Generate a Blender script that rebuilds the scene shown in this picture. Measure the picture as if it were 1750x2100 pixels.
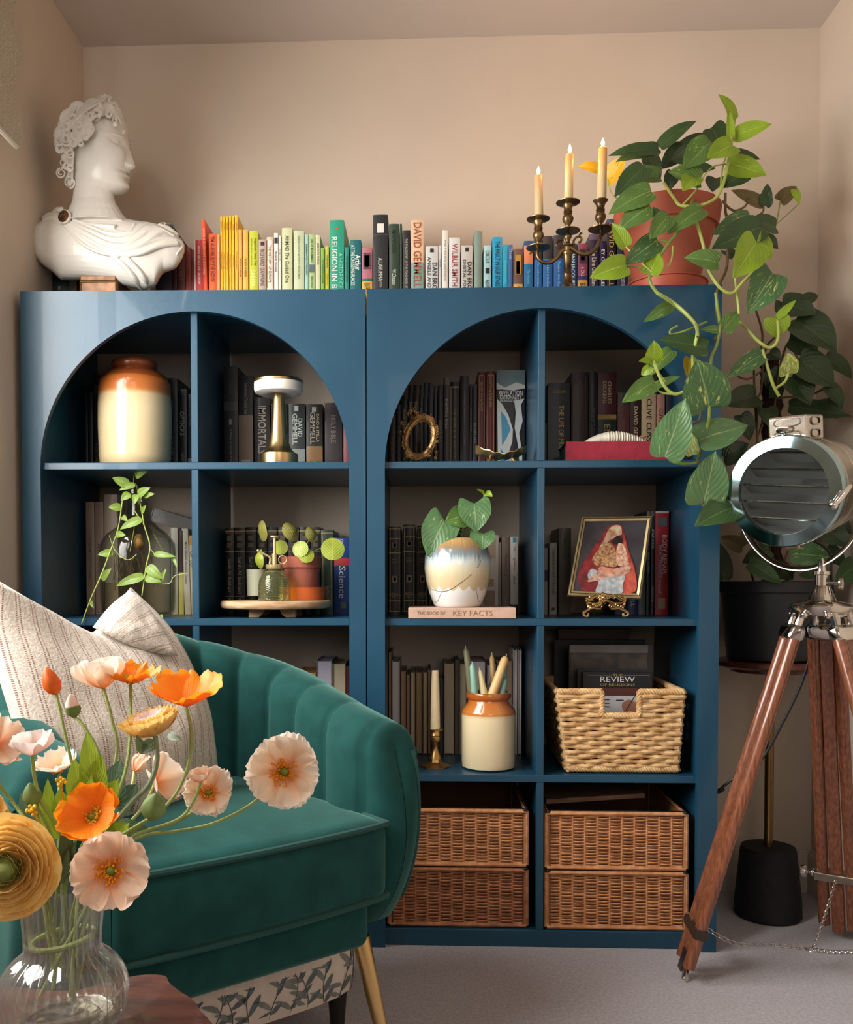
import bpy, bmesh, math, random
import numpy as np
from math import sin, cos, pi, sqrt
from mathutils import Vector, Matrix
from mathutils import noise as mnoise
for o in list(bpy.data.objects): bpy.data.objects.remove(o)
SC = bpy.context.scene
COL = SC.collection
# ---------------- camera (measured from the room's straight lines) ----------------
CX, CY, CZ, F = 0.13019, -2.02207, 0.82279, 1870.05
YAW, PITCH, ROLL, PX, PY = 0.04288, -0.02708, -0.00086, 792.5, 1241.4
CAMP = np.array([CX, CY, CZ])
_cy, _sy, _cp, _sp = cos(YAW), sin(YAW), cos(PITCH), sin(PITCH)
C_R = np.array([_cy, _sy, 0.0]); C_F = np.array([-_sy*_cp, _cy*_cp, _sp]); C_U = np.array([_sy*_sp, -_cy*_sp, _cp])
_r = C_R*cos(ROLL) + C_U*(-sin(ROLL)); _u = C_U*cos(ROLL) + C_R*sin(ROLL)
C_R2 = C_R*cos(ROLL) - C_U*0 ; 
cr, sr = cos(ROLL), sin(ROLL)
RIGHT = cr*C_R + sr*C_U; UP = -sr*C_R + cr*C_U
cam = bpy.data.objects.new('camera', bpy.data.cameras.new('camera')); COL.objects.link(cam)
m = Matrix(((RIGHT[0], UP[0], -C_F[0], CX), (RIGHT[1], UP[1], -C_F[1], CY), (RIGHT[2], UP[2], -C_F[2], CZ), (0, 0, 0, 1)))
cam.matrix_world = m
cam.data.sensor_fit = 'VERTICAL'; cam.data.sensor_height = 24.0; cam.data.lens = 24.0*F/2100
cam.data.shift_x = (875-PX)/2100; cam.data.shift_y = (PY-1050)/2100
cam.data.clip_start = 0.01
SC.camera = cam
def pt(u, v, Y):
    """point of the plane y=Y that the photograph shows at (u,v)"""
    d = RIGHT*((u-PX)/F) + UP*(-(v-PY)/F) + C_F
    return CAMP + d*((Y-CY)/d[1])
def ptz(u, v, Z):
    d = RIGHT*((u-PX)/F) + UP*(-(v-PY)/F) + C_F
    return CAMP + d*((Z-CZ)/d[2])
# ---------------- world, lights, exposure ----------------
SC.view_settings.view_transform = 'Standard'; SC.view_settings.look = 'None'
SC.view_settings.gamma = 1; SC.view_settings.use_curve_mapping = False
SC.view_settings.exposure = 0.0
W = bpy.data.worlds.new('World'); SC.world = W; W.use_nodes = True
W.node_tree.nodes['Background'].inputs[0].default_value = (1.0, 0.93, 0.86, 1)
W.node_tree.nodes['Background'].inputs[1].default_value = 0.17
SC.cycles.max_bounces = 8; SC.cycles.transparent_max_bounces = 12
SC.cycles.caustics_reflective = False; SC.cycles.caustics_refractive = False
def area(name, loc, target, sx, sy, power, color):
    l = bpy.data.lights.new(name, 'AREA'); l.shape = 'RECTANGLE'; l.size = sx; l.size_y = sy
    l.energy = power; l.color = color
    o = bpy.data.objects.new(name, l); COL.objects.link(o); o.location = loc
    o.rotation_euler = (Vector(target)-Vector(loc)).to_track_quat('-Z', 'Y').to_euler()
    return o
XL, XR, WY, ZC = -0.7858, 1.1502, 0.4190, 2.2493
area('window_daylight', (XL-0.35, -0.95, 1.62), (0.35, -0.15, 0.90), 1.35, 1.35, 108, (1.0, 0.975, 0.93))
area('room_window_daylight', (0.7, -4.3, 1.75), (0.0, 0, 1.1), 1.6, 1.3, 20, (1.0, 0.95, 0.88))
# ---------------- helpers ----------------
OFF = {}
def prop(o, label=None, cat=None, group=None, kind=None):
    if label: o['label'] = label
    if cat: o['category'] = cat
    if group: o['group'] = group
    if kind: o['kind'] = kind
    return o
def thing(name, label, cat, loc=(0, 0, 0), group=None, rotz=0):
    o = bpy.data.objects.new(name, None); COL.objects.link(o); o.empty_display_size = 0.02
    o.location = tuple(float(c) for c in loc); o.rotation_euler = (0, 0, rotz)
    OFF[o.name] = np.array([float(c) for c in loc]) if rotz == 0 else np.zeros(3)
    return prop(o, label, cat, group)
class MB:
    def __init__(s): s.v = []; s.f = []; s.m = []; s.mi = 0; s.uv = None
    def add(s, vs, fs):
        n = len(s.v); s.v.extend([tuple(map(float, p)) for p in vs]); s.f.extend([tuple(i+n for i in f) for f in fs]); s.m.extend([s.mi]*len(fs)); return s
    def box(s, a, b, R=None, T=None):
        x0, y0, z0 = a; x1, y1, z1 = b
        vs = [(x0,y0,z0),(x1,y0,z0),(x1,y1,z0),(x0,y1,z0),(x0,y0,z1),(x1,y0,z1),(x1,y1,z1),(x0,y1,z1)]
        if R is not None: vs = [tuple(np.array(R) @ np.array(p) + (np.array(T) if T is not None else 0)) for p in vs]
        return s.add(vs, [(0,3,2,1),(4,5,6,7),(0,1,5,4),(1,2,6,5),(2,3,7,6),(3,0,4,7)])
    def bbox(s, a, b, r=0.002, R=None, T=None):
        """box with chamfered edges"""
        c = [(a[i]+b[i])/2 for i in range(3)]; h = [(b[i]-a[i])/2 for i in range(3)]
        r = min(r, *[x*0.49 for x in h]); vs = []; idx = {}
        for sx in (-1, 1):
            for sy in (-1, 1):
                for sz in (-1, 1):
                    for k in range(3):
                        q = [c[0]+sx*(h[0]-r), c[1]+sy*(h[1]-r), c[2]+sz*(h[2]-r)]
                        q[k] = c[k]+(sx, sy, sz)[k]*h[k]; idx[(sx, sy, sz, k)] = len(vs); vs.append(q)
        fs = []
        def g(*t): return idx[t]
        for k in range(3):
            for sg in (-1, 1):
                o = [i for i in range(3) if i != k]; L = []
                for (p, q) in ((-1,-1),(1,-1),(1,1),(-1,1)):
                    t = [0,0,0]; t[k] = sg; t[o[0]] = p; t[o[1]] = q; L.append(g(*t, k))
                fs.append(tuple(L))
        for k in range(3):       # edges along axis k
            o = [i for i in range(3) if i != k]
            for p in (-1, 1):
                for q in (-1, 1):
                    t = [0,0,0]; t[o[0]] = p; t[o[1]] = q
                    t1 = t[:]; t1[k] = -1; t2 = t[:]; t2[k] = 1
                    fs.append((g(*t1, o[0]), g(*t2, o[0]), g(*t2, o[1]), g(*t1, o[1])))
        for sx in (-1, 1):
            for sy in (-1, 1):
                for sz in (-1, 1): fs.append(tuple(g(sx, sy, sz, k) for k in range(3)))
        vs = np.array(vs)
        if R is not None: vs = vs @ np.array(R).T + (np.array(T) if T is not None else 0)
        return s.add(vs, fs)
    def tube(s, P, r, n=8, caps=True, closed=False, flat=1.0):
        P = [np.array(p, float) for p in P]; N = len(P)
        if not hasattr(r, '__len__'): r = [r]*N
        T = []
        for i in range(N):
            if closed: t = P[(i+1) % N]-P[(i-1) % N]
            else: t = P[min(i+1, N-1)]-P[max(i-1, 0)]
            T.append(t/(np.linalg.norm(t)+1e-12))
        ref = np.array([0, 0, 1.0]) if abs(T[0][2]) < 0.9 else np.array([1.0, 0, 0])
        a = np.cross(T[0], ref); a /= np.linalg.norm(a); vs = []
        for i in range(N):
            a = a-T[i]*np.dot(a, T[i]); a /= (np.linalg.norm(a)+1e-12); b = np.cross(T[i], a)
            for k in range(n):
                th = 2*pi*k/n; vs.append(P[i]+r[i]*(a*cos(th)+b*sin(th)*flat))
        fs = [(i*n+k, i*n+(k+1) % n, (i+1)*n+(k+1) % n, (i+1)*n+k) for i in range(N-1) for k in range(n)]
        if closed: fs += [((N-1)*n+k, (N-1)*n+(k+1) % n, (k+1) % n, k) for k in range(n)]
        elif caps: fs += [tuple(range(n))[::-1], tuple((N-1)*n+k for k in range(n))]
        return s.add(vs, fs)
    def lathe(s, prof, n=32, c=(0, 0, 0), ax=None, cap0=True, cap1=True, rib=0, ribn=0, twist=0):
        """prof list of (r,z). ax: optional 3x3 matrix whose columns are x,y,z axes"""
        vs = []; A = np.eye(3) if ax is None else np.array(ax); c = np.array(c, float)
        for (r, z) in prof:
            for k in range(n):
                th = 2*pi*k/n; rr = r*(1+rib*cos(ribn*th+twist*z)) if rib else r
                vs.append(c + A @ np.array([rr*cos(th), rr*sin(th), z]))
        fs = [(i*n+k, i*n+(k+1) % n, (i+1)*n+(k+1) % n, (i+1)*n+k) for i in range(len(prof)-1) for k in range(n)]
        if cap0: fs.append(tuple(range(n))[::-1])
        if cap1: fs.append(tuple((len(prof)-1)*n+k for k in range(n)))
        return s.add(vs, fs)
    def ball(s, c, r, n=10, m=7, sc=(1, 1, 1), ax=None):
        pr = [(max(1e-5, sin(pi*i/m))*r, -cos(pi*i/m)*r) for i in range(m+1)]
        n0 = len(s.v); s.lathe(pr, n, (0, 0, 0)); A = np.eye(3) if ax is None else np.array(ax)
        for i in range(n0, len(s.v)):
            s.v[i] = tuple(np.array(c)+A @ (np.array(s.v[i])*np.array(sc)))
        return s
    def grid(s, P, closed_u=False):
        P = np.array(P); nu, nv = P.shape[:2]
        fs = [(i*nv+j, ((i+1) % nu)*nv+j, ((i+1) % nu)*nv+j+1, i*nv+j+1) for i in range(nu if closed_u else nu-1) for j in range(nv-1)]
        return s.add(P.reshape(-1, 3), fs)
    def build(s, name, mats, parent=None, smooth=True, kind=None, uv=None, ang=None):
        me = bpy.data.meshes.new(name); v = np.array(s.v, float)
        if parent is not None: v = v-OFF.get(parent.name, np.zeros(3))
        me.from_pydata(v.tolist(), [], s.f)
        if not isinstance(mats, (list, tuple)): mats = [mats]
        for mt in mats: me.materials.append(mt)
        if len(mats) > 1: me.polygons.foreach_set('material_index', s.m)
        if smooth:
            me.polygons.foreach_set('use_smooth', [True]*len(me.polygons))
            me.set_sharp_from_angle(angle=ang or math.radians(42))
        if uv is not None:
            L = me.uv_layers.new(name='UVMap'); uv = np.array(uv, float)
            li = np.empty(len(me.loops), int); me.loops.foreach_get('vertex_index', li)
            L.data.foreach_set('uv', uv[li].ravel())
        me.update()
        o = bpy.data.objects.new(name, me); COL.objects.link(o)
        if parent is not None:
            o.parent = parent; OFF[o.name] = OFF.get(parent.name, np.zeros(3))
        if kind: o['kind'] = kind
        return o
def smooth_path(P, n=6, closed=False):
    P = [np.array(p, float) for p in P]; out = []; N = len(P)
    rng = range(N) if closed else range(N-1)
    for i in rng:
        if closed: p0, p1, p2, p3 = P[(i-1) % N], P[i], P[(i+1) % N], P[(i+2) % N]
        else: p0, p1, p2, p3 = P[max(i-1, 0)], P[i], P[i+1], P[min(i+2, N-1)]
        for k in range(n):
            t = k/n; out.append(0.5*((2*p1)+(-p0+p2)*t+(2*p0-5*p1+4*p2-p3)*t*t+(-p0+3*p1-3*p2+p3)*t**3))
    if not closed: out.append(P[-1])
    return out
def lin(c):
    return tuple((x/12.92 if x <= 0.04045 else ((x+0.055)/1.055)**2.4) for x in [k/255 for k in c])
MC = {}
def mat(name, col, rough=0.5, metal=0.0, var=0.0, vs=8.0, bump=0.0, bs=60.0, trans=0.0, ior=1.45, sheen=0.0, emit=None, es=0, coat=0.0, sss=0.0, stretch=None, col2=None, translucent=0.0, rv=0.0, aniso=0):
    """procedural material: base colour broken up by noise, optional fine bump"""
    if name in MC: return MC[name]
    M = bpy.data.materials.new(name); M.use_nodes = True; nt = M.node_tree; b = nt.nodes['Principled BSDF']; MC[name] = M
    c = (*lin(col), 1); I = b.inputs
    I['Base Color'].default_value = c; I['Roughness'].default_value = rough; I['Metallic'].default_value = metal
    I['IOR'].default_value = ior; I['Transmission Weight'].default_value = trans; I['Coat Weight'].default_value = coat
    I['Sheen Weight'].default_value = sheen; I['Subsurface Weight'].default_value = sss
    if sss: I['Subsurface Radius'].default_value = (0.01, 0.006, 0.003); I['Subsurface Scale'].default_value = 1.0
    if emit: I['Emission Color'].default_value = (*lin(emit), 1); I['Emission Strength'].default_value = es
    if var or bump or rv:
        tc = nt.nodes.new('ShaderNodeTexCoord'); mp = nt.nodes.new('ShaderNodeMapping'); nt.links.new(tc.outputs['Object'], mp.inputs[0])
        if stretch: mp.inputs['Scale'].default_value = stretch
        if var:
            nz = nt.nodes.new('ShaderNodeTexNoise'); nz.inputs['Scale'].default_value = vs; nz.inputs['Detail'].default_value = 5
            nt.links.new(mp.outputs[0], nz.inputs['Vector'])
            rp = nt.nodes.new('ShaderNodeValToRGB'); rp.color_ramp.elements[0].position = 0.35; rp.color_ramp.elements[1].position = 0.68
            d = lin(col2) if col2 else tuple(max(0, x*(1-var)) for x in c[:3])
            rp.color_ramp.elements[0].color = (*d, 1)
            rp.color_ramp.elements[1].color = c if col2 else (*[min(1, x*(1+var*0.6)) for x in c[:3]], 1)
            nt.links.new(nz.outputs['Fac'], rp.inputs[0]); nt.links.new(rp.outputs[0], I['Base Color'])
            if rv:
                mr = nt.nodes.new('ShaderNodeMapRange'); mr.inputs['To Min'].default_value = max(0.02, rough-rv); mr.inputs['To Max'].default_value = rough+rv
                nt.links.new(nz.outputs['Fac'], mr.inputs[0]); nt.links.new(mr.outputs[0], I['Roughness'])
        if bump:
            n2 = nt.nodes.new('ShaderNodeTexNoise'); n2.inputs['Scale'].default_value = bs; n2.inputs['Detail'].default_value = 4
            nt.links.new(mp.outputs[0], n2.inputs['Vector'])
            bp = nt.nodes.new('ShaderNodeBump'); bp.inputs['Strength'].default_value = bump; bp.inputs['Distance'].default_value = 0.002
            nt.links.new(n2.outputs['Fac'], bp.inputs['Height']); nt.links.new(bp.outputs[0], I['Normal'])
    if translucent:
        tr = nt.nodes.new('ShaderNodeBsdfTranslucent'); mx = nt.nodes.new('ShaderNodeMixShader'); mx.inputs[0].default_value = translucent
        out = nt.nodes['Material Output']; nt.links.new(b.outputs[0], mx.inputs[1]); nt.links.new(tr.outputs[0], mx.inputs[2]); nt.links.new(mx.outputs[0], out.inputs[0])
        if I['Base Color'].links: nt.links.new(I['Base Color'].links[0].from_socket, tr.inputs[0])
        else: tr.inputs[0].default_value = c
    return M
def ramp_mat(name, axis, stops, rough=0.4, coat=0, noise=0.0, ns=20, metal=0, bump=0, bs=60, sc=1.0, off=0.0, streak=None, interp='LINEAR', sss=0):
    """colour bands along one object axis (glaze lines, printed panels): stops [(pos,(r,g,b))], pos in 0..1 after (coord-off)*sc"""
    if name in MC: return MC[name]
    M = bpy.data.materials.new(name); M.use_nodes = True; nt = M.node_tree; b = nt.nodes['Principled BSDF']; MC[name] = M; I = b.inputs
    I['Roughness'].default_value = rough; I['Coat Weight'].default_value = coat; I['Metallic'].default_value = metal; I['Subsurface Weight'].default_value = sss
    if sss: I['Subsurface Radius'].default_value = (0.01, 0.006, 0.003)
    tc = nt.nodes.new('ShaderNodeTexCoord'); sp = nt.nodes.new('ShaderNodeSeparateXYZ'); nt.links.new(tc.outputs['Object'], sp.inputs[0])
    a = nt.nodes.new('ShaderNodeMath'); a.operation = 'SUBTRACT'; a.inputs[1].default_value = off; nt.links.new(sp.outputs['XYZ'.index(axis)], a.inputs[0])
    k = nt.nodes.new('ShaderNodeMath'); k.operation = 'MULTIPLY'; k.inputs[1].default_value = sc; nt.links.new(a.outputs[0], k.inputs[0])
    src = k.outputs[0]
    if noise:
        mp = nt.nodes.new('ShaderNodeMapping'); nt.links.new(tc.outputs['Object'], mp.inputs[0])
        if streak: mp.inputs['Scale'].default_value = streak
        nz = nt.nodes.new('ShaderNodeTexNoise'); nz.inputs['Scale'].default_value = ns; nz.inputs['Detail'].default_value = 4; nt.links.new(mp.outputs[0], nz.inputs['Vector'])
        q = nt.nodes.new('ShaderNodeMath'); q.operation = 'MULTIPLY_ADD'; q.inputs[1].default_value = noise; nt.links.new(nz.outputs['Fac'], q.inputs[0]); nt.links.new(src, q.inputs[2]); src = q.outputs[0]
    rp = nt.nodes.new('ShaderNodeValToRGB'); rp.color_ramp.interpolation = interp; E = rp.color_ramp.elements
    E[0].position = stops[0][0]; E[0].color = (*lin(stops[0][1]), 1); E[1].position = stops[-1][0]; E[1].color = (*lin(stops[-1][1]), 1)
    for p, c in stops[1:-1]:
        e = E.new(p); e.color = (*lin(c), 1)
    nt.links.new(src, rp.inputs[0]); nt.links.new(rp.outputs[0], I['Base Color'])
    if bump:
        n2 = nt.nodes.new('ShaderNodeTexNoise'); n2.inputs['Scale'].default_value = bs; nt.links.new(tc.outputs['Object'], n2.inputs['Vector'])
        bp = nt.nodes.new('ShaderNodeBump'); bp.inputs['Strength'].default_value = bump; bp.inputs['Distance'].default_value = 0.002
        nt.links.new(n2.outputs['Fac'], bp.inputs['Height']); nt.links.new(bp.outputs[0], I['Normal'])
    return M
FONT = {}
def lettering(parent, text, c, xd, ud, w, h, m, name='lettering', keep=True, bold=0.0):
    """flat printed words: centred at c, running along xd, fitted into w x h"""
    key = (text, round(bold, 5))
    if key not in FONT:
        cu = bpy.data.curves.new('t', 'FONT'); cu.body = text; cu.size = 1; cu.resolution_u = 2; cu.align_x = 'CENTER'; cu.offset = bold
        ob = bpy.data.objects.new('t', cu); me = bpy.data.meshes.new_from_object(ob)
        v = np.array([x.co[:] for x in me.vertices]); f = [tuple(p.vertices) for p in me.polygons]
        bpy.data.objects.remove(ob); bpy.data.curves.remove(cu); bpy.data.meshes.remove(me); FONT[key] = (v, f)
    v, f = FONT[key]
    if len(v) == 0: return None
    mn, mx = v.min(0), v.max(0); sx = w/(mx[0]-mn[0]); sy = h/(mx[1]-mn[1])
    if keep: sx = min(sx, sy*1.25); sy = min(sy, sx*1.7)
    xd = np.array(xd, float); ud = np.array(ud, float); ce = (mn+mx)/2
    P = np.array(c)[None, :] + ((v[:, 0]-ce[0])*sx)[:, None]*xd + ((v[:, 1]-ce[1])*sy)[:, None]*ud
    return MB().add(P, f).build(name, m, parent, smooth=False)
def flat_poly(pts2, c, xd, ud, name, m, parent):
    P = [np.array(c)+np.array(xd)*a+np.array(ud)*b for a, b in pts2]
    return MB().add(P, [tuple(range(len(P)))]).build(name, m, parent, smooth=False)
def remesh(src, name, mats, parent, voxel, sm=2):
    """fuse overlapping shapes into one continuous skin"""
    me = bpy.data.meshes.new('tmp'); me.from_pydata(src.v, [], src.f); ob = bpy.data.objects.new('tmp', me); COL.objects.link(ob)
    r = ob.modifiers.new('r', 'REMESH'); r.mode = 'VOXEL'; r.voxel_size = voxel; r.use_smooth_shade = True
    if sm: k = ob.modifiers.new('s', 'SMOOTH'); k.iterations = sm; k.factor = 0.5
    dg = bpy.context.evaluated_depsgraph_get(); e = ob.evaluated_get(dg); m2 = bpy.data.meshes.new_from_object(e)
    v = np.empty(len(m2.vertices)*3); m2.vertices.foreach_get('co', v); v = v.reshape(-1, 3)
    f = [tuple(p.vertices) for p in m2.polygons]
    bpy.data.objects.remove(ob)
    out = MB(); out.v = [tuple(p) for p in v]; out.f = f; out.m = [0]*len(f)
    return out.build(name, mats, parent, ang=pi)
def frame(z, x=(1, 0, 0)):
    z = np.array(z, float); z /= np.linalg.norm(z); x = np.array(x, float); x = x-z*np.dot(x, z)
    if np.linalg.norm(x) < 1e-3: x = np.cross(z, (0, 0, 1.0)) if abs(z[2]) < .9 else np.cross(z, (1.0, 0, 0))
    x /= np.linalg.norm(x); y = np.cross(z, x); return np.stack([x, y, z], 1)
def fixbase(L, z0): return [(r_, max(z, z0+.0006*i)) for i, (r_, z) in enumerate(L)]
def thin_glass(name, tint=(244, 247, 244), refl=1.0, body=0.0):
    """thin clear glass: straight-through light plus a Fresnel reflection"""
    if name in MC: return MC[name]
    M = bpy.data.materials.new(name); M.use_nodes = True; MC[name] = M; nt = M.node_tree; N = nt.nodes; Lk = nt.links.new
    t = N.new('ShaderNodeBsdfTransparent'); t.inputs[0].default_value = (*lin(tint), 1); g = N.new('ShaderNodeBsdfGlossy'); g.inputs['Roughness'].default_value = .03
    lw = N.new('ShaderNodeLayerWeight'); lw.inputs[0].default_value = .35; k = N.new('ShaderNodeMath'); k.operation = 'MULTIPLY_ADD'; k.inputs[1].default_value = .55*refl; k.inputs[2].default_value = .03; Lk(lw.outputs['Facing'], k.inputs[0])
    q = N.new('ShaderNodeMath'); q.operation = 'POWER'; q.inputs[1].default_value = 1.6; Lk(k.outputs[0], q.inputs[0])
    mx = N.new('ShaderNodeMixShader'); Lk(q.outputs[0], mx.inputs[0]); Lk(t.outputs[0], mx.inputs[1]); Lk(g.outputs[0], mx.inputs[2]); src = mx.outputs[0]
    if body:
        d = N.new('ShaderNodeBsdfDiffuse'); d.inputs[0].default_value = (*lin(tint), 1); m2 = N.new('ShaderNodeMixShader'); m2.inputs[0].default_value = body; Lk(src, m2.inputs[1]); Lk(d.outputs[0], m2.inputs[2]); src = m2.outputs[0]
    Lk(src, N['Material Output'].inputs[0]); return M
PXM = lambda Y, n: n*(Y-CY)/F        # size in metres of n pixels at depth Y
random.seed(4)
# ================= room shell =================
M_WALL = mat('wall_paint', (210, 194, 177), 0.9, var=0.05, vs=3, bump=0.12, bs=180)
M_CEIL = mat('ceiling_paint', (214, 204, 198), 0.95, var=0.03, vs=2, bump=0.1, bs=160)
M_TRIM = mat('white_trim', (206, 196, 182), 0.5)
def carpet_mat():
    M = mat('carpet', (178, 172, 178), 0.95, var=0.22, vs=160, bump=1.0, bs=420, sheen=0.3); return M
M_CARPET = carpet_mat()
YB = -4.6
def S(name, mb, m, parent=None, **k):
    o = mb.build(name, m, parent, smooth=False, **k)
    if parent is None: o['kind'] = 'structure'
    return o
S('floor', MB().box((XL-.1, YB, -.05), (XR+.1, WY+.1, 0)), M_CARPET)
S('ceiling', MB().box((XL-.1, YB, ZC), (XR+.1, WY+.1, ZC+.05)), M_CEIL)
S('wall_back', MB().box((XL-.1, WY, 0), (XR+.1, WY+.1, ZC)), M_WALL)
S('wall_right', MB().box((XR, YB, 0), (XR+.1, WY, ZC)), M_WALL)
WN0, WN1, WZ0, WZ1 = -1.75, -0.20, 0.86, 2.08      # window opening in the left wall
b = MB(); b.box((XL-.1, WN1, 0), (XL, WY, ZC)); b.box((XL-.1, YB, 0), (XL, WN0, ZC)); b.box((XL-.1, WN0, 0), (XL, WN1, WZ0)); b.box((XL-.1, WN0, WZ1), (XL, WN1, ZC))
S('wall_left', b, M_WALL)
w = MB()
for y in (WN0, (WN0+WN1)/2-.02, WN1-.045): w.box((XL-.095, y, WZ0), (XL-.05, y+.045, WZ1))
w.box((XL-.095, WN0, WZ0), (XL-.05, WN1, WZ0+.05)); w.box((XL-.095, WN0, WZ1-.05), (XL-.05, WN1, WZ1))
wf = S('window_1', w, M_TRIM)
S('baseboard_back', MB().box((XL, WY-.014, 0), (XR, WY, .105)).box((XL, WY-.009, .105), (XR, WY, .112)), M_TRIM)
S('baseboard_right', MB().box((XR-.014, -2.6, 0), (XR, WY-.014, .105)).box((XR-.009, -2.6, .105), (XR, WY-.014, .112)), M_TRIM)
# front wall behind the camera with its own window opening
b = MB(); b.box((XL-.1, YB-.1, 0), (-.75, YB, ZC)); b.box((XR-.05, YB-.1, 0), (XR+.1, YB, ZC)); b.box((-.75, YB-.1, 0), (XR-.05, YB, .7)); b.box((-.75, YB-.1, 2.1), (XR-.05, YB, ZC))
S('wall_front', b, M_WALL)
# roman blind gathered above the window
M_BLIND = mat('blind_linen', (196, 184, 166), 0.95, var=0.35, vs=260, bump=0.8, bs=300, stretch=(1, 1, 2.2))
bl = thing('roman_blind', 'oatmeal boucle roman blind corner hanging at the left wall', 'blind', (XL+.03, -.5, 1.9))
A = pt(-2, 232, -.13); B = pt(38, 266, -.02)
yy = -.10
def blind_sheet(z0, z1, x0, ywall, name, th=.012):
    g = []
    for i in range(22):
        y = -1.7+(ywall+1.7)*i/21
        g.append(y)
    vs = MB()
    front = [[(x0+th*.5+0.01*sin(z*40), y, z) for z in np.linspace(z0, z1, 14)] for y in g]
    back = [[(x0-th*.5+0.01*sin(z*40), y, z) for z in np.linspace(z0, z1, 14)] for y in g]
    vs.grid(front); vs.grid(back)
    vs.grid([[front[i][0], back[i][0]] for i in range(22)]); vs.grid([[front[i][-1], back[i][-1]] for i in range(22)])
    vs.grid([front[-1], back[-1]]); vs.grid([front[0], back[0]])
    return vs.build(name, M_BLIND, bl)
blind_sheet(1.735, 2.2, XL+.058, -.118, 'fabric_fold')
blind_sheet(1.715, 2.2, XL+.028, -.150, 'fabric_fold')
MB().tube([(XL+.058, y, 1.735) for y in np.linspace(-1.7, -.118, 6)], .0065, 8).build('hem', mat('blind_hem', (214, 204, 186), .9, bump=.6, bs=200), bl)
# ================= bookcases =================
def paint():
    M = mat('blue_paint', (24, 68, 92), 0.36, var=0.10, vs=5, bump=0.12, bs=90, coat=0.12, rv=0.10); return M
M_BLUE = paint()
UW = {'L': .7664, 'R': .7727}; AL, AR = .02496, .00356; T = .015; DEP = .385; ZP = 1.4646
RZ = [0.0379, .388, .738, 1.088]; TH = .016; SIDE = .038
def bookcase(side, label):
    w_ = UW[side]; A = AL if side == 'L' else AR
    loc = (-w_*cos(A)-.002, -w_*sin(A), 0) if side == 'L' else (.0004, 0, 0)
    r = thing('bookcase', label, 'bookcase', loc, 'navy arched cube bookcases', rotz=A)
    r.location = loc
    y0, y1 = T, T+DEP; cw = (w_-2*SIDE-TH)/2; e = .0012
    def part(n, a, b): return MB().bbox(a, b, e).build(n, M_BLUE, r, smooth=False)
    part('side_panel', (0, y0, 0), (SIDE, y1, ZP-.002)); part('side_panel', (w_-SIDE, y0, 0), (w_, y1, ZP-.002))
    part('top_panel', (SIDE, y0, ZP-.040), (w_-SIDE, y1, ZP)); part('bottom_panel', (SIDE, y0, .0), (w_-SIDE, y1, RZ[0]))
    for z in RZ[1:]: part('shelf', (SIDE, y0, z-TH), (w_-SIDE, y1, z))
    zs = RZ+[ZP-.040+TH]
    for i in range(4): part('divider', (SIDE+cw, y0+.0005, zs[i]), (SIDE+cw+TH, y1, zs[i+1]-TH))
    # arched face panel with stiles, one piece of board
    sl = .041 if side == 'L' else .040; srt = .037 if side == 'L' else .044
    cx = (sl+w_-srt)/2; R = (w_-srt-sl)/2; ztop = 1.4185; zc = ztop-R
    inner = [(sl, 0.0)]+[(sl, zc*k/3) for k in (1, 2)]+[(cx-R*cos(pi*k/48), zc+R*sin(pi*k/48)) for k in range(49)]+[(w_-srt, zc*k/3) for k in (2, 1)]+[(w_-srt, 0.0)]
    outer = []
    for (x, z) in inner:
        if z <= zc+1e-9: outer.append((0 if x < cx else w_, z))
        else:
            dx, dz = x-cx, z-zc; t = min((cx if dx < 0 else w_-cx)/max(abs(dx), 1e-9), (ZP-zc)/max(dz, 1e-9)); outer.append((cx+dx*t, zc+dz*t))
    mb = MB()
    for c in ((0, ZP), (w_, ZP)):
        k = min(range(len(outer)), key=lambda i: (outer[i][0]-c[0])**2+(outer[i][1]-c[1])**2); outer[k] = c
    n = len(inner); vs = [(x, 0, z) for x, z in inner]+[(x, 0, z) for x, z in outer]+[(x, T, z) for x, z in inner]+[(x, T, z) for x, z in outer]
    fs = []
    for i in range(n-1):
        fs += [(i, i+1, n+i+1, n+i), (2*n+i, 3*n+i, 3*n+i+1, 2*n+i+1), (i, 2*n+i, 2*n+i+1, i+1), (n+i, n+i+1, 3*n+i+1, 3*n+i)]
    fs += [(0, n, 3*n, 2*n), (n-1, 3*n-1, 4*n-1, 2*n-1)]
    mb.add(vs, fs).build('arched_face_panel', M_BLUE, r)
    return r
bookcase('L', 'dark blue arched bookcase beside left wall with the white bust on top')
bookcase('R', 'dark blue arched bookcase on the right with baskets in its lower cells')
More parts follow.
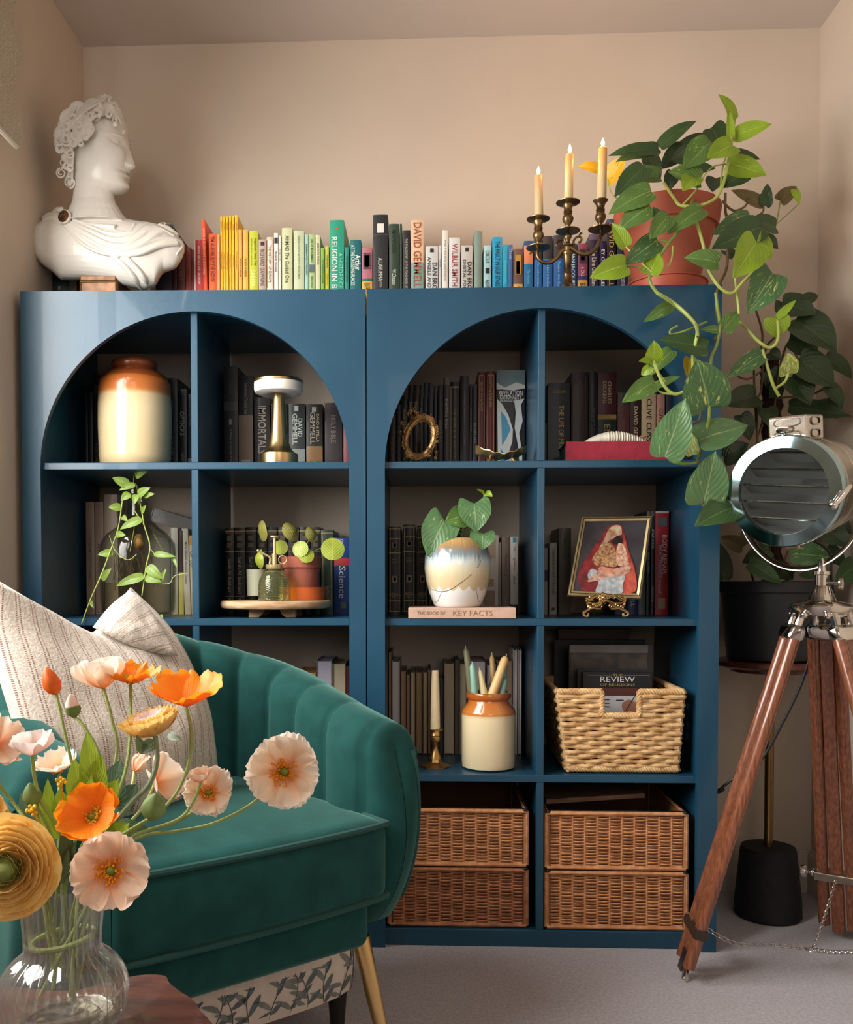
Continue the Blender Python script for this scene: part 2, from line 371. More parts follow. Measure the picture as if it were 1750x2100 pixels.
# ================= books =================
M_PAGE = mat('page_edges', (206, 190, 160), 0.9, var=0.16, vs=90, stretch=(60, 1, 1)); M_PAGEB = mat('page_edges_brown', (178, 148, 118), 0.9, var=0.25, vs=90, stretch=(60, 1, 1))
M_PAGEW = mat('page_edges_white', (212, 206, 206), 0.9, var=0.1, vs=90, stretch=(60, 1, 1))
def cm(c, rough=.45):
    return mat('cover_%d_%d_%d' % c, c, rough, var=0.12, vs=14, coat=0.05)
def ink(c, metal=0): return mat('ink_%d_%d_%d' % c, c, 0.45, metal=metal)
BK = 0; BLAB = []
def book(x0, x1, zt, Yf, z0, dep, col, label, group, texts=(), bands=(), fore=False, pagem=None, rnd=0.5, lean=0.0, pic=None):
    """upright book standing on z0, spine (or fore-edge) facing -y at Yf.
    texts: (string, centre fraction from top, length fraction, width fraction, colour, x shift fraction[, horizontal])
    bands: (frac top, frac bottom, colour)"""
    x0 += .0004; x1 -= .0004; w_ = x1-x0; h = zt-z0; xm = (x0+x1)/2
    r = thing('book', label, 'book', (xm, Yf, z0), group)
    t = min(.0022, w_*.16); cmat = cm(tuple(col))
    n = 6; prof = []
    bow = min(.004, w_*.18)*rnd
    if not fore:
        for k in range(n+1):
            a = -1+2*k/n; prof.append((x0+w_*k/n, Yf+bow*(a*a)))
        outer = prof+[(x1, Yf+dep)]; inner = [(x1-t, Yf+dep), (x1-t, Yf+.005), (x0+t, Yf+.005), (x0+t, Yf+dep), (x0, Yf+dep)]
    else:
        outer = [(x1, Yf+dep), (x1, Yf), (x1-t, Yf), (x1-t, Yf+dep-.005), (x0+t, Yf+dep-.005), (x0+t, Yf), (x0, Yf), (x0, Yf+dep)]; inner = []
    pl = outer+inner; N = len(pl)
    vs = [(x, y, z0) for x, y in pl]+[(x, y, zt) for x, y in pl]
    fs = [(i, (i+1) % N, N+(i+1) % N, N+i) for i in range(N)]
    if fore: caps = [(2, 3, 0, 1), (3, 4, 7, 0), (4, 5, 6, 7)]
    else:
        caps = [(n-1, n, n+1, n+2, n+3), tuple(range(1, n))[::1]+(n+3, n+4)] if False else []
        # bottom/top rims: fan between outer spine and inner spine
        o_ = list(range(n+1)); i1, i2 = n+3, n+4
        caps = [(n, n+1, n+2, n+3), tuple(o_)+(i1, i2), (i2, n+5, n+6, 0)]
    for c in caps: fs += [tuple(c)[::-1], tuple(N+i for i in c)]
    if lean:
        K = MB().add(vs, fs); K.v = [(x+lean*(z-z0), y, z) for x, y, z in K.v]
    else: K = MB().add(vs, fs)
    K.build('cover', cmat, r)
    py0, py1 = (Yf+.005, Yf+dep-.003) if not fore else (Yf+.003, Yf+dep-.005)
    g = MB().box((x0+t, py0, z0+.002), (x1-t, py1, zt-.003)); 
    if lean: g.v = [(x+lean*(z-z0), y, z) for x, y, z in g.v]
    g.build('pages', pagem or M_PAGE, r, smooth=False)
    yl = Yf-.0006; lx = lambda z: lean*(z-z0)
    for (a, b2, c) in bands:
        za, zb = zt-a*h, zt-b2*h; q = MB(); P = [prof[k] for k in range(n+1)]
        q.grid([[(x+lx(z), y-.00045, z) for z in (zb, za)] for x, y in P]).build('spine_band', cm(tuple(c)), r)
    for tx in texts:
        s_, ct, ln, wf, c = tx[:5]; xs = tx[5] if len(tx) > 5 else 0; hor = len(tx) > 6 and tx[6]
        zc_ = zt-ct*h; ce = (xm+xs*w_+lx(zc_), yl-.0004, zc_)
        if hor: lettering(r, s_, ce, (1, 0, 0), (0, 0, 1), ln*w_, wf*h, ink(tuple(c)))
        else: lettering(r, s_, ce, (0, 0, -1), (1, 0, 0), ln*h, wf*w_, ink(tuple(c)), bold=.01)
    if pic:
        for (a0, a1, b0, b1, c) in pic:   # x fractions, z fractions from top
            X0, X1 = x0+a0*w_, x0+a1*w_; Z1, Z0 = zt-b0*h, zt-b1*h
            MB().box((X0, Yf-.0009, Z0), (X1, Yf-.0004, Z1)).build('printed_panel', cm(tuple(c)), r, smooth=False)
    BLAB.append((r, label)); return r
def cell(side, k, Y):
    w_ = UW[side]; cw = (w_-2*SIDE-TH)/2; A = AL if side == 'L' else AR; x0 = SIDE+(cw+TH)*k; x1 = x0+cw
    if side == 'L': return x0-w_-.002+.002+.02*0-(Y*A)*0+.001, x1-w_-.002-(.40*A)-.001
    return x0+.0004+.0006, x1+.0004-.40*A-.0006
def row(items, Yf, z0, dep, group, place, vref, lim=None, visv=None):
    """items: (u0,u1,vtop,colour,description,texts,bands,opts)"""
    prev = None
    for it in items:
        u0, u1, vt, col, desc = it[:5]; tx = it[5] if len(it) > 5 else (); bd = it[6] if len(it) > 6 else (); op = it[7] if len(it) > 7 else {}
        Y = Yf+op.get('dy', 0); a = pt(u0, vref, Y)[0]; b2 = pt(u1, vref, Y)[0]; zt = pt((u0+u1)/2, vt, Y)[2]
        if visv:      # printed matter was read off the part that shows above the cabinet edge
            k = (zt-pt((u0+u1)/2, visv, Y)[2])/(zt-z0)
            tx = [(t[0], t[1]*k, t[2] if (len(t) > 6 and t[6]) else t[2]*k, t[3]*k if (len(t) > 6 and t[6]) else t[3]) + tuple(t[4:]) for t in tx]
            bd = [(p*k, (q*k if q < 1 else 1), c) for p, q, c in bd]; op = dict(op)
            if 'pic' in op: op['pic'] = [(p[0], p[1], p[2]*k, p[3]*k, p[4]) for p in op['pic']]
        if lim: a = max(a, lim[0]); b2 = min(b2, lim[1])
        if b2-a < .003: continue
        lab = op.get('label') or (desc+' '+place)
        book(a, b2, zt, Y, z0, op.get('dep', dep), col, lab, group, tx, bd, op.get('fore', False), op.get('pg'), op.get('rnd', .5), op.get('lean', 0), op.get('pic'))
W_ = (238, 234, 224); K_ = (28, 26, 28); G_ = (176, 146, 92)
TOP = [
 (103,140,520,(24,52,56),'dark teal book half hidden behind bust',[('Tales',.93,.1,.5,W_)]),
 (141,157,525,(150,146,140),'grey book hidden behind bust, left of plaque'),
 (158,172,525,(52,34,38),'dark maroon book hidden behind bust'),
 (318,352,458,(40,44,58),'dark slate book with white letters, right behind bust',[('DAN',.06,.14,.8,W_)],[(.0,.015,(120,110,80))],{'dep':.2}),
 (353,363,492,(60,30,38),'slim dark wine book by bust shoulder'),
 (364,379,496,(92,50,48),'dull maroon book beside bust shoulder',[('THE BELT',.6,.4,.4,(150,100,80))]),
 (380,391,507,(134,58,46),'brick red book near bust shoulder'),
 (391,399,512,(120,40,50),'thin burgundy book left of the red one'),
 (399,418,492,(196,52,58),'red paperback with white edges',[('INDIAN HERITAGE AND LEADERSHIP',.5,.75,.32,(236,200,190))],[],{'pic':[(0,.1,0,1,(232,224,214))]}),
 (419,427,451,(236,84,40),'tall thin orange paperback',[('BACK & BUCK UPS & DOWNS',.45,.8,.55,(250,190,150))],[],{'lean':-.03}),
 (428,445,479,(238,96,36),'bright orange paperback with dark lettering',[('TIM AL-KHALILI * THE HOUSE',.45,.8,.5,(90,36,20))]),
 (445,451,481,(226,160,110),'thin peach paperback',[('WHERE GOD IS FOUND',.4,.6,.5,(250,236,220))]),
 (452,457,444,(240,184,28),'yellow magazine, first of six tall ones',[('THE MOON',.13,.2,.5,(150,110,10)),('ISLAM AND ASTRONOMY',.6,.5,.4,(120,80,20))]),
 (458,463,444,(240,180,26),'yellow magazine, second of six tall ones',[('THE MAN',.13,.2,.5,(150,110,10)),('A HISTORY OF LETTERS',.6,.5,.4,(120,80,20))]),
 (464,469,444,(242,186,30),'yellow magazine, third of six tall ones',[('THE SUN',.13,.2,.5,(60,50,20)),('THE WORLD IN MOTION',.6,.5,.4,(120,80,20))]),
 (470,475,443,(240,182,26),'yellow magazine, fourth of six tall ones',[('A LETTER',.13,.2,.5,(60,50,20)),('SEEKING THE STARS',.6,.5,.4,(120,80,20))]),
 (476,481,443,(242,188,34),'yellow magazine, fifth of six tall ones',[('PEOPLE',.15,.2,.5,(150,110,10)),('THE QUIET GARDEN',.6,.5,.4,(120,80,20))]),
 (482,488,441,(244,190,34),'yellow magazine, last of six tall ones',[('DREAMS',.15,.2,.5,(150,110,10)),('NATURE AND SPACE',.6,.5,.4,(120,80,20))],[],{'dep':.21}),
 (489,497,471,(238,170,64),'amber paperback next to the yellow magazines',[('THE BOOK OF WISDOM',.62,.3,.5,(90,50,20))]),
 (498,509,471,(240,176,80),'second amber paperback, left of lime book',[('THE BOOK OF WISDOM',.62,.3,.45,(90,50,20))]),
 (511,529,473,(196,200,44),'lime paperback with two-tone title',[('Happiness Every Day',.36,.45,.34,(50,60,20),.2),('365 daily tips for a happier life',.36,.45,.2,(90,100,30),-.24),('SAFIYA',.8,.28,.5,(236,240,150))]),
 (530,546,491,(184,164,142),'taupe paperback with long capital title',[('RICHARD DAWKINS',.55,.72,.5,(90,74,66))],[],{'pic':[(.3,.75,.05,.12,(40,34,34))]}),
 (547,561,486,(232,222,204),'cream book with dotted edges',[('THE HISTORY OF EUROPE',.5,.7,.42,(110,90,70))],[(0,.06,(214,196,168))],{'pic':[(.02,.09,.06,.95,(196,120,90)),(.91,.98,.06,.95,(196,120,90))]}),
 (562,571,478,(232,228,218),'slim white paperback with dark photo',[('Bernardo Discusses',.5,.35,.5,(60,54,50))],[],{'pic':[(.1,.9,.08,.18,(34,34,36))]}),
 (572,577,483,(226,220,206),'very thin white booklet',[('The Stars In Art',.35,.25,.5,(70,64,60))]),
 (578,600,467,(206,208,164),'wide pale green book with bold title',[('AHMAD The Guided One',.5,.75,.36,(60,70,44))]),
 (602,624,473,(196,204,166),'second wide pale green book, smaller print',[('INTRODUCTION TO THE STUDY OF THE HOLY BOOK',.45,.72,.24,(90,104,70))]),
 (625,633,481,(158,196,184),'slim duck-egg book',[('REMEMBRANCE OF KHILAFAT',.45,.55,.5,(40,70,70))]),
 (634,646,480,(170,192,134),'pale green book with a small picture',[('LIFE OF MUHAMMAD',.3,.42,.4,(60,80,44)),('Bashir Ahmad',.85,.2,.35,(60,80,44))],[],{'pic':[(.05,.95,.54,.68,(90,104,110))]}),
 (647,657,482,(206,206,164),'pale khaki book beside two greens',[('JESUS IN INDIA',.34,.4,.55,(50,56,36))],[],{'dep':.19}),
 (658,666,508,(132,176,62),'small bright green paperback',[('THE HINDRED CHARM',.55,.55,.45,(56,84,30))]),
 (667,675,505,(186,186,60),'small olive paperback with orange script',[('Sustainability',.35,.4,.5,(60,70,20)),('Rogerson',.75,.3,.6,(220,90,30))]),
 (676,706,451,(34,152,124),'large emerald hardback with white title',[('RELIGION IN BR',.64,.80,.42,(214,226,210),-.16),('A HISTORY OF',.72,.5,.3,(120,200,176),.28)],[],{'pic':[(.4,.62,.1,.14,(214,80,50))],'dep':.2}),
 (707,716,507,(40,130,120),'slim turquoise book right of emerald hardback',[('THE WISDOM OF THE PEN',.5,.6,.4,(20,70,66))]),
 (718,741,492,(22,98,106),'dark teal paperback with script author',[('AT THE CROSSING-PLACES',.5,.8,.34,(206,222,206),-.24),('Arthur',.45,.3,.5,(230,238,226),.22)],[],{'dep':.19}),
 (742,764,508,(178,106,118),'pink book with painted arch window left of black hardback',[('BRI',.92,.2,.5,(70,40,26))],[(.72,.78,(40,96,80)),(.78,1,(206,160,74))],{'pic':[(.15,.85,.12,.5,(88,60,70)),(.25,.75,.18,.44,(206,180,80)),(.4,.6,.3,.46,(50,64,50))]}),
 (765,796,440,(34,36,38),'tall black hardback with white library label',[('ALLAHUMMA',.72,.3,.3,(190,190,180),0),('AAJ KI DUA',.9,.12,.2,(180,180,170),0)],[(.26,.27,(70,70,70))],{'pic':[(.28,.74,.12,.24,(226,222,212))],'dep':.21}),
 (798,819,459,(44,62,48),'dark green hardback right of black one',[('MANNERS',.27,.35,.4,(30,40,34)),('W.Chester',.8,.24,.4,(190,196,180))]),
 (820,825,459,(38,56,42),'narrow dark green spine beside its twin'),
 (826,842,472,(34,30,32),'slim black paperback with small white capitals',[('THE PHILOSOPHY OF THE TEACHINGS OF',.55,.82,.3,(176,170,160))]),
 (843,869,451,(222,182,150),'peach and turquoise novel with large metallic letters',[('DAVID GEMMELL',.5,.92,.62,(150,84,56))],[(.6,1,(120,158,150))],{'dep':.2}),
 (873,899,505,(200,200,198),'pale grey thriller with black title, beside the peach novel',[('DAN BROWN',.80,.86,.36,(24,22,24),.22),('ANGELS AND DEMONS',.84,1.2,.26,(50,48,50),-.22)],[],{'pic':[(.36,.64,.05,.14,(30,30,32))]}),
 (900,906,503,(186,190,192),'thin pale grey pamphlet',[('Intervals',.4,.25,.5,(90,90,100))]),
 (907,919,472,(222,216,204),'tall narrow ivory book',[('What is this thing called Science?',.5,.8,.42,(120,118,116))]),
 (921,944,487,(204,206,204),'silver-grey novel with red and dark capitals',[('WILBUR SMITH',.52,.8,.5,(150,60,60))]),
 (946,970,503,(186,182,176),'grey thriller with black title, beside the sage book',[('DAN BROWN',.80,.86,.36,(24,22,24),.22),('DIGITAL FORTRESS',.80,1.0,.26,(50,48,50),-.22)],[],{'pic':[(.36,.64,.05,.14,(30,30,32))]}),
 (972,990,474,(118,138,128),'sage green embossed book',[],[],{'rnd':1}),
 (992,1008,503,(156,198,202),'pale aqua book with black figure',[('CIRCUS',.26,.28,.55,(40,44,50)),('ALIEN',.86,.2,.7,(30,30,34))],[],{'pic':[(.25,.75,.5,.62,(30,30,34))]}),
 (1010,1031,486,(24,144,186),'bright cyan novel with handwritten title',[('THE FAULT IN OUR STARS',.5,.84,.44,(16,40,60))],[],{'dep':.19}),
 (1032,1042,502,(30,150,184),'slim cyan paperback',[('A THOUSAND ROADS',.6,.5,.4,(90,200,220))]),
 (1043,1052,502,(52,96,150),'slim denim blue paperback',[('C S Lewis',.2,.22,.5,(190,200,220))]),
 (1053,1073,510,(104,74,66),'brown book with painted arch window by candelabra',[('B',.92,.12,.4,(90,50,30),0,True)],[(.84,1,(198,158,84))],{'pic':[(.2,.8,.15,.62,(170,130,56)),(.3,.7,.3,.6,(60,70,40))]}),
 (1075,1094,494,(26,100,150),'blue book with orange picture top, left of dark blue set',[('The Hobbit',.72,.3,.3,(90,170,200))],[(.0,.08,(36,70,110)),(.1,.46,(196,128,84))]),
 (1096,1112,487,(30,96,160),'first blue volume with dark engraving behind candelabra',[('The Lord of the Quest',.72,.5,.3,(130,180,210))],[(.0,.42,(36,34,44))]),
 (1114,1134,484,(30,92,156),'second blue volume with dark engraving behind candelabra',[('The Lord of the Quest',.72,.5,.3,(130,180,210))],[(.0,.42,(40,38,44))]),
 (1136,1157,482,(30,88,152),'third blue volume with dark engraving behind candelabra stem',[('The Lord of the Quest',.72,.5,.3,(130,180,210))],[(.0,.42,(44,40,46))]),
 (1166,1184,499,(22,62,104),'dark blue novel with white capitals right of candelabra stem',[('BRIAN JACQUES',.5,.8,.5,(190,210,220))]),
 (1185,1206,499,(132,66,92),'purple book with painted panel under candelabra arm',[('BRI',.92,.16,.5,(70,40,26)),('A CALL',.6,.2,.4,(220,170,180))],[(.68,.76,(40,50,110)),(.78,1,(190,150,80))],{'pic':[(.15,.85,.12,.42,(60,44,60)),(.3,.7,.16,.36,(190,150,90))]}),
 (1209,1229,480,(36,32,62),'indigo novel with looping silver script',[('The Line Guardians',.6,.7,.5,(190,180,170))],[(0,.1,(90,80,110))]),
 (1230,1244,494,(30,28,70),'dark violet book with white capitals',[('EY OF RIDDLES',.55,.8,.5,(220,220,230))]),
 (1245,1264,449,(30,26,40),'tall black novel with gold capitals beside terracotta pot',[('DAVID GEMMELL',.5,.9,.55,(180,160,110))],[(0,.05,(56,84,120))]),
 (1266,1289,490,(36,40,78),'navy thriller partly behind terracotta pot',[('GHOST FIRE',.82,.3,.55,(200,200,210))]),
]
row(TOP, .20, ZP+.0005, .165, 'row of books along the bookcase top', 'on bookcase top', 540, None, 596)
SH = [z+.0004 for z in RZ]
Z1, Z2, Z3 = SH[3], SH[2], SH[1]
D_ = (30,32,40)
row([(150,160,800,D_,'dim navy book at left wall end'),(161,170,796,(34,36,46),'second dim navy book from left'),(171,180,800,(30,34,44),'third dim navy book from left'),(181,190,804,(32,34,42),'fourth dim navy book, near the jar'),
 (191,206,768,(26,28,34),'taller black book tight against the jar',[('VOLTAIRE',.8,.3,.45,(110,104,96))],[],{'pic':[(.2,.9,.1,.2,(70,70,74))]}),
 (340,364,775,(24,24,30),'black book right of brown jar',[('H. G. WELLS',.72,.24,.3,(140,140,140)),('TIME',.3,.2,.3,(70,90,110))],[(.0,.02,(60,60,64))],{'pic':[(.3,.8,.88,.98,(120,120,118))],'dep':.15}),
 (365,383,798,(26,28,36),'black science book with serif title',[('OPTICKS',.4,.28,.5,(170,170,166)),('NEWTON',.84,.2,.35,(150,150,146))]),
 (384,396,808,(30,32,40),'narrow black book beside centre divider',[('Lord of the Quest',.25,.3,.4,(120,120,124))],[],{'pic':[(.1,.8,.8,.86,(150,146,140))]})],
 .25, Z1, .14, 'books in the left arch top-left cell', 'in cell with large jar', 880, cell('L', 0, .25))
row([(450,488,751,(30,32,40),'thick charcoal textbook with grey band',[('A Primer on Scientific Programming',.78,.5,.16,(160,160,160)),('Languages',.2,.12,.2,(90,90,100))],[(.33,.41,(66,66,74))],{'pic':[(.38,.6,.49,.54,(150,150,150))],'dep':.15}),
 (489,519,770,(30,28,36),'book with black top and tan lower half',[('Introduction To Solid State Physics',.28,.4,.45,(150,140,130)),('180',.9,.06,.3,(40,36,36),0,True)],[(.40,1,(150,130,114))],{'pic':[(.2,.8,.85,1,(196,186,172))]}),
 (521,554,815,(40,32,34),'dark novel with tall white gothic letters',[('IMMORTALS',.42,.62,.5,(206,196,180)),('SCOTT',.85,.15,.25,(120,110,104))]),
 (556,590,828,(34,32,34),'dark book straight behind mushroom lamp'),
 (592,626,828,(34,44,44),'dark green-black novel with armoured figure',[('GEMMELL',.36,.44,.3,(210,214,206),-.12),('DAVID',.34,.26,.28,(210,214,206),.2)],[(.64,.82,(150,160,156))],{'pic':[(.36,.6,.03,.1,(200,200,200))]}),
 (628,662,829,(42,34,30),'black novel with golden figure right of lamp',[('GEMMELL',.34,.46,.3,(214,206,190),-.1),('DAVID & STELLA',.34,.4,.2,(206,190,150),.2),('LIONS OF',.9,.16,.2,(160,150,140))],[(.6,.82,(160,120,72))],{'pic':[(.36,.6,.04,.11,(200,200,200))]}),
 (666,702,826,(62,52,54),'thick grey-brown book at arch edge',[('HOLY BIBLE',.37,.38,.3,(150,136,130)),('SB',.95,.06,.3,(120,110,104))]),
 (704,722,870,(150,70,76),'faded red book peeping beside arch edge')],
 .25, Z1, .14, 'books in the left arch top-right cell', 'in lamp cell', 880, cell('L', 1, .25))
row([(785,797,900,(38,26,32),'dark maroon sliver at arch foot'),(798,812,850,(44,24,30),'maroon book with faint gold capitals',[('PHILOSOPHY',.6,.5,.4,(110,90,74))]),(813,822,830,(30,24,32),'very dark book left of oval frame top'),
 (823,836,812,(32,28,40),'dark book with pale script',[('Abdus Salam',.3,.4,.4,(150,140,130))]),(837,847,790,(34,30,40),'dark book with cursive title, first of pair',[('Diwan',.25,.25,.5,(170,164,160))]),(848,859,790,(32,30,42),'dark book with cursive title, second of pair',[('Diwan',.25,.25,.5,(170,164,160))],[],{'pic':[(.93,1,0,1,(150,120,90))]}),
 (860,868,790,(30,28,34),'thin black book in frame opening',[('THE RISK EDGE',.35,.4,.4,(150,140,130))]),(869,877,785,(28,34,50),'slim midnight blue book'),
 (878,889,785,(36,34,44),'slate book with slanted white title',[('Haunted by his mother',.5,.6,.45,(190,186,180))]),(890,897,791,(32,30,36),'slim black book, small print',[('The history of learning',.4,.6,.3,(110,104,100))]),
 (898,909,790,(34,34,38),'black book with teal-grey title',[('NOAH\'S ARK',.52,.3,.45,(120,124,120))]),(910,923,774,(52,50,56),'tall grey book with white mixed-case title',[('BitsWit\'s Brain',.38,.42,.5,(170,170,170))],[],{'pic':[(.2,.9,.0,.08,(110,96,80))]}),
 (924,942,783,(26,22,26),'black volume with gold bars',[('THE ESSENCE OF ISLAM  VOL. IV',.6,.62,.28,(160,130,80))],[(.05,.065,(170,134,74))],{'pic':[(0,.08,.06,1,(170,134,74))]}),
 (944,962,770,(44,36,42),'tall brown-black book, wide spacing',[('VARIANT READINGS OF THE QURAN',.45,.8,.24,(140,128,120))]),(963,969,788,(34,28,34),'thin dark book before title pair',[('PRINCE AND SAVIOUR',.4,.4,.5,(150,140,136))]),(970,979,788,(58,52,60),'slim grey book beside red volumes',[('NOAH\'S ARK',.55,.3,.5,(170,170,166))]),
 (980,996,762,(96,26,34),'first deep red volume with gilt edging',[('ISLAM IN AFRICA',.25,.4,.3,(200,160,90))],[],{'pic':[(.12,.2,.04,.97,(190,140,80)),(.8,.88,.04,.97,(190,140,80)),(.12,.88,.035,.045,(190,140,80))]}),
 (997,1016,761,(104,28,38),'second deep red volume with gilt edging',[('HADITH & SUNNAH',.2,.3,.3,(200,160,90))],[],{'pic':[(.12,.2,.04,.97,(190,140,80)),(.8,.88,.04,.97,(190,140,80)),(.12,.88,.035,.045,(190,140,80))]})],
 .25, Z1, .14, 'books in the right arch top-left cell', 'in right arch', 880, cell('R', 0, .25))
# the wide blue-and-white book with torn-paper pattern
a = pt(1018, 880, .24); b2 = pt(1077, 880, .24); zt = pt(1047, 759, .24)[2]
rb = book(a[0], b2[0], zt, .24, Z1, .15, (28, 26, 32), 'wide black book with white and blue torn streaks beside right divider', 'books in the right arch top-left cell',
 [('REVELATION', .225, .84, .055, (240, 240, 240), 0, True), ('RATIONALITY', .265, .76, .045, (240, 240, 240), 0, True), ('KNOWLEDGE & TRUTH', .30, .74, .03, (240, 240, 240), 0, True)], [(0, .17, (112, 134, 140))])
w_ = b2[0]-a[0]-.0008; h = zt-Z1
def streak(pts, c, dy=0): flat_poly([(x*w_, -y*h) for x, y in pts], (a[0]+.0004, .2382-dy, zt), (1, 0, 0), (0, 0, 1), 'printed_streak', ink(c), rb)
streak([(0,.12),(.3,.17),(.7,.12),(1,.15),(1,.18),(.6,.2),(.2,.19),(0,.19)], (206, 210, 204))
streak([(.02,.28),(.2,.33),(.42,.44),(.58,.58),(.56,.7),(.44,.8),(.6,.93),(.65,1),(.06,1),(.04,.6)], (206, 212, 208))
streak([(.16,.40),(.34,.46),(.5,.58),(.36,.66),(.2,.74)], (74, 150, 186), .0003)
streak([(.14,.76),(.3,.82),(.42,.96),(.2,.98)], (50, 150, 200), .0003)
streak([(.62,.3),(.98,.28),(.86,.34),(.92,.5),(.8,.62),(.9,.8),(.92,1),(.84,1),(.76,.74),(.64,.56),(.68,.42)], (198, 208, 208))
row([(1113,1123,868,(34,30,36),'dim brown book beside the divider'),(1124,1170,785,(22,30,36),'wide black hardback with gold title',[('THE LIFE OF MUHAM.',.56,.62,.22,(206,176,120),.1),('GUILLAUME',.1,.56,.035,(196,166,110),0,True)],[],{'dep':.15}),
 (1172,1207,763,(50,26,34),'tall plum hardback with thin gilt rule',[('A COMPARATIVE READING',.25,.35,.14,(110,80,70))],[],{'pic':[(.1,.13,.04,.9,(120,84,64)),(.8,.83,.04,.9,(120,84,64))],'dep':.15}),
 (1208,1225,763,(38,34,44),'narrow slate hardback with large dim capitals',[('FROM DUST TO',.6,.5,.5,(80,84,96))]),
 (1226,1265,764,(88,28,34),'omnibus with red upper and green lower spine',[('CHARLES',.2,.22,.2,(214,190,150),.12),('DICKENS',.2,.22,.2,(214,190,150),-.14),('ENC',.62,.22,.34,(206,176,110))],[(.42,.47,(190,150,80)),(.47,1,(34,56,56))],{'pic':[(.02,.98,.43,.46,(206,164,84))]}),
 (1267,1292,805,(104,60,56),'dull rose-brown paperback',[('THE STORY OF US',.5,.4,.16,(150,110,96))],[(0,.16,(74,66,66))]),
 (1293,1315,812,(60,36,28),'black and rust novel left of cream one',[('DAVID GEMMELL',.45,.62,.36,(226,196,160))],[(.55,1,(120,60,34))]),
 (1316,1346,808,(206,178,140),'cream paperback with bold dark title',[('CLIVE CUSSLER',.42,.72,.34,(40,30,30))],[(.78,1,(150,130,100))]),
 (1347,1364,809,(196,140,120),'pinkish paperback with bold dark title',[('CLIVE CUSSLER',.42,.72,.4,(50,34,34))]),(1366,1386,800,(50,52,64),'dark blue-grey book by right panel',[],[(0,.03,(90,90,96))])],
 .25, Z1, .14, 'books in the right arch top-right cell', 'in right arch', 880, cell('R', 1, .25))
TAN = (158,134,118)
row([(150,156,1035,(90,78,70),'thin brown booklet at left end'),(157,174,1029,TAN,'first tan textbook behind glass bottle',[('Natural Science',.4,.4,.35,(120,98,84))],[(.7,.704,(110,90,76))]),(175,194,1029,(162,138,122),'second tan textbook behind glass bottle',[('THERMODYNAMICS',.52,.5,.4,(124,102,88))],[(.7,.704,(110,90,76))]),(195,213,1029,(166,142,126),'third tan textbook behind glass bottle',[('MECHANICS',.52,.4,.4,(126,104,90))],[(.7,.704,(110,90,76))]),
 (214,242,1014,(184,164,146),'taller pale tan book behind glass bottle neck'),
 (346,349,1093,(180,170,164),'thin white booklet'),(350,365,1082,(214,208,198),'white textbook with dark serif capitals',[('INVITATION TO MATHEMATICAL',.56,.75,.4,(50,48,48))]),
 (366,377,1088,(58,26,30),'maroon and yellow book',[],[(.5,1,(226,210,120))]),(378,391,1084,(220,212,198),'ivory book with slim grey title',[('Mirza Ghulam Ahmad of Qadian',.4,.5,.36,(110,104,96))],[],{'lean':-.03}),
 (392,402,1098,(224,200,160),'cream and orange paperback beside divider',[('OF CO',.3,.2,.7,(40,50,60))],[(0,.12,(236,160,50))],{'lean':-.03})],
 .25, Z2, .14, 'books behind the glass bottle', 'in bottle cell', 1170, cell('L', 0, .25))
# slanted grey volume resting on the upright ones
r = thing('book', 'grey book lying slanted on top of the upright books behind bottle', 'book', pt(350, 1075, .3), 'books behind the glass bottle')
ang = math.radians(-17); R_ = np.array([[cos(ang), 0, -sin(ang)], [0, 1, 0], [sin(ang), 0, cos(ang)]]); o_ = pt(306, 1068, .27)
MB().bbox((0, 0, 0), (.145, .13, .002), .0006, R_, o_).bbox((0, 0, .034), (.145, .13, .036), .0006, R_, o_).bbox((0, 0, .002), (.003, .13, .034), .0006, R_, o_).build('cover', cm((112, 104, 104)), r, smooth=False)
MB().box((.003, .002, .002), (.143, .128, .034), R_, o_).build('pages', cm((96, 90, 92)), r, smooth=False)
NUM = ['8', '9', '10', '11', '12', '13', '14', '15', '16']
US = [(462,480),(481,503),(504,526),(527,548),(549,569),(570,590),(591,614),(615,636),(637,657)]
row([(u0, u1, 1082+(i > 1)*-1, (22,26,26), ['leftmost','second','third','fourth','fifth','sixth','seventh','eighth','ninth'][i]+' black and gold encyclopedia volume',
   [('Sahih Al Bukhari', .55, .42, .34, (170,160,140)), (NUM[i], .83, .25, .035, (190,170,130), 0, True)], [(.035, .05, G_), (.27, .278, G_), (.79, .797, G_), (.89, .897, G_)],
   {'pic': [(.25,.75,.1,.15,(112,100,80)), (.25,.75,.18,.23,(104,92,74)), (.05,.95,.055,.075,(90,78,56))]}) for i, (u0, u1) in enumerate(US)]+
 [(658,684,1087,(38,66,50),'green hardback with gilt frame',[('AMMANTSKY', .78,.24,.3,(180,160,110))],[(.03,.04,G_)],{'pic':[(.15,.2,.08,.9,G_),(.8,.85,.08,.9,G_)],'dep':.15}),
 (685,716,1103,(30,66,136),'blue book with red band and white title',[('Science',.58,.42,.46,(232,232,232),.05),('OXFORD',.12,.2,.3,(220,226,236))],[(.26,.365,(206,64,70))],{'pic':[(.45,.8,.84,.92,(80,120,100))]})],
 .25, Z2, .14, 'books behind the wooden cake stand', 'behind cake stand', 1170, cell('L', 1, .25))
QS = [(797,822),(827,852),(855,878),(880,903),(905,927),(929,951)]
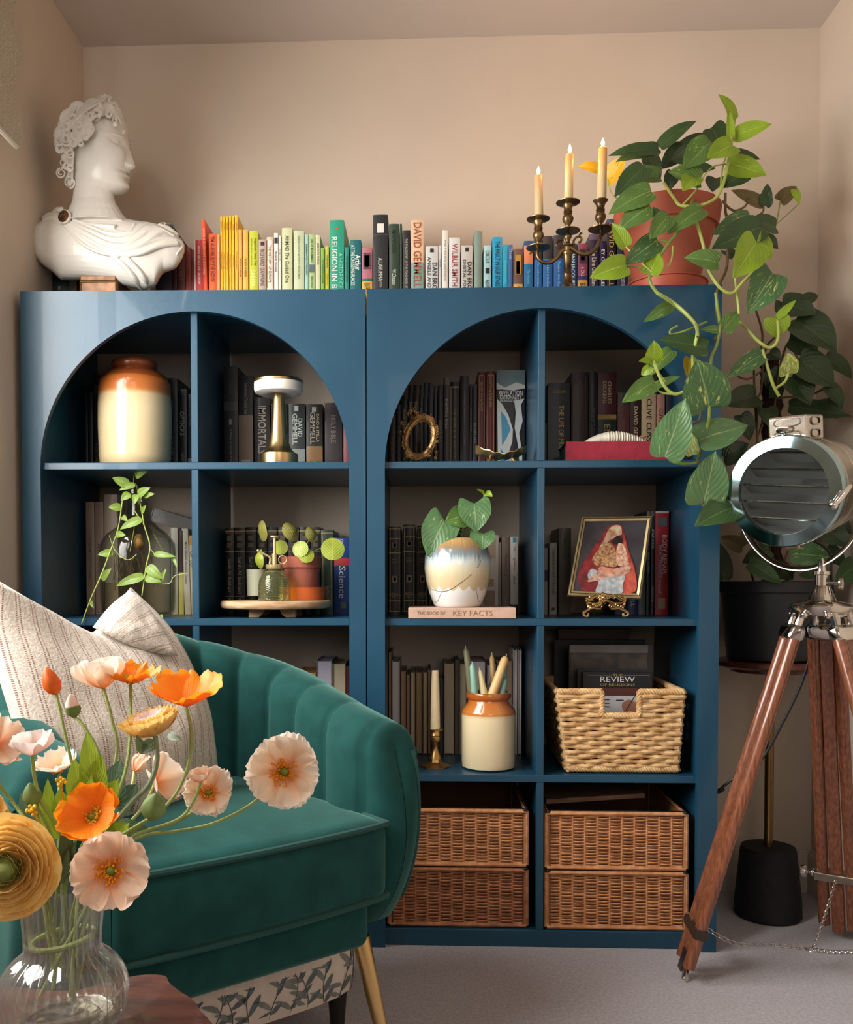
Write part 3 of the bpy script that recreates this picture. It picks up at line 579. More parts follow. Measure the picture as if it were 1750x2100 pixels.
row([(u0, u1, [1080,1076,1078,1080,1080,1082][i], (24,22,26), ['leftmost','second','third','fourth','fifth','rightmost'][i]+' black volume of the gilt-panelled set',
   [('THE HOLY', .375, .5, .018, G_, 0, True), ("QUR'AN", .405, .5, .018, G_, 0, True), ('VOL. 1', .8, .5, .022, G_, 0, True), ('READER', .76, .6, .016, G_, 0, True)], [(.02,.03,G_), (.13,.14,G_), (.29,.305,G_), (.775,.78,G_), (.84,.85,G_), (.96,.97,G_)],
   {'pic': [(.08,.14,.03,.97,G_), (.86,.92,.03,.97,G_), (.3,.7,.18,.24,(130,110,74)), (.38,.62,.19,.23,(30,28,30)), (.28,.72,.56,.64,(150,128,84)), (.4,.6,.58,.62,(60,50,40))], 'dep': .15}) for i, (u0, u1) in enumerate(QS)]+
 [(985,1023,1097,(206,190,176),'wide cream book with gold floral pattern',[],[],{'pic':[(.25,.8,.05,.3,(176,150,120)),(.3,.75,.55,.65,(160,130,100)),(.2,.8,.7,.95,(150,118,84))]}),(1024,1028,1112,(150,130,120),'thin brown pamphlet beside cream floral book'),
 (1029,1046,1101,(126,104,88),'brown book with looping title',[('The Story of Astronomy',.5,.75,.4,(60,52,46))]),(1047,1063,1101,(214,208,200),'white book with red and blue title',[('goldilocks',.36,.26,.34,(190,50,50)),('planet',.56,.15,.34,(30,60,90)),('THE',.15,.06,.3,(150,150,150))],[(.87,1,(40,38,44))],{'pic':[(.3,.75,.01,.07,(40,150,170))]})],
 .25, Z2, .14, 'books behind the drip-glazed pot', 'behind glazed pot', 1170, cell('R', 0, .25))
row([(1108,1124,1124,(150,140,132),'white book with dark band at divider',[],[(.33,.5,(54,42,60))]),(1127,1143,1113,(176,170,160),'narrow pale book with dark capitals',[('ATMOSPHERE OF HOPE  THE PLANET',.4,.64,.32,(60,56,54))],[],{'pic':[(.3,.7,.9,.94,(40,38,40))]}),
 (1146,1172,1083,(92,82,62),'olive hardback left of framed painting',[('AHMADIYYAT',.2,.3,.3,(60,52,40)),('The history and the meaning of it',.62,.5,.1,(120,106,80))],[],{'pic':[(.93,1,0,1,(120,106,80))]}),
 (1262,1286,1150,(30,36,58),'low navy book hidden behind painting'),(1288,1309,1150,(34,46,88),'blue book low behind easel',[('BILL',.75,.2,.4,(170,180,196))]),(1310,1325,1130,(84,92,96),'grey-green book behind painting edge'),
 (1326,1334,1048,(30,30,34),'thin black magazine spine right of painting',[('SERIES NUMBER',.5,.5,.5,(150,150,150))],[(0,.06,(110,100,84))]),(1335,1343,1048,(26,26,30),'second thin black magazine spine',[('STAR WEEK',.27,.2,.6,(200,200,200)),('YEARBOOK',.8,.2,.5,(170,170,170))],[(0,.05,(90,84,74))]),
 (1344,1372,1048,(170,34,48),'thick red manual with white title',[('BODY REPAIR',.42,.38,.34,(220,200,196),.18),('MAINTENANCE manual',.56,.46,.26,(206,180,176),-.14)],[(.0,.02,(206,190,190))],{'pic':[(.15,.85,.06,.15,(90,90,96)),(.2,.75,.84,.94,(170,140,120))],'dep':.15})],
 .25, Z2, .14, 'books behind the framed painting', 'in painting cell', 1170, cell('R', 1, .25))
P_ = dict(fore=True)
row([(608,648,1378,(206,140,90),'thick orange book, fore-edge out',[],[],{'fore':True,'pg':mat('page_edges_orange',(226,166,110),.9,var=.1,vs=90,stretch=(60,1,1))}),(649,681,1354,(150,146,160),'lilac-white block, fore-edge out',[],[],{'fore':True,'pg':mat('page_edges_lilac',(206,198,214),.9,var=.08,vs=90,stretch=(60,1,1))}),(682,709,1360,(190,160,120),'cream block, fore-edge out',[],[],{'fore':True,'pg':M_PAGE}),(710,718,1366,(90,34,30),'thin dark red book by stile')],
 .24, Z3, .15, 'books behind the armchair back', 'above armchair', 1400, cell('L', 1, .25))
row([(786,793,1332,(60,50,48),'narrow dim book at stile',[],[],{'fore':True,'pg':M_PAGEB}),(794,803,1336,(120,100,84),'tall narrow brown block',[],[],{'fore':True,'pg':M_PAGEB}),(804,821,1355,(150,140,144),'grey-lilac block',[],[],{'fore':True,'pg':M_PAGEW}),(822,833,1375,(150,124,104),'tan block above armchair arm',[],[],{'fore':True,'pg':M_PAGEB}),(834,841,1382,(140,116,98),'short tan block',[],[],{'fore':True,'pg':M_PAGEB}),
 (842,852,1377,(150,126,106),'ribbed tan block',[],[],{'fore':True,'pg':M_PAGE}),(853,867,1377,(120,92,66),'brown block, older paper',[],[],{'fore':True,'pg':M_PAGEB}),(868,877,1377,(160,140,126),'pale block left of candle',[],[],{'fore':True,'pg':M_PAGE}),(878,884,1372,(130,110,94),'thin block behind candle',[],[],{'fore':True,'pg':M_PAGEB}),
 (885,898,1390,(70,60,52),'dim brown book straight behind candlestick'),(899,910,1393,(52,56,60),'dark checked cloth book right of candle'),(911,932,1359,(170,152,142),'wide pale block between candle and jar',[],[],{'fore':True,'pg':M_PAGE}),
 (933,942,1353,(96,84,72),'narrow marbled book'),(943,957,1360,(168,148,128),'cream block left of jar rim',[],[],{'fore':True,'pg':M_PAGE}),(958,997,1355,(110,26,40),'crimson hardback, white fore-edge out',[],[],{'fore':True,'pg':M_PAGEW}),(998,1018,1362,(110,120,140),'blue-grey book behind candles',[],[],{'fore':True,'pg':M_PAGEW}),
 (1019,1051,1354,(140,116,96),'thick brown-edged block behind jar',[],[],{'fore':True,'pg':M_PAGEB}),(1052,1061,1331,(206,196,184),'first curved white magazine right of jar',[],[],{'fore':True,'pg':M_PAGEW}),(1062,1070,1331,(200,190,178),'second white magazine right of jar',[],[],{'fore':True,'pg':M_PAGEW})],
 .25, Z3, .14, 'books with page edges outward', 'in candle jar cell', 1450, cell('R', 0, .25))
# ================= bust =================
M_PLASTER = mat('white_plaster', (218, 213, 204), 0.42, var=0.05, vs=12, bump=0.15, bs=60, coat=0.15)
YBu = .13
BO = (1300, 1950)
def bp(x, y, Y=YBu):            # crop coordinates (3.977 per photo pixel) -> world at depth Y
    return pt(x/3.977, 150+y/3.977, Y)
PXB = PXM(YBu, 1)/3.977         # metres per crop unit
bz = bp(760, 1765)
bust = thing('plaster_bust', 'white classical plaster bust with curled hair, head in profile', 'bust', (bz[0], YBu, ZP))
mb = MB()
# head: horizontal slices; image profile gives front (fx) and back (bx) in crop units
SL = [  # y, front, back, half width(crop units)
 (300, 905, 700, 60), (330, 985, 640, 120), (380, 1015, 580, 160), (440, 1028, 545, 182), (500, 1034, 520, 195), (540, 1040, 510, 200), (565, 1046, 505, 202), (600, 1047, 500, 202), (640, 1050, 505, 200),
 (680, 1052, 515, 196), (720, 1053, 530, 190), (760, 1052, 550, 182), (800, 1046, 570, 172), (830, 1036, 590, 165), (860, 1042, 600, 156), (890, 1036, 605, 146), (920, 1044, 610, 134), (945, 1040, 640, 118), (965, 1015, 690, 96), (982, 960, 740, 70), (990, 900, 790, 30)]
ys = np.linspace(300, 990, 64); SLa = np.array(SL, float)
fx = np.interp(ys, SLa[:, 0], SLa[:, 1]); bx = np.interp(ys, SLa[:, 0], SLa[:, 2]); hw = np.interp(ys, SLa[:, 0], SLa[:, 3])
def nose(y):   # protrusion from 560 to 790
    return np.interp(y, [540, 590, 640, 690, 740, 765, 780, 795, 805], [0, 3, 14, 28, 46, 54, 46, 20, 0])
rings = []
NA = 56
for y, f_, b_, h_ in zip(ys, fx, bx, hw):
    ring = []; mid = (f_*0.52+b_*0.48); 
    for k in range(NA):
        th = 2*pi*k/NA; cx_, sy_ = cos(th), sin(th)      # th=0 -> face front (+x)
        a = (f_-mid) if cx_ > 0 else (mid-b_)
        ex = 0.86 if cx_ > 0 else 1.0
        X = mid+a*abs(cx_)**ex*(1 if cx_ > 0 else -1); Yl = h_*abs(sy_)**(.9)*(1 if sy_ > 0 else -1)
        if cx_ > 0:      # features, q = lateral crop units
            q = Yl; fr = cx_
            X += nose(y)*math.exp(-(q/(22+10*np.interp(y, [600, 760], [0, 1])))**2)
            if 720 < y < 800: X += 24*math.exp(-((abs(q)-36)/15)**2)*math.exp(-((y-765)/20)**2)
            X -= 44*math.exp(-((abs(q)-112)/46)**2)*math.exp(-((y-612)/26)**2)       # eye socket
            X += 40*math.exp(-((abs(q)-114)/24)**2)*math.exp(-((y-612)/13)**2)       # eyeball
            X += 22*math.exp(-((abs(q)-112)/56)**2)*math.exp(-((y-572)/13)**2)        # brow
            X += 20*math.exp(-(q/60)**2)*math.exp(-((y-812)/9)**2)                 # upper lip
            X += 20*math.exp(-(q/54)**2)*math.exp(-((y-850)/10)**2)                # lower lip
            X -= 26*math.exp(-(q/90)**2)*math.exp(-((y-831)/6)**2)
            X -= 10*math.exp(-(q/40)**2)*math.exp(-((y-880)/11)**2)
            X += 12*math.exp(-(q/40)**2)*math.exp(-((y-925)/22)**2)
            X += 8*math.exp(-((abs(q)-100)/40)**2)*math.exp(-((y-700)/40)**2)
        P = bp(X, y); ring.append(P+np.array([0, 1, 0])*(-Yl*PXB))
    rings.append(ring)
g = np.array(rings); n0 = len(mb.v); mb.grid(np.concatenate([g, g[:, :1]], 1))
mb.add(g[0], [tuple(range(NA))]); mb.add(g[-1], [tuple(range(NA))[::-1]])
# neck
npth = [bp(745, 820), bp(760, 960), bp(765, 1060), bp(770, 1150), bp(775, 1260)]
mb.tube(smooth_path(npth, 4), [r*PXB for r in np.interp(np.linspace(0, 1, 17), [0, .3, .5, .75, 1], [112, 120, 130, 165, 230])], 28, flat=1.36)
mb.tube([bp(700, 900, YBu-.022), bp(750, 1030, YBu-.030), bp(790, 1220, YBu-.040)], [.006, .008, .008], 12)
# torso: columns from the left stump to the right stump
TC = [ # x, ztop, zbottom, half depth
 (200, 1300, 1360, 20), (215, 1262, 1440, 70), (260, 1245, 1480, 100), (340, 1205, 1560, 130), (420, 1165, 1615, 160), (500, 1130, 1690, 185), (600, 1120, 1690, 205), (700, 1130, 1690, 215), (800, 1140, 1700, 220), (900, 1160, 1715, 215),
 (1000, 1180, 1735, 210), (1100, 1200, 1750, 200), (1190, 1210, 1765, 185), (1270, 1225, 1740, 165), (1320, 1245, 1640, 150), (1380, 1290, 1615, 130), (1430, 1320, 1600, 105), (1480, 1350, 1530, 70), (1505, 1400, 1460, 20)]
TA = np.array(TC, float); xs = np.linspace(200, 1505, 60)
zt_ = np.interp(xs, TA[:, 0], TA[:, 1]); zb_ = np.interp(xs, TA[:, 0], TA[:, 2]); dp_ = np.interp(xs, TA[:, 0], TA[:, 3])
rings = []
for x, a, b_, d in zip(xs, zt_, zb_, dp_):
    ring = []
    for k in range(36):
        th = 2*pi*k/36; c_, s_ = cos(th), sin(th)
        zc_ = (a+b_)/2-(b_-a)/2*np.sign(s_)*abs(s_)**.75
        y_ = d*np.sign(c_)*abs(c_)**.8
        pec = 40*math.exp(-(((x-560)/170)**2))*math.exp(-(((zc_-1400)/130)**2))+35*math.exp(-(((x-1080)/170)**2))*math.exp(-(((zc_-1450)/130)**2))
        if c_ > 0: y_ += pec*c_
        ring.append(bp(x, zc_, YBu-y_*PXB))
    rings.append(ring)
g = np.array(rings); mb.grid(np.concatenate([g, g[:, :1]], 1)); mb.add(g[0], [tuple(range(36))[::-1]]); mb.add(g[-1], [tuple(range(36))])
remesh(mb, 'figure', M_PLASTER, bust, .0013, 2)
# hair: curls and flowing locks
rnd = random.Random(7)
hb = MB()
def hpt(x, y, side=1, out=0):
    """point on the head shell at crop (x,y), on the visible side"""
    i = np.interp(y, ys, np.arange(len(ys))); f_ = np.interp(y, ys, fx); b_ = np.interp(y, ys, bx); h_ = np.interp(y, ys, hw)
    mid = f_*.52+b_*.48; a = (f_-mid) if x > mid else (mid-b_); q = min(.98, abs((x-mid)/max(a, 1))); yl = h_*(1-q**2.3)**.5*1.03+10
    return bp(x, y)+np.array([0, -1, 0])*(yl+out)*PXB*side
# skull cap of hair
for side in (1, -1):
    for (x, y, r) in [(640,470,110),(560,560,80),(570,650,75),(700,400,100),(820,380,100),(930,380,70),(600,740,60),(650,600,90),(560,470,60),(700,520,80),(780,440,90),(700,620,70),(760,520,70),(840,440,70)]:
        p = hpt(x, y, side); hb.ball(p, r*PXB*.85, 10, 8, sc=(1, .36, 1))
hb.ball(bp(760, 400), 150*PXB, 12, 8, sc=(1.4, .9, .6)); hb.ball(bp(590, 600), 120*PXB, 12, 8, sc=(.8, 1.3, 1.4))
def lock(pts, r, side=1, out=20):
    P = [hpt(x, y, side, out) for x, y in pts]
    P = smooth_path(P, 5); n = len(P); hb.tube(P, [PXB*r*(.45+.75*sin(pi*(.12+.8*i/n))) for i in range(n)], 7)
def curl(x, y, r, side=1, out=26, turns=1.5, tr=11, a0=0):
    P = []
    for k in range(18):
        t = k/17; a = a0+turns*2*pi*t; rr = r*(1-.72*t); P.append(hpt(x, y, side, out+14*t)+np.array([cos(a)*rr*PXB, 0, sin(a)*rr*PXB]))
    hb.tube(P, [PXB*tr*(1-.4*k/17) for k in range(18)], 7)
for side in (1, -1):
    for k in range(13):   # locks sweeping from the crown to the back
        x0 = 720-k*4; y0 = 330+k*12
        lock([(x0, y0), (640-k*6, 350+k*14), (560-k*5+rnd.uniform(-12, 12), 420+k*14), (505+rnd.uniform(-6, 10), 520+k*12), (500+k*3, 600+k*9)], 10, side, 40)
    for k in range(9):    # band over temple rising to the top knot
        lock([(640+k*12, 640-k*26), (690+k*10, 560-k*18), (760+k*12, 470-k*12), (830+k*8, 360-k*14), (850+k*4, 290-k*8)], 10, side, 52)
    for k in range(8):
        lock([(1020-k*22, 470-k*4), (1005-k*20, 430-k*8), (970-k*18, 350-k*6), (900-k*6, 260)], 12, side, 12)
    for (x, y, r) in [(790,470,38),(880,450,34),(960,440,28),(780,530,34),(640,660,44),(720,640,36),(760,600,28),(830,480,26),(690,500,38),(760,700,24),(560,640,40),(660,760,36),(560,700,34),(700,690,30),(800,650,26),(540,860,40),(600,930,46),(560,780,36),(640,850,30),(520,560,30),(1000,500,18),(700,600,40),(640,560,34),(600,820,30),(740,560,30)]:
        curl(x, y, r*1.1, side, 50, 1.6, 9, rnd.uniform(0, 6))
    for k in range(8):    # wavy locks over the ear and temple
        x0 = 640+k*22; lock([(x0+90, 440+k*4), (x0+40, 520), (x0+62, 590), (x0+10, 660), (x0+30-k*8, 740-k*10)], 9, side, 44)
    for k in range(6): lock([(600+k*10, 700), (560+k*22, 760), (600+k*10, 830), (570+k*12, 900), (600+k*4, 955)], 10, side, 26)
    for (x, y) in [(1030, 520), (1000, 420), (960, 330), (1010, 385)]: curl(x, y, 16, side, 4, 1.2, 9, rnd.uniform(0, 6))
# top knot
for k in range(16):
    a = 2*pi*k/16; P = [bp(870+60*cos(a), 330, YBu+60*sin(a)*PXB), bp(850+75*cos(a), 270, YBu+70*sin(a)*PXB), bp(838+60*cos(a+.5), 215, YBu+50*sin(a+.5)*PXB), bp(835+20*cos(a+1), 185, YBu+18*sin(a+1)*PXB)]
    hb.tube(smooth_path(P, 4), [13*PXB*s for s in np.interp(np.linspace(0, 1, 13), [0, .5, 1], [1, 1.3, .6])], 7)
hb.ball(bp(845, 255), 70*PXB, 10, 8, sc=(1, 1, 1.1)); hb.ball(bp(920, 270), 45*PXB, 10, 8); hb.ball(bp(940, 320), 50*PXB, 10, 8)
for (x, y, r) in [(820,215,28),(880,210,26),(900,260,28),(940,300,26),(800,260,26),(960,350,24)]:
    P = [bp(x, y, YBu-60*PXB)+np.array([cos(a*.55)*r*(1-a/22)*PXB, 0, sin(a*.55)*r*(1-a/22)*PXB]) for a in range(18)]; hb.tube(P, 10*PXB, 6)
remesh(hb, 'hair', M_PLASTER, bust, .0012, 0)
# drapery
db = MB()
def tfront(x, z, out=0):
    a, b_, d = [np.interp(x, xs, q) for q in (zt_, zb_, dp_)]
    s_ = max(-1, min(1, ((a+b_)/2-z)/((b_-a)/2+1e-6))); s_ = np.sign(s_)*abs(s_)**(1/.75); c_ = sqrt(max(0, 1-s_*s_)); y_ = d*c_**.8
    pec = 40*math.exp(-(((x-560)/170)**2))*math.exp(-(((z-1400)/130)**2))+35*math.exp(-(((x-1080)/170)**2))*math.exp(-(((z-1450)/130)**2))
    return bp(x, z, YBu-(y_+pec*c_+out)*PXB)
E0 = [(430,1190),(470,1230),(540,1250)]
FO = [[(540,1230),(700,1345),(860,1430),(1000,1450),(1150,1400),(1280,1330),(1430,1320)],
      [(540,1222),(720,1320),(880,1395),(1020,1405),(1150,1330),(1250,1260),(1340,1280)],
      [(550,1215),(740,1290),(900,1350),(1040,1340),(1140,1270),(1210,1220)],
      [(560,1212),(740,1255),(860,1300),(960,1310),(1060,1290),(1100,1230)],
      [(560,1218),(700,1240),(800,1240),(880,1250),(940,1260)],
      [(520,1240),(640,1370),(800,1460),(960,1480),(1140,1470),(1300,1410),(1450,1390)],
      [(900,1480),(1000,1560),(1100,1680),(1160,1762)],[(1010,1490),(1100,1580),(1180,1680),(1220,1760)],
      [(1150,1400),(1250,1370),(1400,1350),(1490,1400),(1440,1480)],[(1180,1300),(1300,1270),(1420,1330)]]
for k, f_ in enumerate(FO):
    P = smooth_path([tfront(x, z, 6) for x, z in f_], 7); n = len(P)
    db.tube(P, [PXB*(17+7*sin(3*i/n+k)) for i in range(n)], 8, flat=1)
for i in range(24):     # cloth between folds
    t = i/23; a = np.array([560+t*20, 1225]); 
top = smooth_path([np.array([*p, 0]) for p in [(545,1222),(740,1250),(900,1262),(1040,1290),(1130,1225),(1290,1235),(1440,1320),(1500,1395)]], 5)
bot = smooth_path([np.array([*p, 0]) for p in [(530,1240),(650,1370),(820,1465),(960,1482),(1140,1470),(1300,1415),(1420,1400),(1490,1410)]], 5)
fr_, bk_ = [], []
for a, c in zip(top, bot):
    col = []; cb = []
    for j in range(9):
        x, z = (a*(1-j/8)+c*(j/8))[:2]; col.append(tfront(x, z, 10)); cb.append(tfront(x, z, -30))
    fr_.append(col); bk_.append(cb)
db.grid(fr_); db.grid([c[::-1] for c in bk_])
db.grid([[f[0], b_[0]] for f, b_ in zip(fr_, bk_)]); db.grid([[b_[-1], f[-1]] for f, b_ in zip(fr_, bk_)])
db.grid([fr_[0], bk_[0]]); db.grid([bk_[-1], fr_[-1]])
for (x0, z0, x1, z1) in [(350,1190,460,1160),(355,1210,470,1190),(430,1150,520,1110),(1290,1240,1450,1330)]:
    db.tube([tfront(x0, z0, -20), tfront((x0+x1)/2, (z0+z1)/2-10, 0), tfront(x1, z1, 0)], [PXB*20, PXB*30, PXB*22], 8)
db.tube([tfront(560, 1170, 0), tfront(600, 1205, 8), tfront(720, 1235, 6), tfront(950, 1250, 0)], PXB*16, 8)
remesh(db, 'drapery', M_PLASTER, bust, .0015, 1)
bc = tfront(524, 1172, 78)
br = MB().lathe([(0, -.004), (.0165, -.004), (.0175, 0), (.016, .003), (.0145, .0035)], 28, bc, frame((-.25, -1, .1)), cap1=False).build('brooch_rim', M_PLASTER, bust)
bq = MB().lathe([(.0146, .001), (.0146, .003), (.010, .0042), (0.0001, .0045)], 24, bc, frame((-.25, -1, .1)))
A_ = frame((-.25, -1, .1))
for k in range(14): a = rnd.uniform(0, 6.28); q = rnd.uniform(0, .010); bq.ball(bc+A_ @ np.array([cos(a)*q, sin(a)*q, .004]), .0028, 7, 5)
bq.build('brooch', mat('brooch_bronze', (120, 84, 56), .38, .7, var=.5, vs=120, col2=(56, 36, 26)), bust)
# plinth with plaque
pl = MB(); a = bp(705, 1765); b2 = bp(1010, 1765); pz = bp(800, 1716)[2]
pl.bbox((a[0], YBu-.045, ZP+.0005), (b2[0], YBu+.06, pz-.006), .003).bbox((a[0]+.002, YBu-.048, pz-.010), (b2[0]-.002, YBu+.063, pz+.004), .003)
pl.build('plinth', mat('bust_plinth_bronze', (126, 88, 58), .4, .3, var=.4, vs=60), bust)
MB().tube([(a[0]+.004, YBu-.047, ZP+.004), (a[0]+.004, YBu-.047, pz-.011), (b2[0]-.004, YBu-.047, pz-.011), (b2[0]-.004, YBu-.047, ZP+.004)], .0013, 6, closed=True).build('plaque_frame', mat('gilt_edge', (190, 150, 96), .35, .8), bust)
lettering(bust, 'APOLLO', ((a[0]+b2[0])/2, YBu-.0458, ZP+.022), (1, 0, 0), (0, 0, 1), .05, .014, mat('gilt_edge', (190, 150, 96), .35, .8))
# ================= candelabra =================
M_BRASSD = mat('antique_brass', (150, 122, 84), .32, .9, var=.45, vs=24, col2=(70, 54, 38), bump=.15, bs=80)
YC = .055
def c4(x, y, Y=YC): return pt(1040+x/5.833, 240+y/5.833, Y)
cb = c4(725, 2000); sc4 = PXM(YC, 1)/5.833
cnd = thing('candelabra', 'antique brass three-armed candelabra on top of the right bookcase', 'candelabra', (cb[0], YC, ZP))
def prof4(pts, cx_, zoff=None):     # (halfwidth, ycrop)
    return [(max(1e-4, h*sc4), c4(cx_, y)[2]) for h, y in pts]
st = MB(); x0_ = cb[0]
P = prof4([(80,2200),(78,2100),(66,2010),(48,1960),(50,1930),(44,1900),(52,1880),(42,1860),(40,1800),(46,1700),(55,1650),(62,1640),(60,1615),(36,1600),(40,1560),(60,1545),(58,1530),(30,1515),(22,1490),(30,1470),(46,1440),(46,1420),(30,1400),(22,1385)], 725)
P = [(P[0][0]*1.0, ZP+.0005)]+[p for p in P if p[1] > ZP+.004]
P[0] = (.034, ZP+.0005); P.insert(1, (.034, ZP+.006)); P.insert(2, (.022, ZP+.012)); P = [p for i, p in enumerate(P) if i < 3 or p[1] > ZP+.013]
st.lathe(P, 28, (x0_, YC, 0)).build('stem', M_BRASSD, cnd)
def cupdish(x, ytop, ybot, rt, wide, Y=YC, tag=None):
    """drip dish, baluster cup, rim for one candle"""
    d = MB(); c = c4(x, ytop); H = ybot-ytop
    pr = [(8,ybot),(140,ybot-4) if wide else (20,ybot),(142,ybot-12) if wide else (22,ybot-12),(40,ybot-2+0),(18,ybot-20),(18,ybot-55),(30,ybot-80),(56,ybot-120),(66,ybot-150),(60,ybot-180),(44,ybot-205),(52,ybot-215),(44,ybot-226),(54,ybot-238),(46,ybot-250),(50,ybot-290),(62,ybot-320),(rt,ybot-345),(rt+2,ybot-352),(rt-6,ybot-356),(52,ybot-352),(50,ybot-335)]
    pr = [(h*sc4, c4(x, y)[2]) for h, y in pr]; 
    pr = [pr[0]]+[(r_, z_) for r_, z_ in pr[1:]]
    d.lathe(pr, 28, (c[0], Y, 0)); return d, c4(x, ybot-340)
d, t1 = cupdish(380, 0, 1570, 134, True); d.build('candle_holder', M_BRASSD, cnd)
d, t2 = cupdish(735, 0, 1372, 138, True, YC+.0); d.build('candle_holder', M_BRASSD, cnd)
d, t3 = cupdish(1125, 0, 1350, 86, True); d.build('candle_holder', M_BRASSD, cnd)
def arm(pts, r, Y=YC): 
    P = smooth_path([c4(x, y, Y) for x, y in pts], 6); n = len(P); return MB().tube(P, [sc4*r*(1.25-.5*i/n) for i in range(n)], 9)
a1 = arm([(725,1570),(660,1600),(600,1680),(520,1735),(440,1740),(380,1690),(360,1620),(375,1570)], 24); a1.tube(smooth_path([c4(*p) for p in [(665,1590),(690,1540),(660,1490),(610,1490),(590,1530),(620,1560),(645,1535)]], 5), 13*sc4, 7)
a1.tube(smooth_path([c4(*p) for p in [(360,1640),(330,1610),(300,1610),(280,1640)]], 4), 12*sc4, 7); a1.build('arm', M_BRASSD, cnd)
a2 = arm([(745,1550),(800,1590),(870,1630),(960,1640),(1050,1590),(1100,1500),(1125,1400),(1125,1350)], 24); a2.tube(smooth_path([c4(*p) for p in [(800,1560),(800,1480),(850,1430),(890,1450),(885,1490),(855,1500)]], 5), 13*sc4, 7)
a2.tube(smooth_path([c4(*p) for p in [(1120,1440),(1170,1390),(1210,1380),(1230,1400)]], 4), 12*sc4, 7); a2.tube(smooth_path([c4(*p) for p in [(860,1440),(880,1390),(900,1400)]], 3), 11*sc4, 6); a2.build('arm', M_BRASSD, cnd)
# candles
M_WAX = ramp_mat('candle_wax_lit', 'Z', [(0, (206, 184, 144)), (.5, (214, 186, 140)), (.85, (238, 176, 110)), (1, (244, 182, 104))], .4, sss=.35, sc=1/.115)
M_WICK = mat('wick', (40, 26, 20), .9)
M_FLAME = bpy.data.materials.new('flame'); M_FLAME.use_nodes = True; nt = M_FLAME.node_tree
em = nt.nodes.new('ShaderNodeEmission'); em.inputs[0].default_value = (1, .72, .34, 1); em.inputs[1].default_value = 14
nt.links.new(em.outputs[0], nt.nodes['Material Output'].inputs[0])
for (x0c, ytopc, xb, ybc, fy, word, half) in [(377,700,383,1225,590,'left',51),(752,445,737,1030,322,'middle',50),(1148,368,1132,1020,250,'right',53)]:
    top = c4(x0c, ytopc); bot = c4(xb, ybc)
    ca = thing('taper_candle', 'ivory lit taper candle in the %s candelabra cup' % word, 'candle', bot, 'lit candles in the candelabra')
    L = top-bot; A_ = frame(L); ln = np.linalg.norm(L); r_ = half*sc4
    MB().lathe([(r_*1.05, 0), (r_, ln*.4), (r_*.96, ln-.003), (r_*.8, ln-.0004), (r_*.3, ln-.0015)], 20, bot, A_).build('wax', M_WAX, ca)
    MB().tube([top-A_[:, 2]*.002, top+A_[:, 2]*.005], .0007, 5).build('wick', M_WICK, ca)
    ft = c4(x0c-6, fy); hfl = ft[2]-top[2]-.002; fl = top+np.array([0, 0, .0025])
    MB().lathe([(.0001, 0), (.0022, hfl*.1), (.0040, hfl*.3), (.0040, hfl*.42), (.0026, hfl*.68), (.0009, hfl*.9), (.0001, hfl)], 12, fl).build('flame', M_FLAME, ca)
    l = bpy.data.lights.new('candle_light', 'POINT'); l.energy = 0.95; l.color = (1, .52, .22); l.shadow_soft_size = .006
    lo = bpy.data.objects.new('candle_light', l); COL.objects.link(lo); lo.location = tuple(fl+np.array([0, 0, hfl*.45]))
# ================= shelf objects, first row =================
def lathe_px(name, label, cat, pts, u, Y, zbase, parts, group=None, n=40):
    """pts in photo px: (half width px, v)"""
    pass
def rz(pts, Y, u): return [(max(1e-4, PXM(Y, h)), pt(u, v, Y)[2]) for h, v in pts]
# big brown and cream jar
YJ = .15; xj = pt(277, 850, YJ)[0]
M_JAR = ramp_mat('salt_glaze_jar', 'Z', [(0, (214, 192, 148)), (.60, (220, 200, 158)), (.735, (214, 190, 146)), (.775, (198, 126, 62)), (.80, (190, 108, 46)), (.92, (176, 96, 40)), (.93, (130, 66, 28)), (1, (128, 62, 28))], .30, coat=.4, noise=.03, ns=9, sc=1/.235, bump=.12, bs=40)
jr = thing('stoneware_jar', 'large glazed stoneware jar, ochre shoulder over cream body, on top-left shelf', 'jar', (xj, YJ, Z1))
pj = rz([(60, 955), (71, 942), (72, 930), (74, 870), (74, 830), (73, 815), (72.6, 800), (73, 798), (71, 785), (64, 772), (50, 764), (44, 760), (43, 757), (46, 754), (47, 748), (44, 743), (40, 741), (37, 743), (36, 756)], YJ, 277)
z_lo = Z1+.0003; zz = [p[1] for p in pj]; k_ = (zz[11]-z_lo)/(zz[11]-zz[0]); pj = [(r_, z_lo+(z-zz[0])*k_ if i < 11 else z) for i, (r_, z) in enumerate(pj)]
MB().lathe(pj, 64, (xj, YJ, 0), cap1=False).build('body', M_JAR, jr)
MB().lathe([(PXM(YJ, 36.5), pj[-1][1]-.004), (.001, pj[-1][1]-.004)], 32, (xj, YJ, 0), cap0=False).build('inner_shadow_disc', mat('jar_inside', (60, 36, 22), .5), jr)
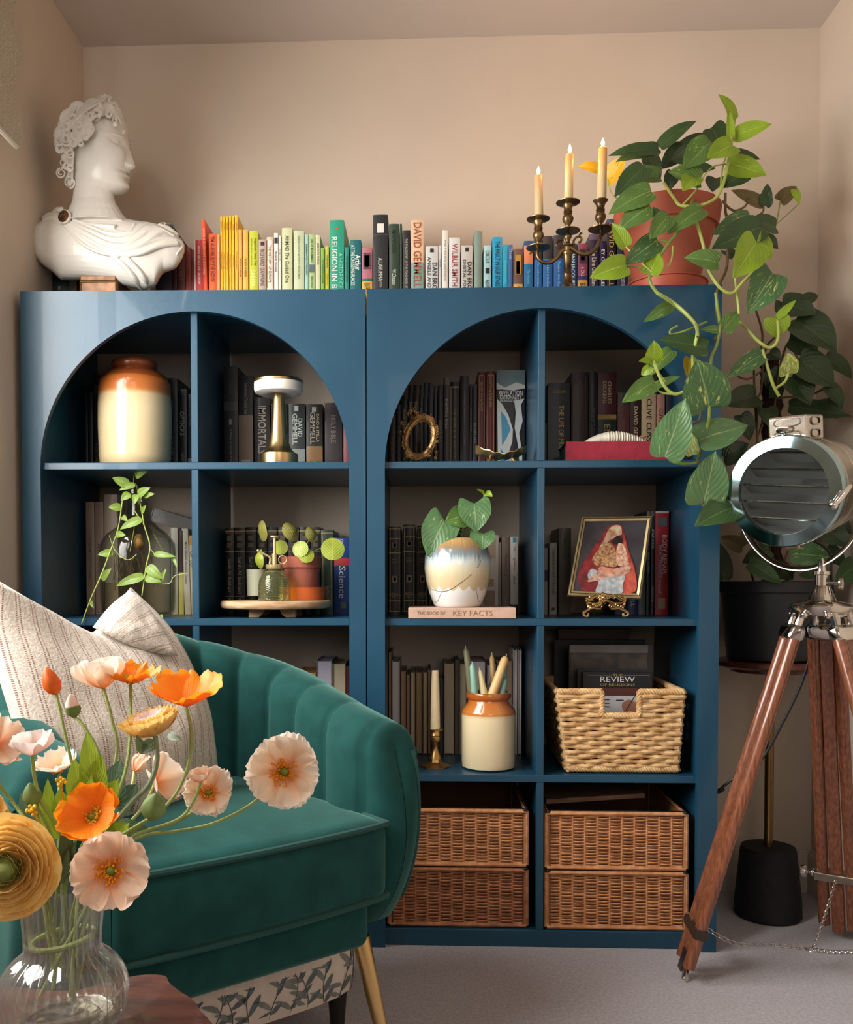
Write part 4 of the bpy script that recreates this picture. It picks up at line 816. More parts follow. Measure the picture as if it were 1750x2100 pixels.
# mushroom lamp
YL = .10; xl_ = pt(572, 900, YL)[0]
M_BRASS = mat('brushed_brass', (206, 178, 124), .3, 1.0, var=.12, vs=60, stretch=(1, 1, .05))
ml = thing('table_lamp', 'cordless mushroom table lamp, brushed brass stem with opal disc head', 'lamp', (xl_, YL, Z1))
pb = rz([(1, 949), (38, 949), (39.5, 947), (39.5, 932), (37, 930.5), (30, 926), (24, 917), (20, 905), (16.5, 885), (14, 850), (11.5, 806)], YL, 572); zb0 = pb[0][1]
pb = [(r_, max(z, Z1+.0003) if i > 1 else Z1+.0003) for i, (r_, z) in enumerate(pb)]
MB().lathe(pb, 48, (xl_, YL, 0)).build('stem_base', M_BRASS, ml)
MB().lathe(rz([(10, 806), (34, 812), (48, 806), (50, 800), (50, 787), (49, 784), (10, 784)], YL, 572), 56, (xl_, YL, 0)).build('diffuser', mat('opal_white', (236, 230, 224), .35, sss=.3), ml)
MB().lathe(rz([(49.5, 787), (50.5, 786), (50.5, 782), (47, 779), (20, 777), (.1, 777)], YL, 572), 56, (xl_, YL, 0)).build('cap', M_BRASS, ml)
# oval rococo frame
M_ORN = mat('antique_gilt', (176, 138, 88), .36, .75, var=.5, vs=50, col2=(84, 60, 38), bump=.3, bs=120)
YO = .07
def c3(x, y, Y=YO): return pt(780+x/5.147, 620+y/5.147, Y)
of = thing('oval_frame', 'ornate antique gilt oval frame standing empty on the shelf', 'picture frame', (c3(420, 1690)[0], YO, Z1))
tilt = .15; oc = (420, 1430); rx, ry = 150, 205
ring = [c3(oc[0]+rx*cos(a)+(-.30)*ry*-sin(a)*.55, oc[1]-ry*sin(a)) for a in np.linspace(0, 2*pi, 48, endpoint=False)]
s3 = PXM(YO, 1)/5.147
MB().tube(ring, [s3*(24+8*(k % 3 == 0)) for k in range(48)], 8, closed=True).build('oval_rim', M_ORN, of)
MB().tube([ (np.array(c3(*oc))+(p-np.array(c3(*oc)))*.86) for p in ring], 9*s3, 6, closed=True).build('inner_bead', M_ORN, of)
ob = MB(); r2 = random.Random(3)
for k in range(40):
    a = 2*pi*k/40; c = ring[int(k*48/40) % 48]; d = c-np.array(c3(*oc)); d /= np.linalg.norm(d); rr = r2.uniform(20, 34)*s3
    P = [c+d*s3*14+np.array([cos(t*.7)*rr*(1-t/14), -.003, sin(t*.7)*rr*(1-t/14)]) for t in range(11)]; ob.tube(P, 9*s3, 6)
for (x, y, s_) in [(340,1150,46),(300,1190,30),(390,1190,30),(230,1290,26),(210,1390,26),(245,1520,28),(290,1650,26),(360,1650,22),(450,1640,26),(520,1630,22),(590,1600,24),(600,1480,20),(520,1290,20),(340,1230,30),(590,1650,20),(260,1670,20)]:
    c = c3(x, y)
    for q in range(5):
        a = q*2*pi/5+r2.random(); e = c+np.array([cos(a), 0, sin(a)])*s_*s3*1.15; ob.tube(smooth_path([c, (c+e)/2+np.array([0, -.004, .003]), e], 4), [8*s3, 9*s3, 10*s3, 10*s3, 9*s3, 8*s3, 6*s3, 4*s3, 2*s3], 6)
    ob.ball(c+np.array([0, -.003, 0]), 10*s3, 8, 6)
ob.build('scrollwork', M_ORN, of)
MB().tube([c3(420, 1300, YO+.01), c3(400, 1500, YO+.05), (c3(390, 1680)[0], YO+.075, Z1+.002)], .002, 6).build('rear_strut', M_ORN, of)
# leaf dish
ld = thing('leaf_dish', 'small gilt leaf-shaped dish in front of the streaked wide book', 'dish', (c3(1270, 1690)[0], .05, Z1))
g = []; dc = c3(1275, 1640, .05); L_ = 265*s3
for i in range(21):
    t = -1+2*i/20; w_ = .034*(1-abs(t)**2.2)**.7+.0006; rowp = []
    for j in range(11):
        s_ = -1+2*j/10; zz = .0045+.016*(s_*s_)*(.5+.5*abs(t))+.014*abs(t)**2+.0016*sin(16*t+3*s_); rowp.append((dc[0]+t*L_, .05+s_*w_, Z1+.004+zz))
    g.append(rowp)
dm = MB().grid(g); g2 = [[(x, y, z-.0016) for x, y, z in r_] for r_ in g]; dm.grid([r_[::-1] for r_ in g2]); dm.grid([[a_[0], b_[0]] for a_, b_ in zip(g, g2)]); dm.grid([[b_[-1], a_[-1]] for a_, b_ in zip(g, g2)])
dm.build('leaf_bowl', mat('gilt_dish', (200, 168, 116), .28, .9, var=.3, vs=40), ld)
for x, y in ((-.03, -.012), (.03, -.012), (0, .016)): MB().tube([(dc[0]+x, .05+y, Z1+.0004), (dc[0]+x*.8, .05+y*.8, Z1+.009)], [.003, .002], 8).build('foot', mat('gilt_dish', (200, 168, 116), .28, .9), ld)
# red cloth box lying with shell on it
YR = .05; A = pt(1162, 942, YR); B = pt(1388, 905, YR)
rb = thing('book', 'thick crimson cloth book lying flat in front of upright books', 'book', ((A[0]+B[0])/2, YR, Z1), 'books in the right arch top-right cell')
zt = pt(1270, 905, YR)[2]; mr = mat('crimson_cloth', (150, 36, 54), .75, var=.15, vs=40, bump=.4, bs=300)
c_ = MB().bbox((A[0], YR, Z1), (B[0], YR+.13, Z1+.003), .001).bbox((A[0], YR, zt-.003), (B[0], YR+.13, zt), .001); nn = 8
c_.grid([[(x, YR-.002*(1-((2*k/nn)-1)**2), Z1+(zt-Z1)*k/nn) for k in range(nn+1)] for x in (A[0], B[0])]); c_.grid([[(x, YR+.003, Z1+(zt-Z1)*k/nn) for k in range(nn+1)] for x in (B[0], A[0])]); c_.build('cover', mr, rb)
MB().box((A[0]+.003, YR+.003, Z1+.003), (B[0]-.003, YR+.127, zt-.003)).build('pages', M_PAGEW, rb, smooth=False)
sh = thing('seashell', 'white ribbed seashell resting on the crimson book', 'seashell', (pt(1255, 900, .09)[0], .09, zt))
S0 = pt(1197, 903, .09); S1 = pt(1325, 893, .09); g = []; n = 60
for i in range(n+1):
    t = i/n; R_s = .0155*(sin(pi*min(1, t*.93+.02))**.75)*(1-.25*t)+.0008; rib_ = 1+(.10*sin(t*150) if t > .38 else .02*sin(t*60)); R_s *= rib_
    x = S0[0]+(S1[0]-S0[0])*t; zc_ = zt+max(.0158*(sin(pi*min(1, t*.93+.02))**.75), .002)*.86
    g.append([(x, .09+R_s*1.5*cos(a), max(zt+.0004, zc_+R_s*sin(a))) for a in np.linspace(0, 2*pi, 19)])
MB().grid(g).build('shell_body', mat('shell_white', (226, 218, 202), .6, var=.12, vs=50, bump=.4, bs=120), sh)
MB().tube([S1+np.array([-.012, 0, -.006]), S1+np.array([.004, 0, .001])], [.006, .001], 8).build('shell_tip', mat('shell_tan', (170, 130, 96), .6), sh)
# ================= leaves =================
def leaf_mat(name, base, vein, spot=None, amt=0.0, rough=.36, sc=26, edge=None):
    """leaf skin: midrib and side veins from the UV map, cream flecks from noise"""
    if name in MC: return MC[name]
    M = bpy.data.materials.new(name); M.use_nodes = True; MC[name] = M; nt = M.node_tree; N = nt.nodes; Lk = nt.links.new; b = N['Principled BSDF']
    b.inputs['Roughness'].default_value = rough; b.inputs['Coat Weight'].default_value = .15; b.inputs['Coat Roughness'].default_value = .25
    uv = N.new('ShaderNodeUVMap'); sp = N.new('ShaderNodeSeparateXYZ'); Lk(uv.outputs[0], sp.inputs[0])
    def mth(op, a, b_=None, c=None):
        m_ = N.new('ShaderNodeMath'); m_.operation = op
        for i, q in enumerate((a, b_, c)):
            if q is None: continue
            if isinstance(q, (int, float)): m_.inputs[i].default_value = q
            else: Lk(q, m_.inputs[i])
        return m_.outputs[0]
    def mix(f, a, b_):
        m_ = N.new('ShaderNodeMix'); m_.data_type = 'RGBA'
        Lk(f, m_.inputs[0])
        for i, q in ((6, a), (7, b_)):
            if isinstance(q, tuple): m_.inputs[i].default_value = (*q, 1)
            else: Lk(q, m_.inputs[i])
        return m_.outputs[2]
    u = mth('ABSOLUTE', mth('SUBTRACT', sp.outputs[0], .5)); mid = mth('LESS_THAN', u, .018)
    w1 = mth('SINE', mth('MULTIPLY', mth('SUBTRACT', sp.outputs[1], mth('MULTIPLY', u, 1.1)), 46.0)); vv = mth('GREATER_THAN', w1, .9)
    tc = N.new('ShaderNodeTexCoord'); nz = N.new('ShaderNodeTexNoise'); nz.inputs['Scale'].default_value = 30; Lk(tc.outputs['Object'], nz.inputs['Vector'])
    B0 = lin(base); c0 = mix(nz.outputs['Fac'], tuple(x*.7 for x in B0), tuple(min(1, x*1.3) for x in B0))
    c1 = mix(mth('MULTIPLY', vv, .10), c0, lin(vein)); c1 = mix(mth('MULTIPLY', mid, .7), c1, lin(vein))
    if spot:
        mp = N.new('ShaderNodeMapping'); mp.inputs['Scale'].default_value = (5, 1.6, 1); mp.inputs['Rotation'].default_value = (0, 0, .5); Lk(uv.outputs[0], mp.inputs[0])
        oi = N.new('ShaderNodeObjectInfo'); ad = N.new('ShaderNodeVectorMath'); ad.operation = 'ADD'; Lk(mp.outputs[0], ad.inputs[0]); 
        n2 = N.new('ShaderNodeTexNoise'); n2.noise_dimensions = '4D'; n2.inputs['Scale'].default_value = 2.6; n2.inputs['Detail'].default_value = 6; n2.inputs['Roughness'].default_value = .72; Lk(mp.outputs[0], n2.inputs['Vector']); Lk(mth('MULTIPLY', oi.outputs['Random'], 40), n2.inputs['W'])
        rp = N.new('ShaderNodeValToRGB'); rp.color_ramp.elements[0].position = .66-amt*.28; rp.color_ramp.elements[1].position = .70-amt*.28; Lk(n2.outputs['Fac'], rp.inputs[0])
        c1 = mix(rp.outputs[0], c1, lin(spot))
    Lk(c1, b.inputs['Base Color']); tr = N.new('ShaderNodeBsdfTranslucent'); Lk(c1, tr.inputs[0]); mx = N.new('ShaderNodeMixShader'); mx.inputs[0].default_value = .28
    bp_ = N.new('ShaderNodeBump'); bp_.inputs['Strength'].default_value = .22; bp_.inputs['Distance'].default_value = .001; Lk(w1, bp_.inputs['Height']); Lk(bp_.outputs[0], b.inputs['Normal'])
    Lk(b.outputs[0], mx.inputs[1]); Lk(tr.outputs[0], mx.inputs[2]); Lk(mx.outputs[0], N['Material Output'].inputs[0]); return M
LM = dict(
 d=leaf_mat('leaf_dark', (54, 84, 44), (96, 124, 70), (120, 140, 70), .12), m=leaf_mat('leaf_mid', (88, 124, 56), (150, 176, 100), (190, 196, 110), .22),
 l=leaf_mat('leaf_lime', (140, 172, 40), (190, 206, 100), (214, 220, 120), .10), v=leaf_mat('leaf_variegated', (70, 112, 66), (150, 176, 120), (206, 210, 120), .32),
 g=leaf_mat('leaf_grey_green', (92, 132, 84), (156, 180, 128), (200, 212, 140), .20), y=leaf_mat('leaf_yellowing', (196, 164, 30), (220, 196, 80), (120, 130, 40), .2),
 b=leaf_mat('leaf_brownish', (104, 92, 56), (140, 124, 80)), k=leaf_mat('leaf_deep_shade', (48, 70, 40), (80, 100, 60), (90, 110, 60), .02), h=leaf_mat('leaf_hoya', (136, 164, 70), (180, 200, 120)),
 w=leaf_mat('leaf_white_lime', (160, 184, 70), (226, 232, 170), (230, 234, 180), .5))
M_STEM = mat('plant_stem', (128, 146, 70), .5, var=.3, vs=30); M_STEMB = mat('plant_stem_brown', (104, 84, 54), .7, var=.3, vs=40); M_STEML = mat('plant_stem_lime', (168, 180, 92), .45, var=.2, vs=30)
def leaf(parent, base, tip, w, m, nrm=(0, -1, .25), fold=.25, droop=.12, heart=.16, curl=0.0, name='leaf', rnd_=None):
    base = np.array(base, float); tip = np.array(tip, float); ax = tip-base; L = np.linalg.norm(ax); ax = ax/L
    nrm = np.array(nrm, float); nrm = nrm-ax*np.dot(nrm, ax); nrm /= np.linalg.norm(nrm)+1e-9; sd = np.cross(ax, nrm)
    nu, nv = 9, 15; P = []; UVs = []
    for i in range(nu):
        s_ = -1+2*i/(nu-1); col = []
        for j in range(nv):
            t = (j/(nv-1))**1.35; ww = 1.14*w/2*(sin(pi*min(1, t**.60*.985+.012))**.74)
            if t > .8: ww *= 1-((t-.8)/.2)**2*.45
            y = t*L-(heart*1.0*min(L, w*1.2)*(abs(s_)**1.3)*sin(pi*min(1, (t/.34))**.62) if t < .34 else 0)
            if t == 0: ww = w*.015
            q = base+ax*y+sd*(s_*ww)+nrm*(fold*abs(s_)*ww+droop*L*(sin(pi*t)*.5-t*t)+curl*L*s_*sin(pi*t)+.02*w*sin(7*t+3*s_))
            col.append(q); UVs.append(((s_+1)/2, t))
        P.append(col)
    return MB().grid(P).build(name, m, parent, uv=UVs)
def stem(parent, pts, r, m=None, name='stem', n=5): return MB().tube(smooth_path(pts, n), r, 7).build(name, m or M_STEM, parent)
# ================= left bookcase, second row =================
# glass demijohn with vines
YD = .13; xd_ = pt(283, 1150, YD)[0]
M_GLASS = thin_glass('clear_glass'); M_GLASS_B = thin_glass('bottle_glass', (250, 251, 248), 1.5)
dj = thing('glass_bottle', 'large clear glass demijohn with small loop handles, vines trailing out', 'bottle', (xd_, YD, Z2))
po = rz([(.1, 1266), (66, 1266), (74, 1258), (76, 1235), (77, 1160), (77, 1130), (74, 1112), (62, 1095), (44, 1082), (32, 1070), (26, 1056), (23, 1040), (22, 1022), (22, 1016), (27, 1014), (27, 1006), (22, 1004)], YD, 283)
dz = Z2+.0005-po[0][1]; po = [(r_, z+dz*max(0, 1-i/6)) for i, (r_, z) in enumerate(po)]
po = fixbase(po, Z2+.0005); pi_ = [(max(.0001, r_-.003), z+(.004 if i < 3 else 0)) for i, (r_, z) in enumerate(po)]
MB().lathe(po+pi_[::-1], 48, (xd_, YD, 0), cap0=False, cap1=False).build('bottle_body', M_GLASS_B, dj)
hm = MB()
for sx in (-1, 1):
    c = pt(283+sx*34, 1052, YD-.006); hm.tube([c+np.array([cos(a)*.011*1.0, 0, sin(a)*.012]) for a in np.linspace(0, 2*pi, 16, endpoint=False)], .0032, 8, closed=True)
hm.build('loop_handle', M_GLASS_B, dj)
zw = pt(283, 1195, YD)[2]; MB().lathe([(.001, Z2+.006), (PXM(YD, 62), Z2+.006), (PXM(YD, 71), Z2+.014), (PXM(YD, 72), zw), (.001, zw)], 40, (xd_, YD, 0), cap0=False, cap1=False).build('water', thin_glass('water_tint', (240, 236, 222), .5), dj)
vn = thing('hoya_vines', 'long green vine cuttings trailing from the demijohn neck over the cushion', 'plant', (xd_, YD, Z2+.17))
def c5_(x, y, Y=YD-.09): return pt(100+x/5.147, 950+y/5.147, Y)
for pts_, r_ in [([(905,480),(890,330),(895,200),(900,110)], 9), ([(930,520),(900,700),(860,930)], 8), ([(950,430),(935,260),(915,210)], 11), ([(935,260),(985,520),(1010,660),(1070,880),(1030,1080),(1010,1220),(985,1400)], 12), ([(860,330),(790,340),(775,420),(735,680),(660,900),(550,1190),(440,1440),(350,1690)], 12),
                 ([(1070,900),(1140,980),(1220,1000)], 7), ([(1010,1200),(1120,1260),(1270,1270),(1330,1190),(1480,1160)], 7), ([(910,510),(960,580),(1010,660)], 9), ([(640,760),(700,920),(830,1020),(930,960)], 7), ([(1100,740),(1160,840),(1220,960)], 8)]:
    inb = r_ in (8,) ; P = [c5_(x, y, YD-.02 if y < 350 or (r_ == 8) else YD-.09-(.05 if x < 700 and y > 1100 else 0)) for x, y in pts_]; stem(vn, P, PXM(.05, r_/5.147*.55), M_STEML)
for (bx_, by_, tx_, ty_, w_) in [(915,130,1045,70,100),(850,235,670,150,95),(915,225,740,280,62),(860,320,760,390,85),(930,330,900,430,70),(945,340,1065,255,85),(940,470,1010,440,0),(1010,350,1110,320,55),(765,470,630,460,80),(985,590,745,690,90),(775,560,830,610,55),(720,750,805,760,70),(985,520,1020,445,48),(680,950,515,960,80),(560,1230,650,1110,80),(1010,1190,700,1290,95),(1040,1090,1200,1220,100),(1030,1190,1180,1250,110),(1180,1250,1235,1110,45),(1110,960,1335,980,60),(930,110,905,95,30),(1180,1600,1200,1650,40),(440,1450,470,1530,36),(1320,1000,1350,1100,30)]:
    if w_ == 0: continue
    leaf(vn, c5_(bx_, by_), c5_(tx_, ty_, YD-.10), PXM(.04, w_/5.147), LM['h'], heart=.0, fold=.3, droop=.1)
MB().ball(c5_(955, 830, YD), .013, 12, 10, sc=(1, 1, 1.5)).build('root_seed', mat('seed_tan', (170, 124, 60), .6, var=.4, vs=90, col2=(90, 56, 26)), vn)
rm = MB(); rr_ = random.Random(5)
for k in range(26):
    p = c5_(880+rr_.uniform(-220, 220), 960+rr_.uniform(-30, 90), YD); P = [p]
    for q in range(6): P.append(P[-1]+np.array([rr_.uniform(-.007, .007), rr_.uniform(-.005, .005), -.012]))
    rm.tube([np.array([xd_, YD, 0])*np.array([1, 1, 0])+np.array([max(-.058, min(.058, (x-xd_))), max(-.05, min(.05, y-YD)), max(Z2+.01, z)]) for x, y, z in P], .0006, 4)
rm.build('roots', M_STEMB, vn)
# cake stand and the things on it
YK = .13; xk = pt(567, 1240, YK)[0]
M_WOODP = mat('whitewashed_wood', (206, 180, 146), .6, var=.35, vs=14, stretch=(1, 1, 6), col2=(166, 126, 88), bump=.3, bs=60)
zt_k = pt(567, 1231, YK-.0)[2]; zb_k = pt(567, 1247, YK)[2]; rk = PXM(YK, 114)
ck = thing('cake_stand', 'pale whitewashed round wooden stand on four feet in left middle cell', 'stand', (xk, YK, Z2))
MB().lathe([(rk-.006, zb_k), (rk-.001, zb_k+.003), (rk, (zb_k+zt_k)/2), (rk-.001, zt_k-.003), (rk-.005, zt_k)], 56, (xk, YK, 0)).build('board', M_WOODP, ck, ang=.9)
for sx in (-1, 1):
    for sy in (-1, 1):
        f = MB(); x0 = xk+sx*PXM(YK, 47); x1 = xk+sx*PXM(YK, 15); y = YK+sy*.05
        pr = [(x1, zb_k-.0002), (x0, zb_k-.0002), (x0, Z2+.0002), (x0-sx*PXM(YK, 20), Z2+.0002), (x0-sx*PXM(YK, 28), Z2+.008)]
        n = len(pr); f.add([(x, y-.012, z) for x, z in pr]+[(x, y+.012, z) for x, z in pr], [tuple(range(n)), tuple(range(n, 2*n))[::-1]]+[(i, (i+1) % n, n+(i+1) % n, n+i) for i in range(n)]).build('foot', M_WOODP, ck, smooth=False)
ZK = zt_k+.0003
cu_ = thing('candle_glass', 'white candle in a clear tumbler on the wooden stand', 'candle', (pt(527, 1200, YK+.02)[0], YK+.02, ZK)); xc = pt(527, 1200, YK+.02)[0]
rc = PXM(YK, 24); zc1 = pt(527, 1155, YK+.02)[2]; zc0 = pt(527, 1168, YK+.02)[2]
MB().lathe([(.001, ZK), (rc*.9, ZK), (rc, zc1), (rc-.0016, zc1), (rc*.9-.0016, ZK+.010), (.001, ZK+.010)], 36, (xc, YK+.02, 0), cap0=False, cap1=False).build('tumbler', M_GLASS, cu_)
MB().lathe([(.001, ZK+.0105), (rc*.9-.002, ZK+.0105), (rc*.97-.002, zc0), (.001, zc0)], 32, (xc, YK+.02, 0), cap0=False, cap1=False).build('wax', mat('white_wax', (232, 222, 206), .5, sss=.2), cu_)
MB().tube([(xc, YK+.02, zc0), (xc, YK+.02, zc0+.008)], .0009, 5).build('wick', M_WICK, cu_)
ms = thing('plant_mister', 'olive ribbed glass plant mister with brass pump', 'mister', (pt(563, 1200, YK-.05)[0], YK-.05, ZK)); xm_ = pt(563, 1200, YK-.05)[0]; YM = YK-.05
def c6_(x, y, Y=YM): return pt(400+x/5.147, 970+y/5.147, Y)
pm = [(165,1335),(170,1325),(170,1250),(168,1190),(160,1130),(135,1080),(100,1045),(66,1022),(60,1008)]; pm = [(h*PXM(YM, 1)/5.147, c6_(840, y)[2]) for h, y in pm]; pm[0] = (pm[0][0], ZK); pm[1] = (pm[1][0], ZK+.002)
g = MB(); vs = []; nn = 96; pf = []
for i in range(60):
    t = i/59*(len(pm)-1); a = int(min(t, len(pm)-2)); f = t-a; pf.append((pm[a][0]*(1-f)+pm[a+1][0]*f, pm[a][1]*(1-f)+pm[a+1][1]*f))
for r_, z in pf:
    for k in range(nn):
        th = 2*pi*k/nn; herring = abs(((th*6/(2*pi)) % 1)-.5)*2; rr = r_*(1+.022*sin(z*1500+herring*9)*(1 if r_ > .012 else 0)); vs.append((xm_+rr*cos(th), YM+rr*sin(th), z))
fs = [(i*nn+k, i*nn+(k+1) % nn, (i+1)*nn+(k+1) % nn, (i+1)*nn+k) for i in range(59) for k in range(nn)]+[tuple(range(nn))[::-1]]
g.add(vs, fs); ni = [(max(.001, r_-.0018), z+.001) for r_, z in pm]; g.lathe(ni[::-1], 40, (xm_, YM, 0), cap0=False); g.build('ribbed_bottle', thin_glass('olive_glass', (238, 240, 206), 1.9, .03), ms)
M_BRASSM = mat('matt_brass', (196, 172, 124), .42, .7)
zc_ = c6_(840, 1008)[2]; u6 = PXM(YM, 1)/5.147
MB().lathe([(84*u6, zc_-.001), (90*u6, zc_+.002), (90*u6, zc_+.008), (80*u6, zc_+.0095)], 40, (xm_, YM, 0), rib=.03, ribn=30).build('collar', M_BRASSM, ms)
MB().lathe([(28*u6, zc_+.009), (28*u6, c6_(840, 850)[2]), (14*u6, c6_(840, 848)[2]), (14*u6, c6_(840, 685)[2]), (50*u6, c6_(840, 678)[2]), (50*u6, c6_(840, 664)[2]), (30*u6, c6_(840, 660)[2])], 20, (xm_+.001, YM, 0)).build('pump', M_BRASSM, ms)
MB().tube(smooth_path([c6_(*p) for p in [(790,960),(795,900),(760,870),(700,840),(670,820)]], 5), 11*u6, 8).ball(c6_(668, 820), 18*u6, 8, 6).build('spout', M_BRASSM, ms)
MB().tube([c6_(925+42*cos(a), 915+42*sin(a), YM) for a in np.linspace(0, 2*pi, 20, endpoint=False)], 5*u6, 6, closed=True).build('finger_ring', M_BRASSM, ms)
# small terracotta pot with pilea, in a saucer
YP = YK+.02; xp = pt(619, 1190, YP)[0]; M_TERRA = mat('terracotta', (176, 98, 76), .8, var=.28, vs=18, bump=.3, bs=90, col2=(150, 84, 68)); M_TERRAO = mat('orange_plastic', (200, 96, 44), .45, var=.08, vs=12)
sa = thing('saucer', 'orange plant saucer on the wooden stand', 'saucer', (xp+.004, YP, ZK))
rs = PXM(YP, 47); zs_ = pt(619, 1205, YP)[2]
MB().lathe([(.001, ZK), (rs*.93, ZK), (rs, zs_), (rs*1.02, zs_), (rs*1.02, zs_+.001), (rs*.97, zs_+.001), (rs*.9, ZK+.003), (.001, ZK+.003)], 44, (xp+.004, YP, 0), cap0=False, cap1=False).build('dish', M_TERRAO, sa)
pp = thing('potted_pilea', 'small terracotta pot with round-leaved pilea on the wooden stand', 'potted plant', (xp, YP, ZK+.0035))
zr0, zr1 = pt(619, 1164, YP)[2], pt(619, 1142, YP)[2]; r1 = PXM(YP, 41)
MB().lathe([(.001, ZK+.0035), (r1*.74, ZK+.0035), (r1*.9, zr0), (r1, zr0), (r1*1.02, zr1-.001), (r1*.98, zr1), (r1*.92, zr1), (r1*.88, zr1-.012), (.001, zr1-.012)], 44, (xp, YP, 0), cap0=False, cap1=False).build('pot', M_TERRA, pp)
MB().lathe([(r1*.89, zr1-.011), (.001, zr1-.009)], 24, (xp, YP, 0), cap0=False).build('soil', mat('soil', (52, 40, 32), .95, bump=1, bs=200), pp)
M_PIL = leaf_mat('leaf_pilea', (172, 186, 66), (206, 214, 120)); M_PILB = leaf_mat('leaf_pilea_olive', (150, 146, 74), (180, 176, 110))
def pilea(cx, cy, rx, ry, nrm, m, cup=.15, Y=YP-.05):
    c = c6_(cx, cy, Y); A_ = frame(nrm, (1, 0, 0)); u = PXM(Y, 1)/5.147; P = []; UVs = []
    for i in range(7):
        q = i/6
        for k in range(20): pass
    P = []
    for i in range(7):
        q = max(.02, i/6); rw = []
        for k in range(21):
            a = 2*pi*k/20; v = A_ @ np.array([q*cos(a)*max(rx, ry)*u, q*sin(a)*max(rx, ry)*u, -cup*q*q*max(rx, ry)*u+.04*max(rx,ry)*u*sin(3*a)*q]); rw.append(c+v); UVs.append((.5+q*cos(a)*.5, .5+q*sin(a)*.5))
        P.append(rw)
    MB().grid(P).build('leaf', m, pp, uv=UVs); return c
top_ = np.array([xp, YP, zr1-.008])
for (cx, cy, rx, ry, nr, m, cup) in [(685,615,60,112,(-.75,-.5,-.1),M_PILB,.3),(905,785,75,78,(.1,-1,.1),M_PIL,.05),(635,910,45,105,(-.85,-.4,0),M_PIL,.6),(1040,600,60,110,(.55,-.5,.3),M_PILB,.5),(1110,800,70,90,(-.2,-.9,.2),M_PIL,.1),(1175,868,78,85,(.2,-.9,.35),M_PIL,.1),(1260,640,48,90,(.75,-.5,.2),M_PILB,.5),(1455,800,125,110,(.15,-.95,.25),M_PIL,.08)]:
    c = pilea(cx, cy, rx, ry, nr, m, cup); stem(pp, [top_+np.array([(c[0]-xp)*.2, -.005, 0]), (top_+c)/2+np.array([0, 0, .012]), c+np.array([0, .002, 0])], .0011, mat('pilea_stem', (170, 120, 96), .6))
# ================= right bookcase, second row =================
YG = .07
a = pt(838, 1258, YG-.04); b2 = pt(1057, 1258, YG-.04); zt = pt(940, 1246, YG-.04)[2]
bk = thing('book', 'blush pink cloth book lying flat under the glazed pot', 'book', ((a[0]+b2[0])/2, .05, Z2))
Y0 = YG-.055
MB().bbox((a[0], Y0, Z2), (b2[0], Y0+.155, Z2+.0028), .0008).bbox((a[0], Y0, zt-.0028), (b2[0], Y0+.155, zt), .0008).bbox((a[0], Y0-.001, Z2), (b2[0], Y0+.002, zt), .0009).build('cover', mat('blush_cloth', (190, 158, 140), .8, var=.12, vs=30, bump=.4, bs=300), bk)
MB().box((a[0]+.003, Y0+.0025, Z2+.0028), (b2[0]-.003, Y0+.152, zt-.0028)).build('pages', M_PAGEW, bk, smooth=False)
lettering(bk, 'THE BOOK OF', (a[0]+(b2[0]-a[0])*.215, Y0-.0015, (Z2+zt)/2), (1, 0, 0), (0, 0, 1), .062, .0075, ink((120, 88, 62)), keep=False)
lettering(bk, 'KEY FACTS', (a[0]+(b2[0]-a[0])*.60, Y0-.0015, (Z2+zt)/2), (1, 0, 0), (0, 0, 1), .088, .0115, mat('gold_ink', (140, 106, 66), .5), keep=False)
YQ = YG+.015; xq = pt(939, 1180, YQ)[0]; ZQ = zt+.0003
gp = thing('glazed_pot', 'round drip-glazed planter, ochre blue and cream with fine cracks', 'planter', (xq, YQ, ZQ))
pz_ = rz([(.1, 1243), (44, 1243), (49, 1238), (58, 1215), (65, 1190), (68, 1165), (67, 1140), (61, 1122), (54, 1112), (48, 1106), (45, 1104.5), (43, 1106), (48, 1122)], YQ, 939)
dz = ZQ-pz_[0][1]; hh = pz_[10][1]-ZQ; pz_ = fixbase([(r_, z+dz*max(0, 1-i/9)) for i, (r_, z) in enumerate(pz_)], ZQ)
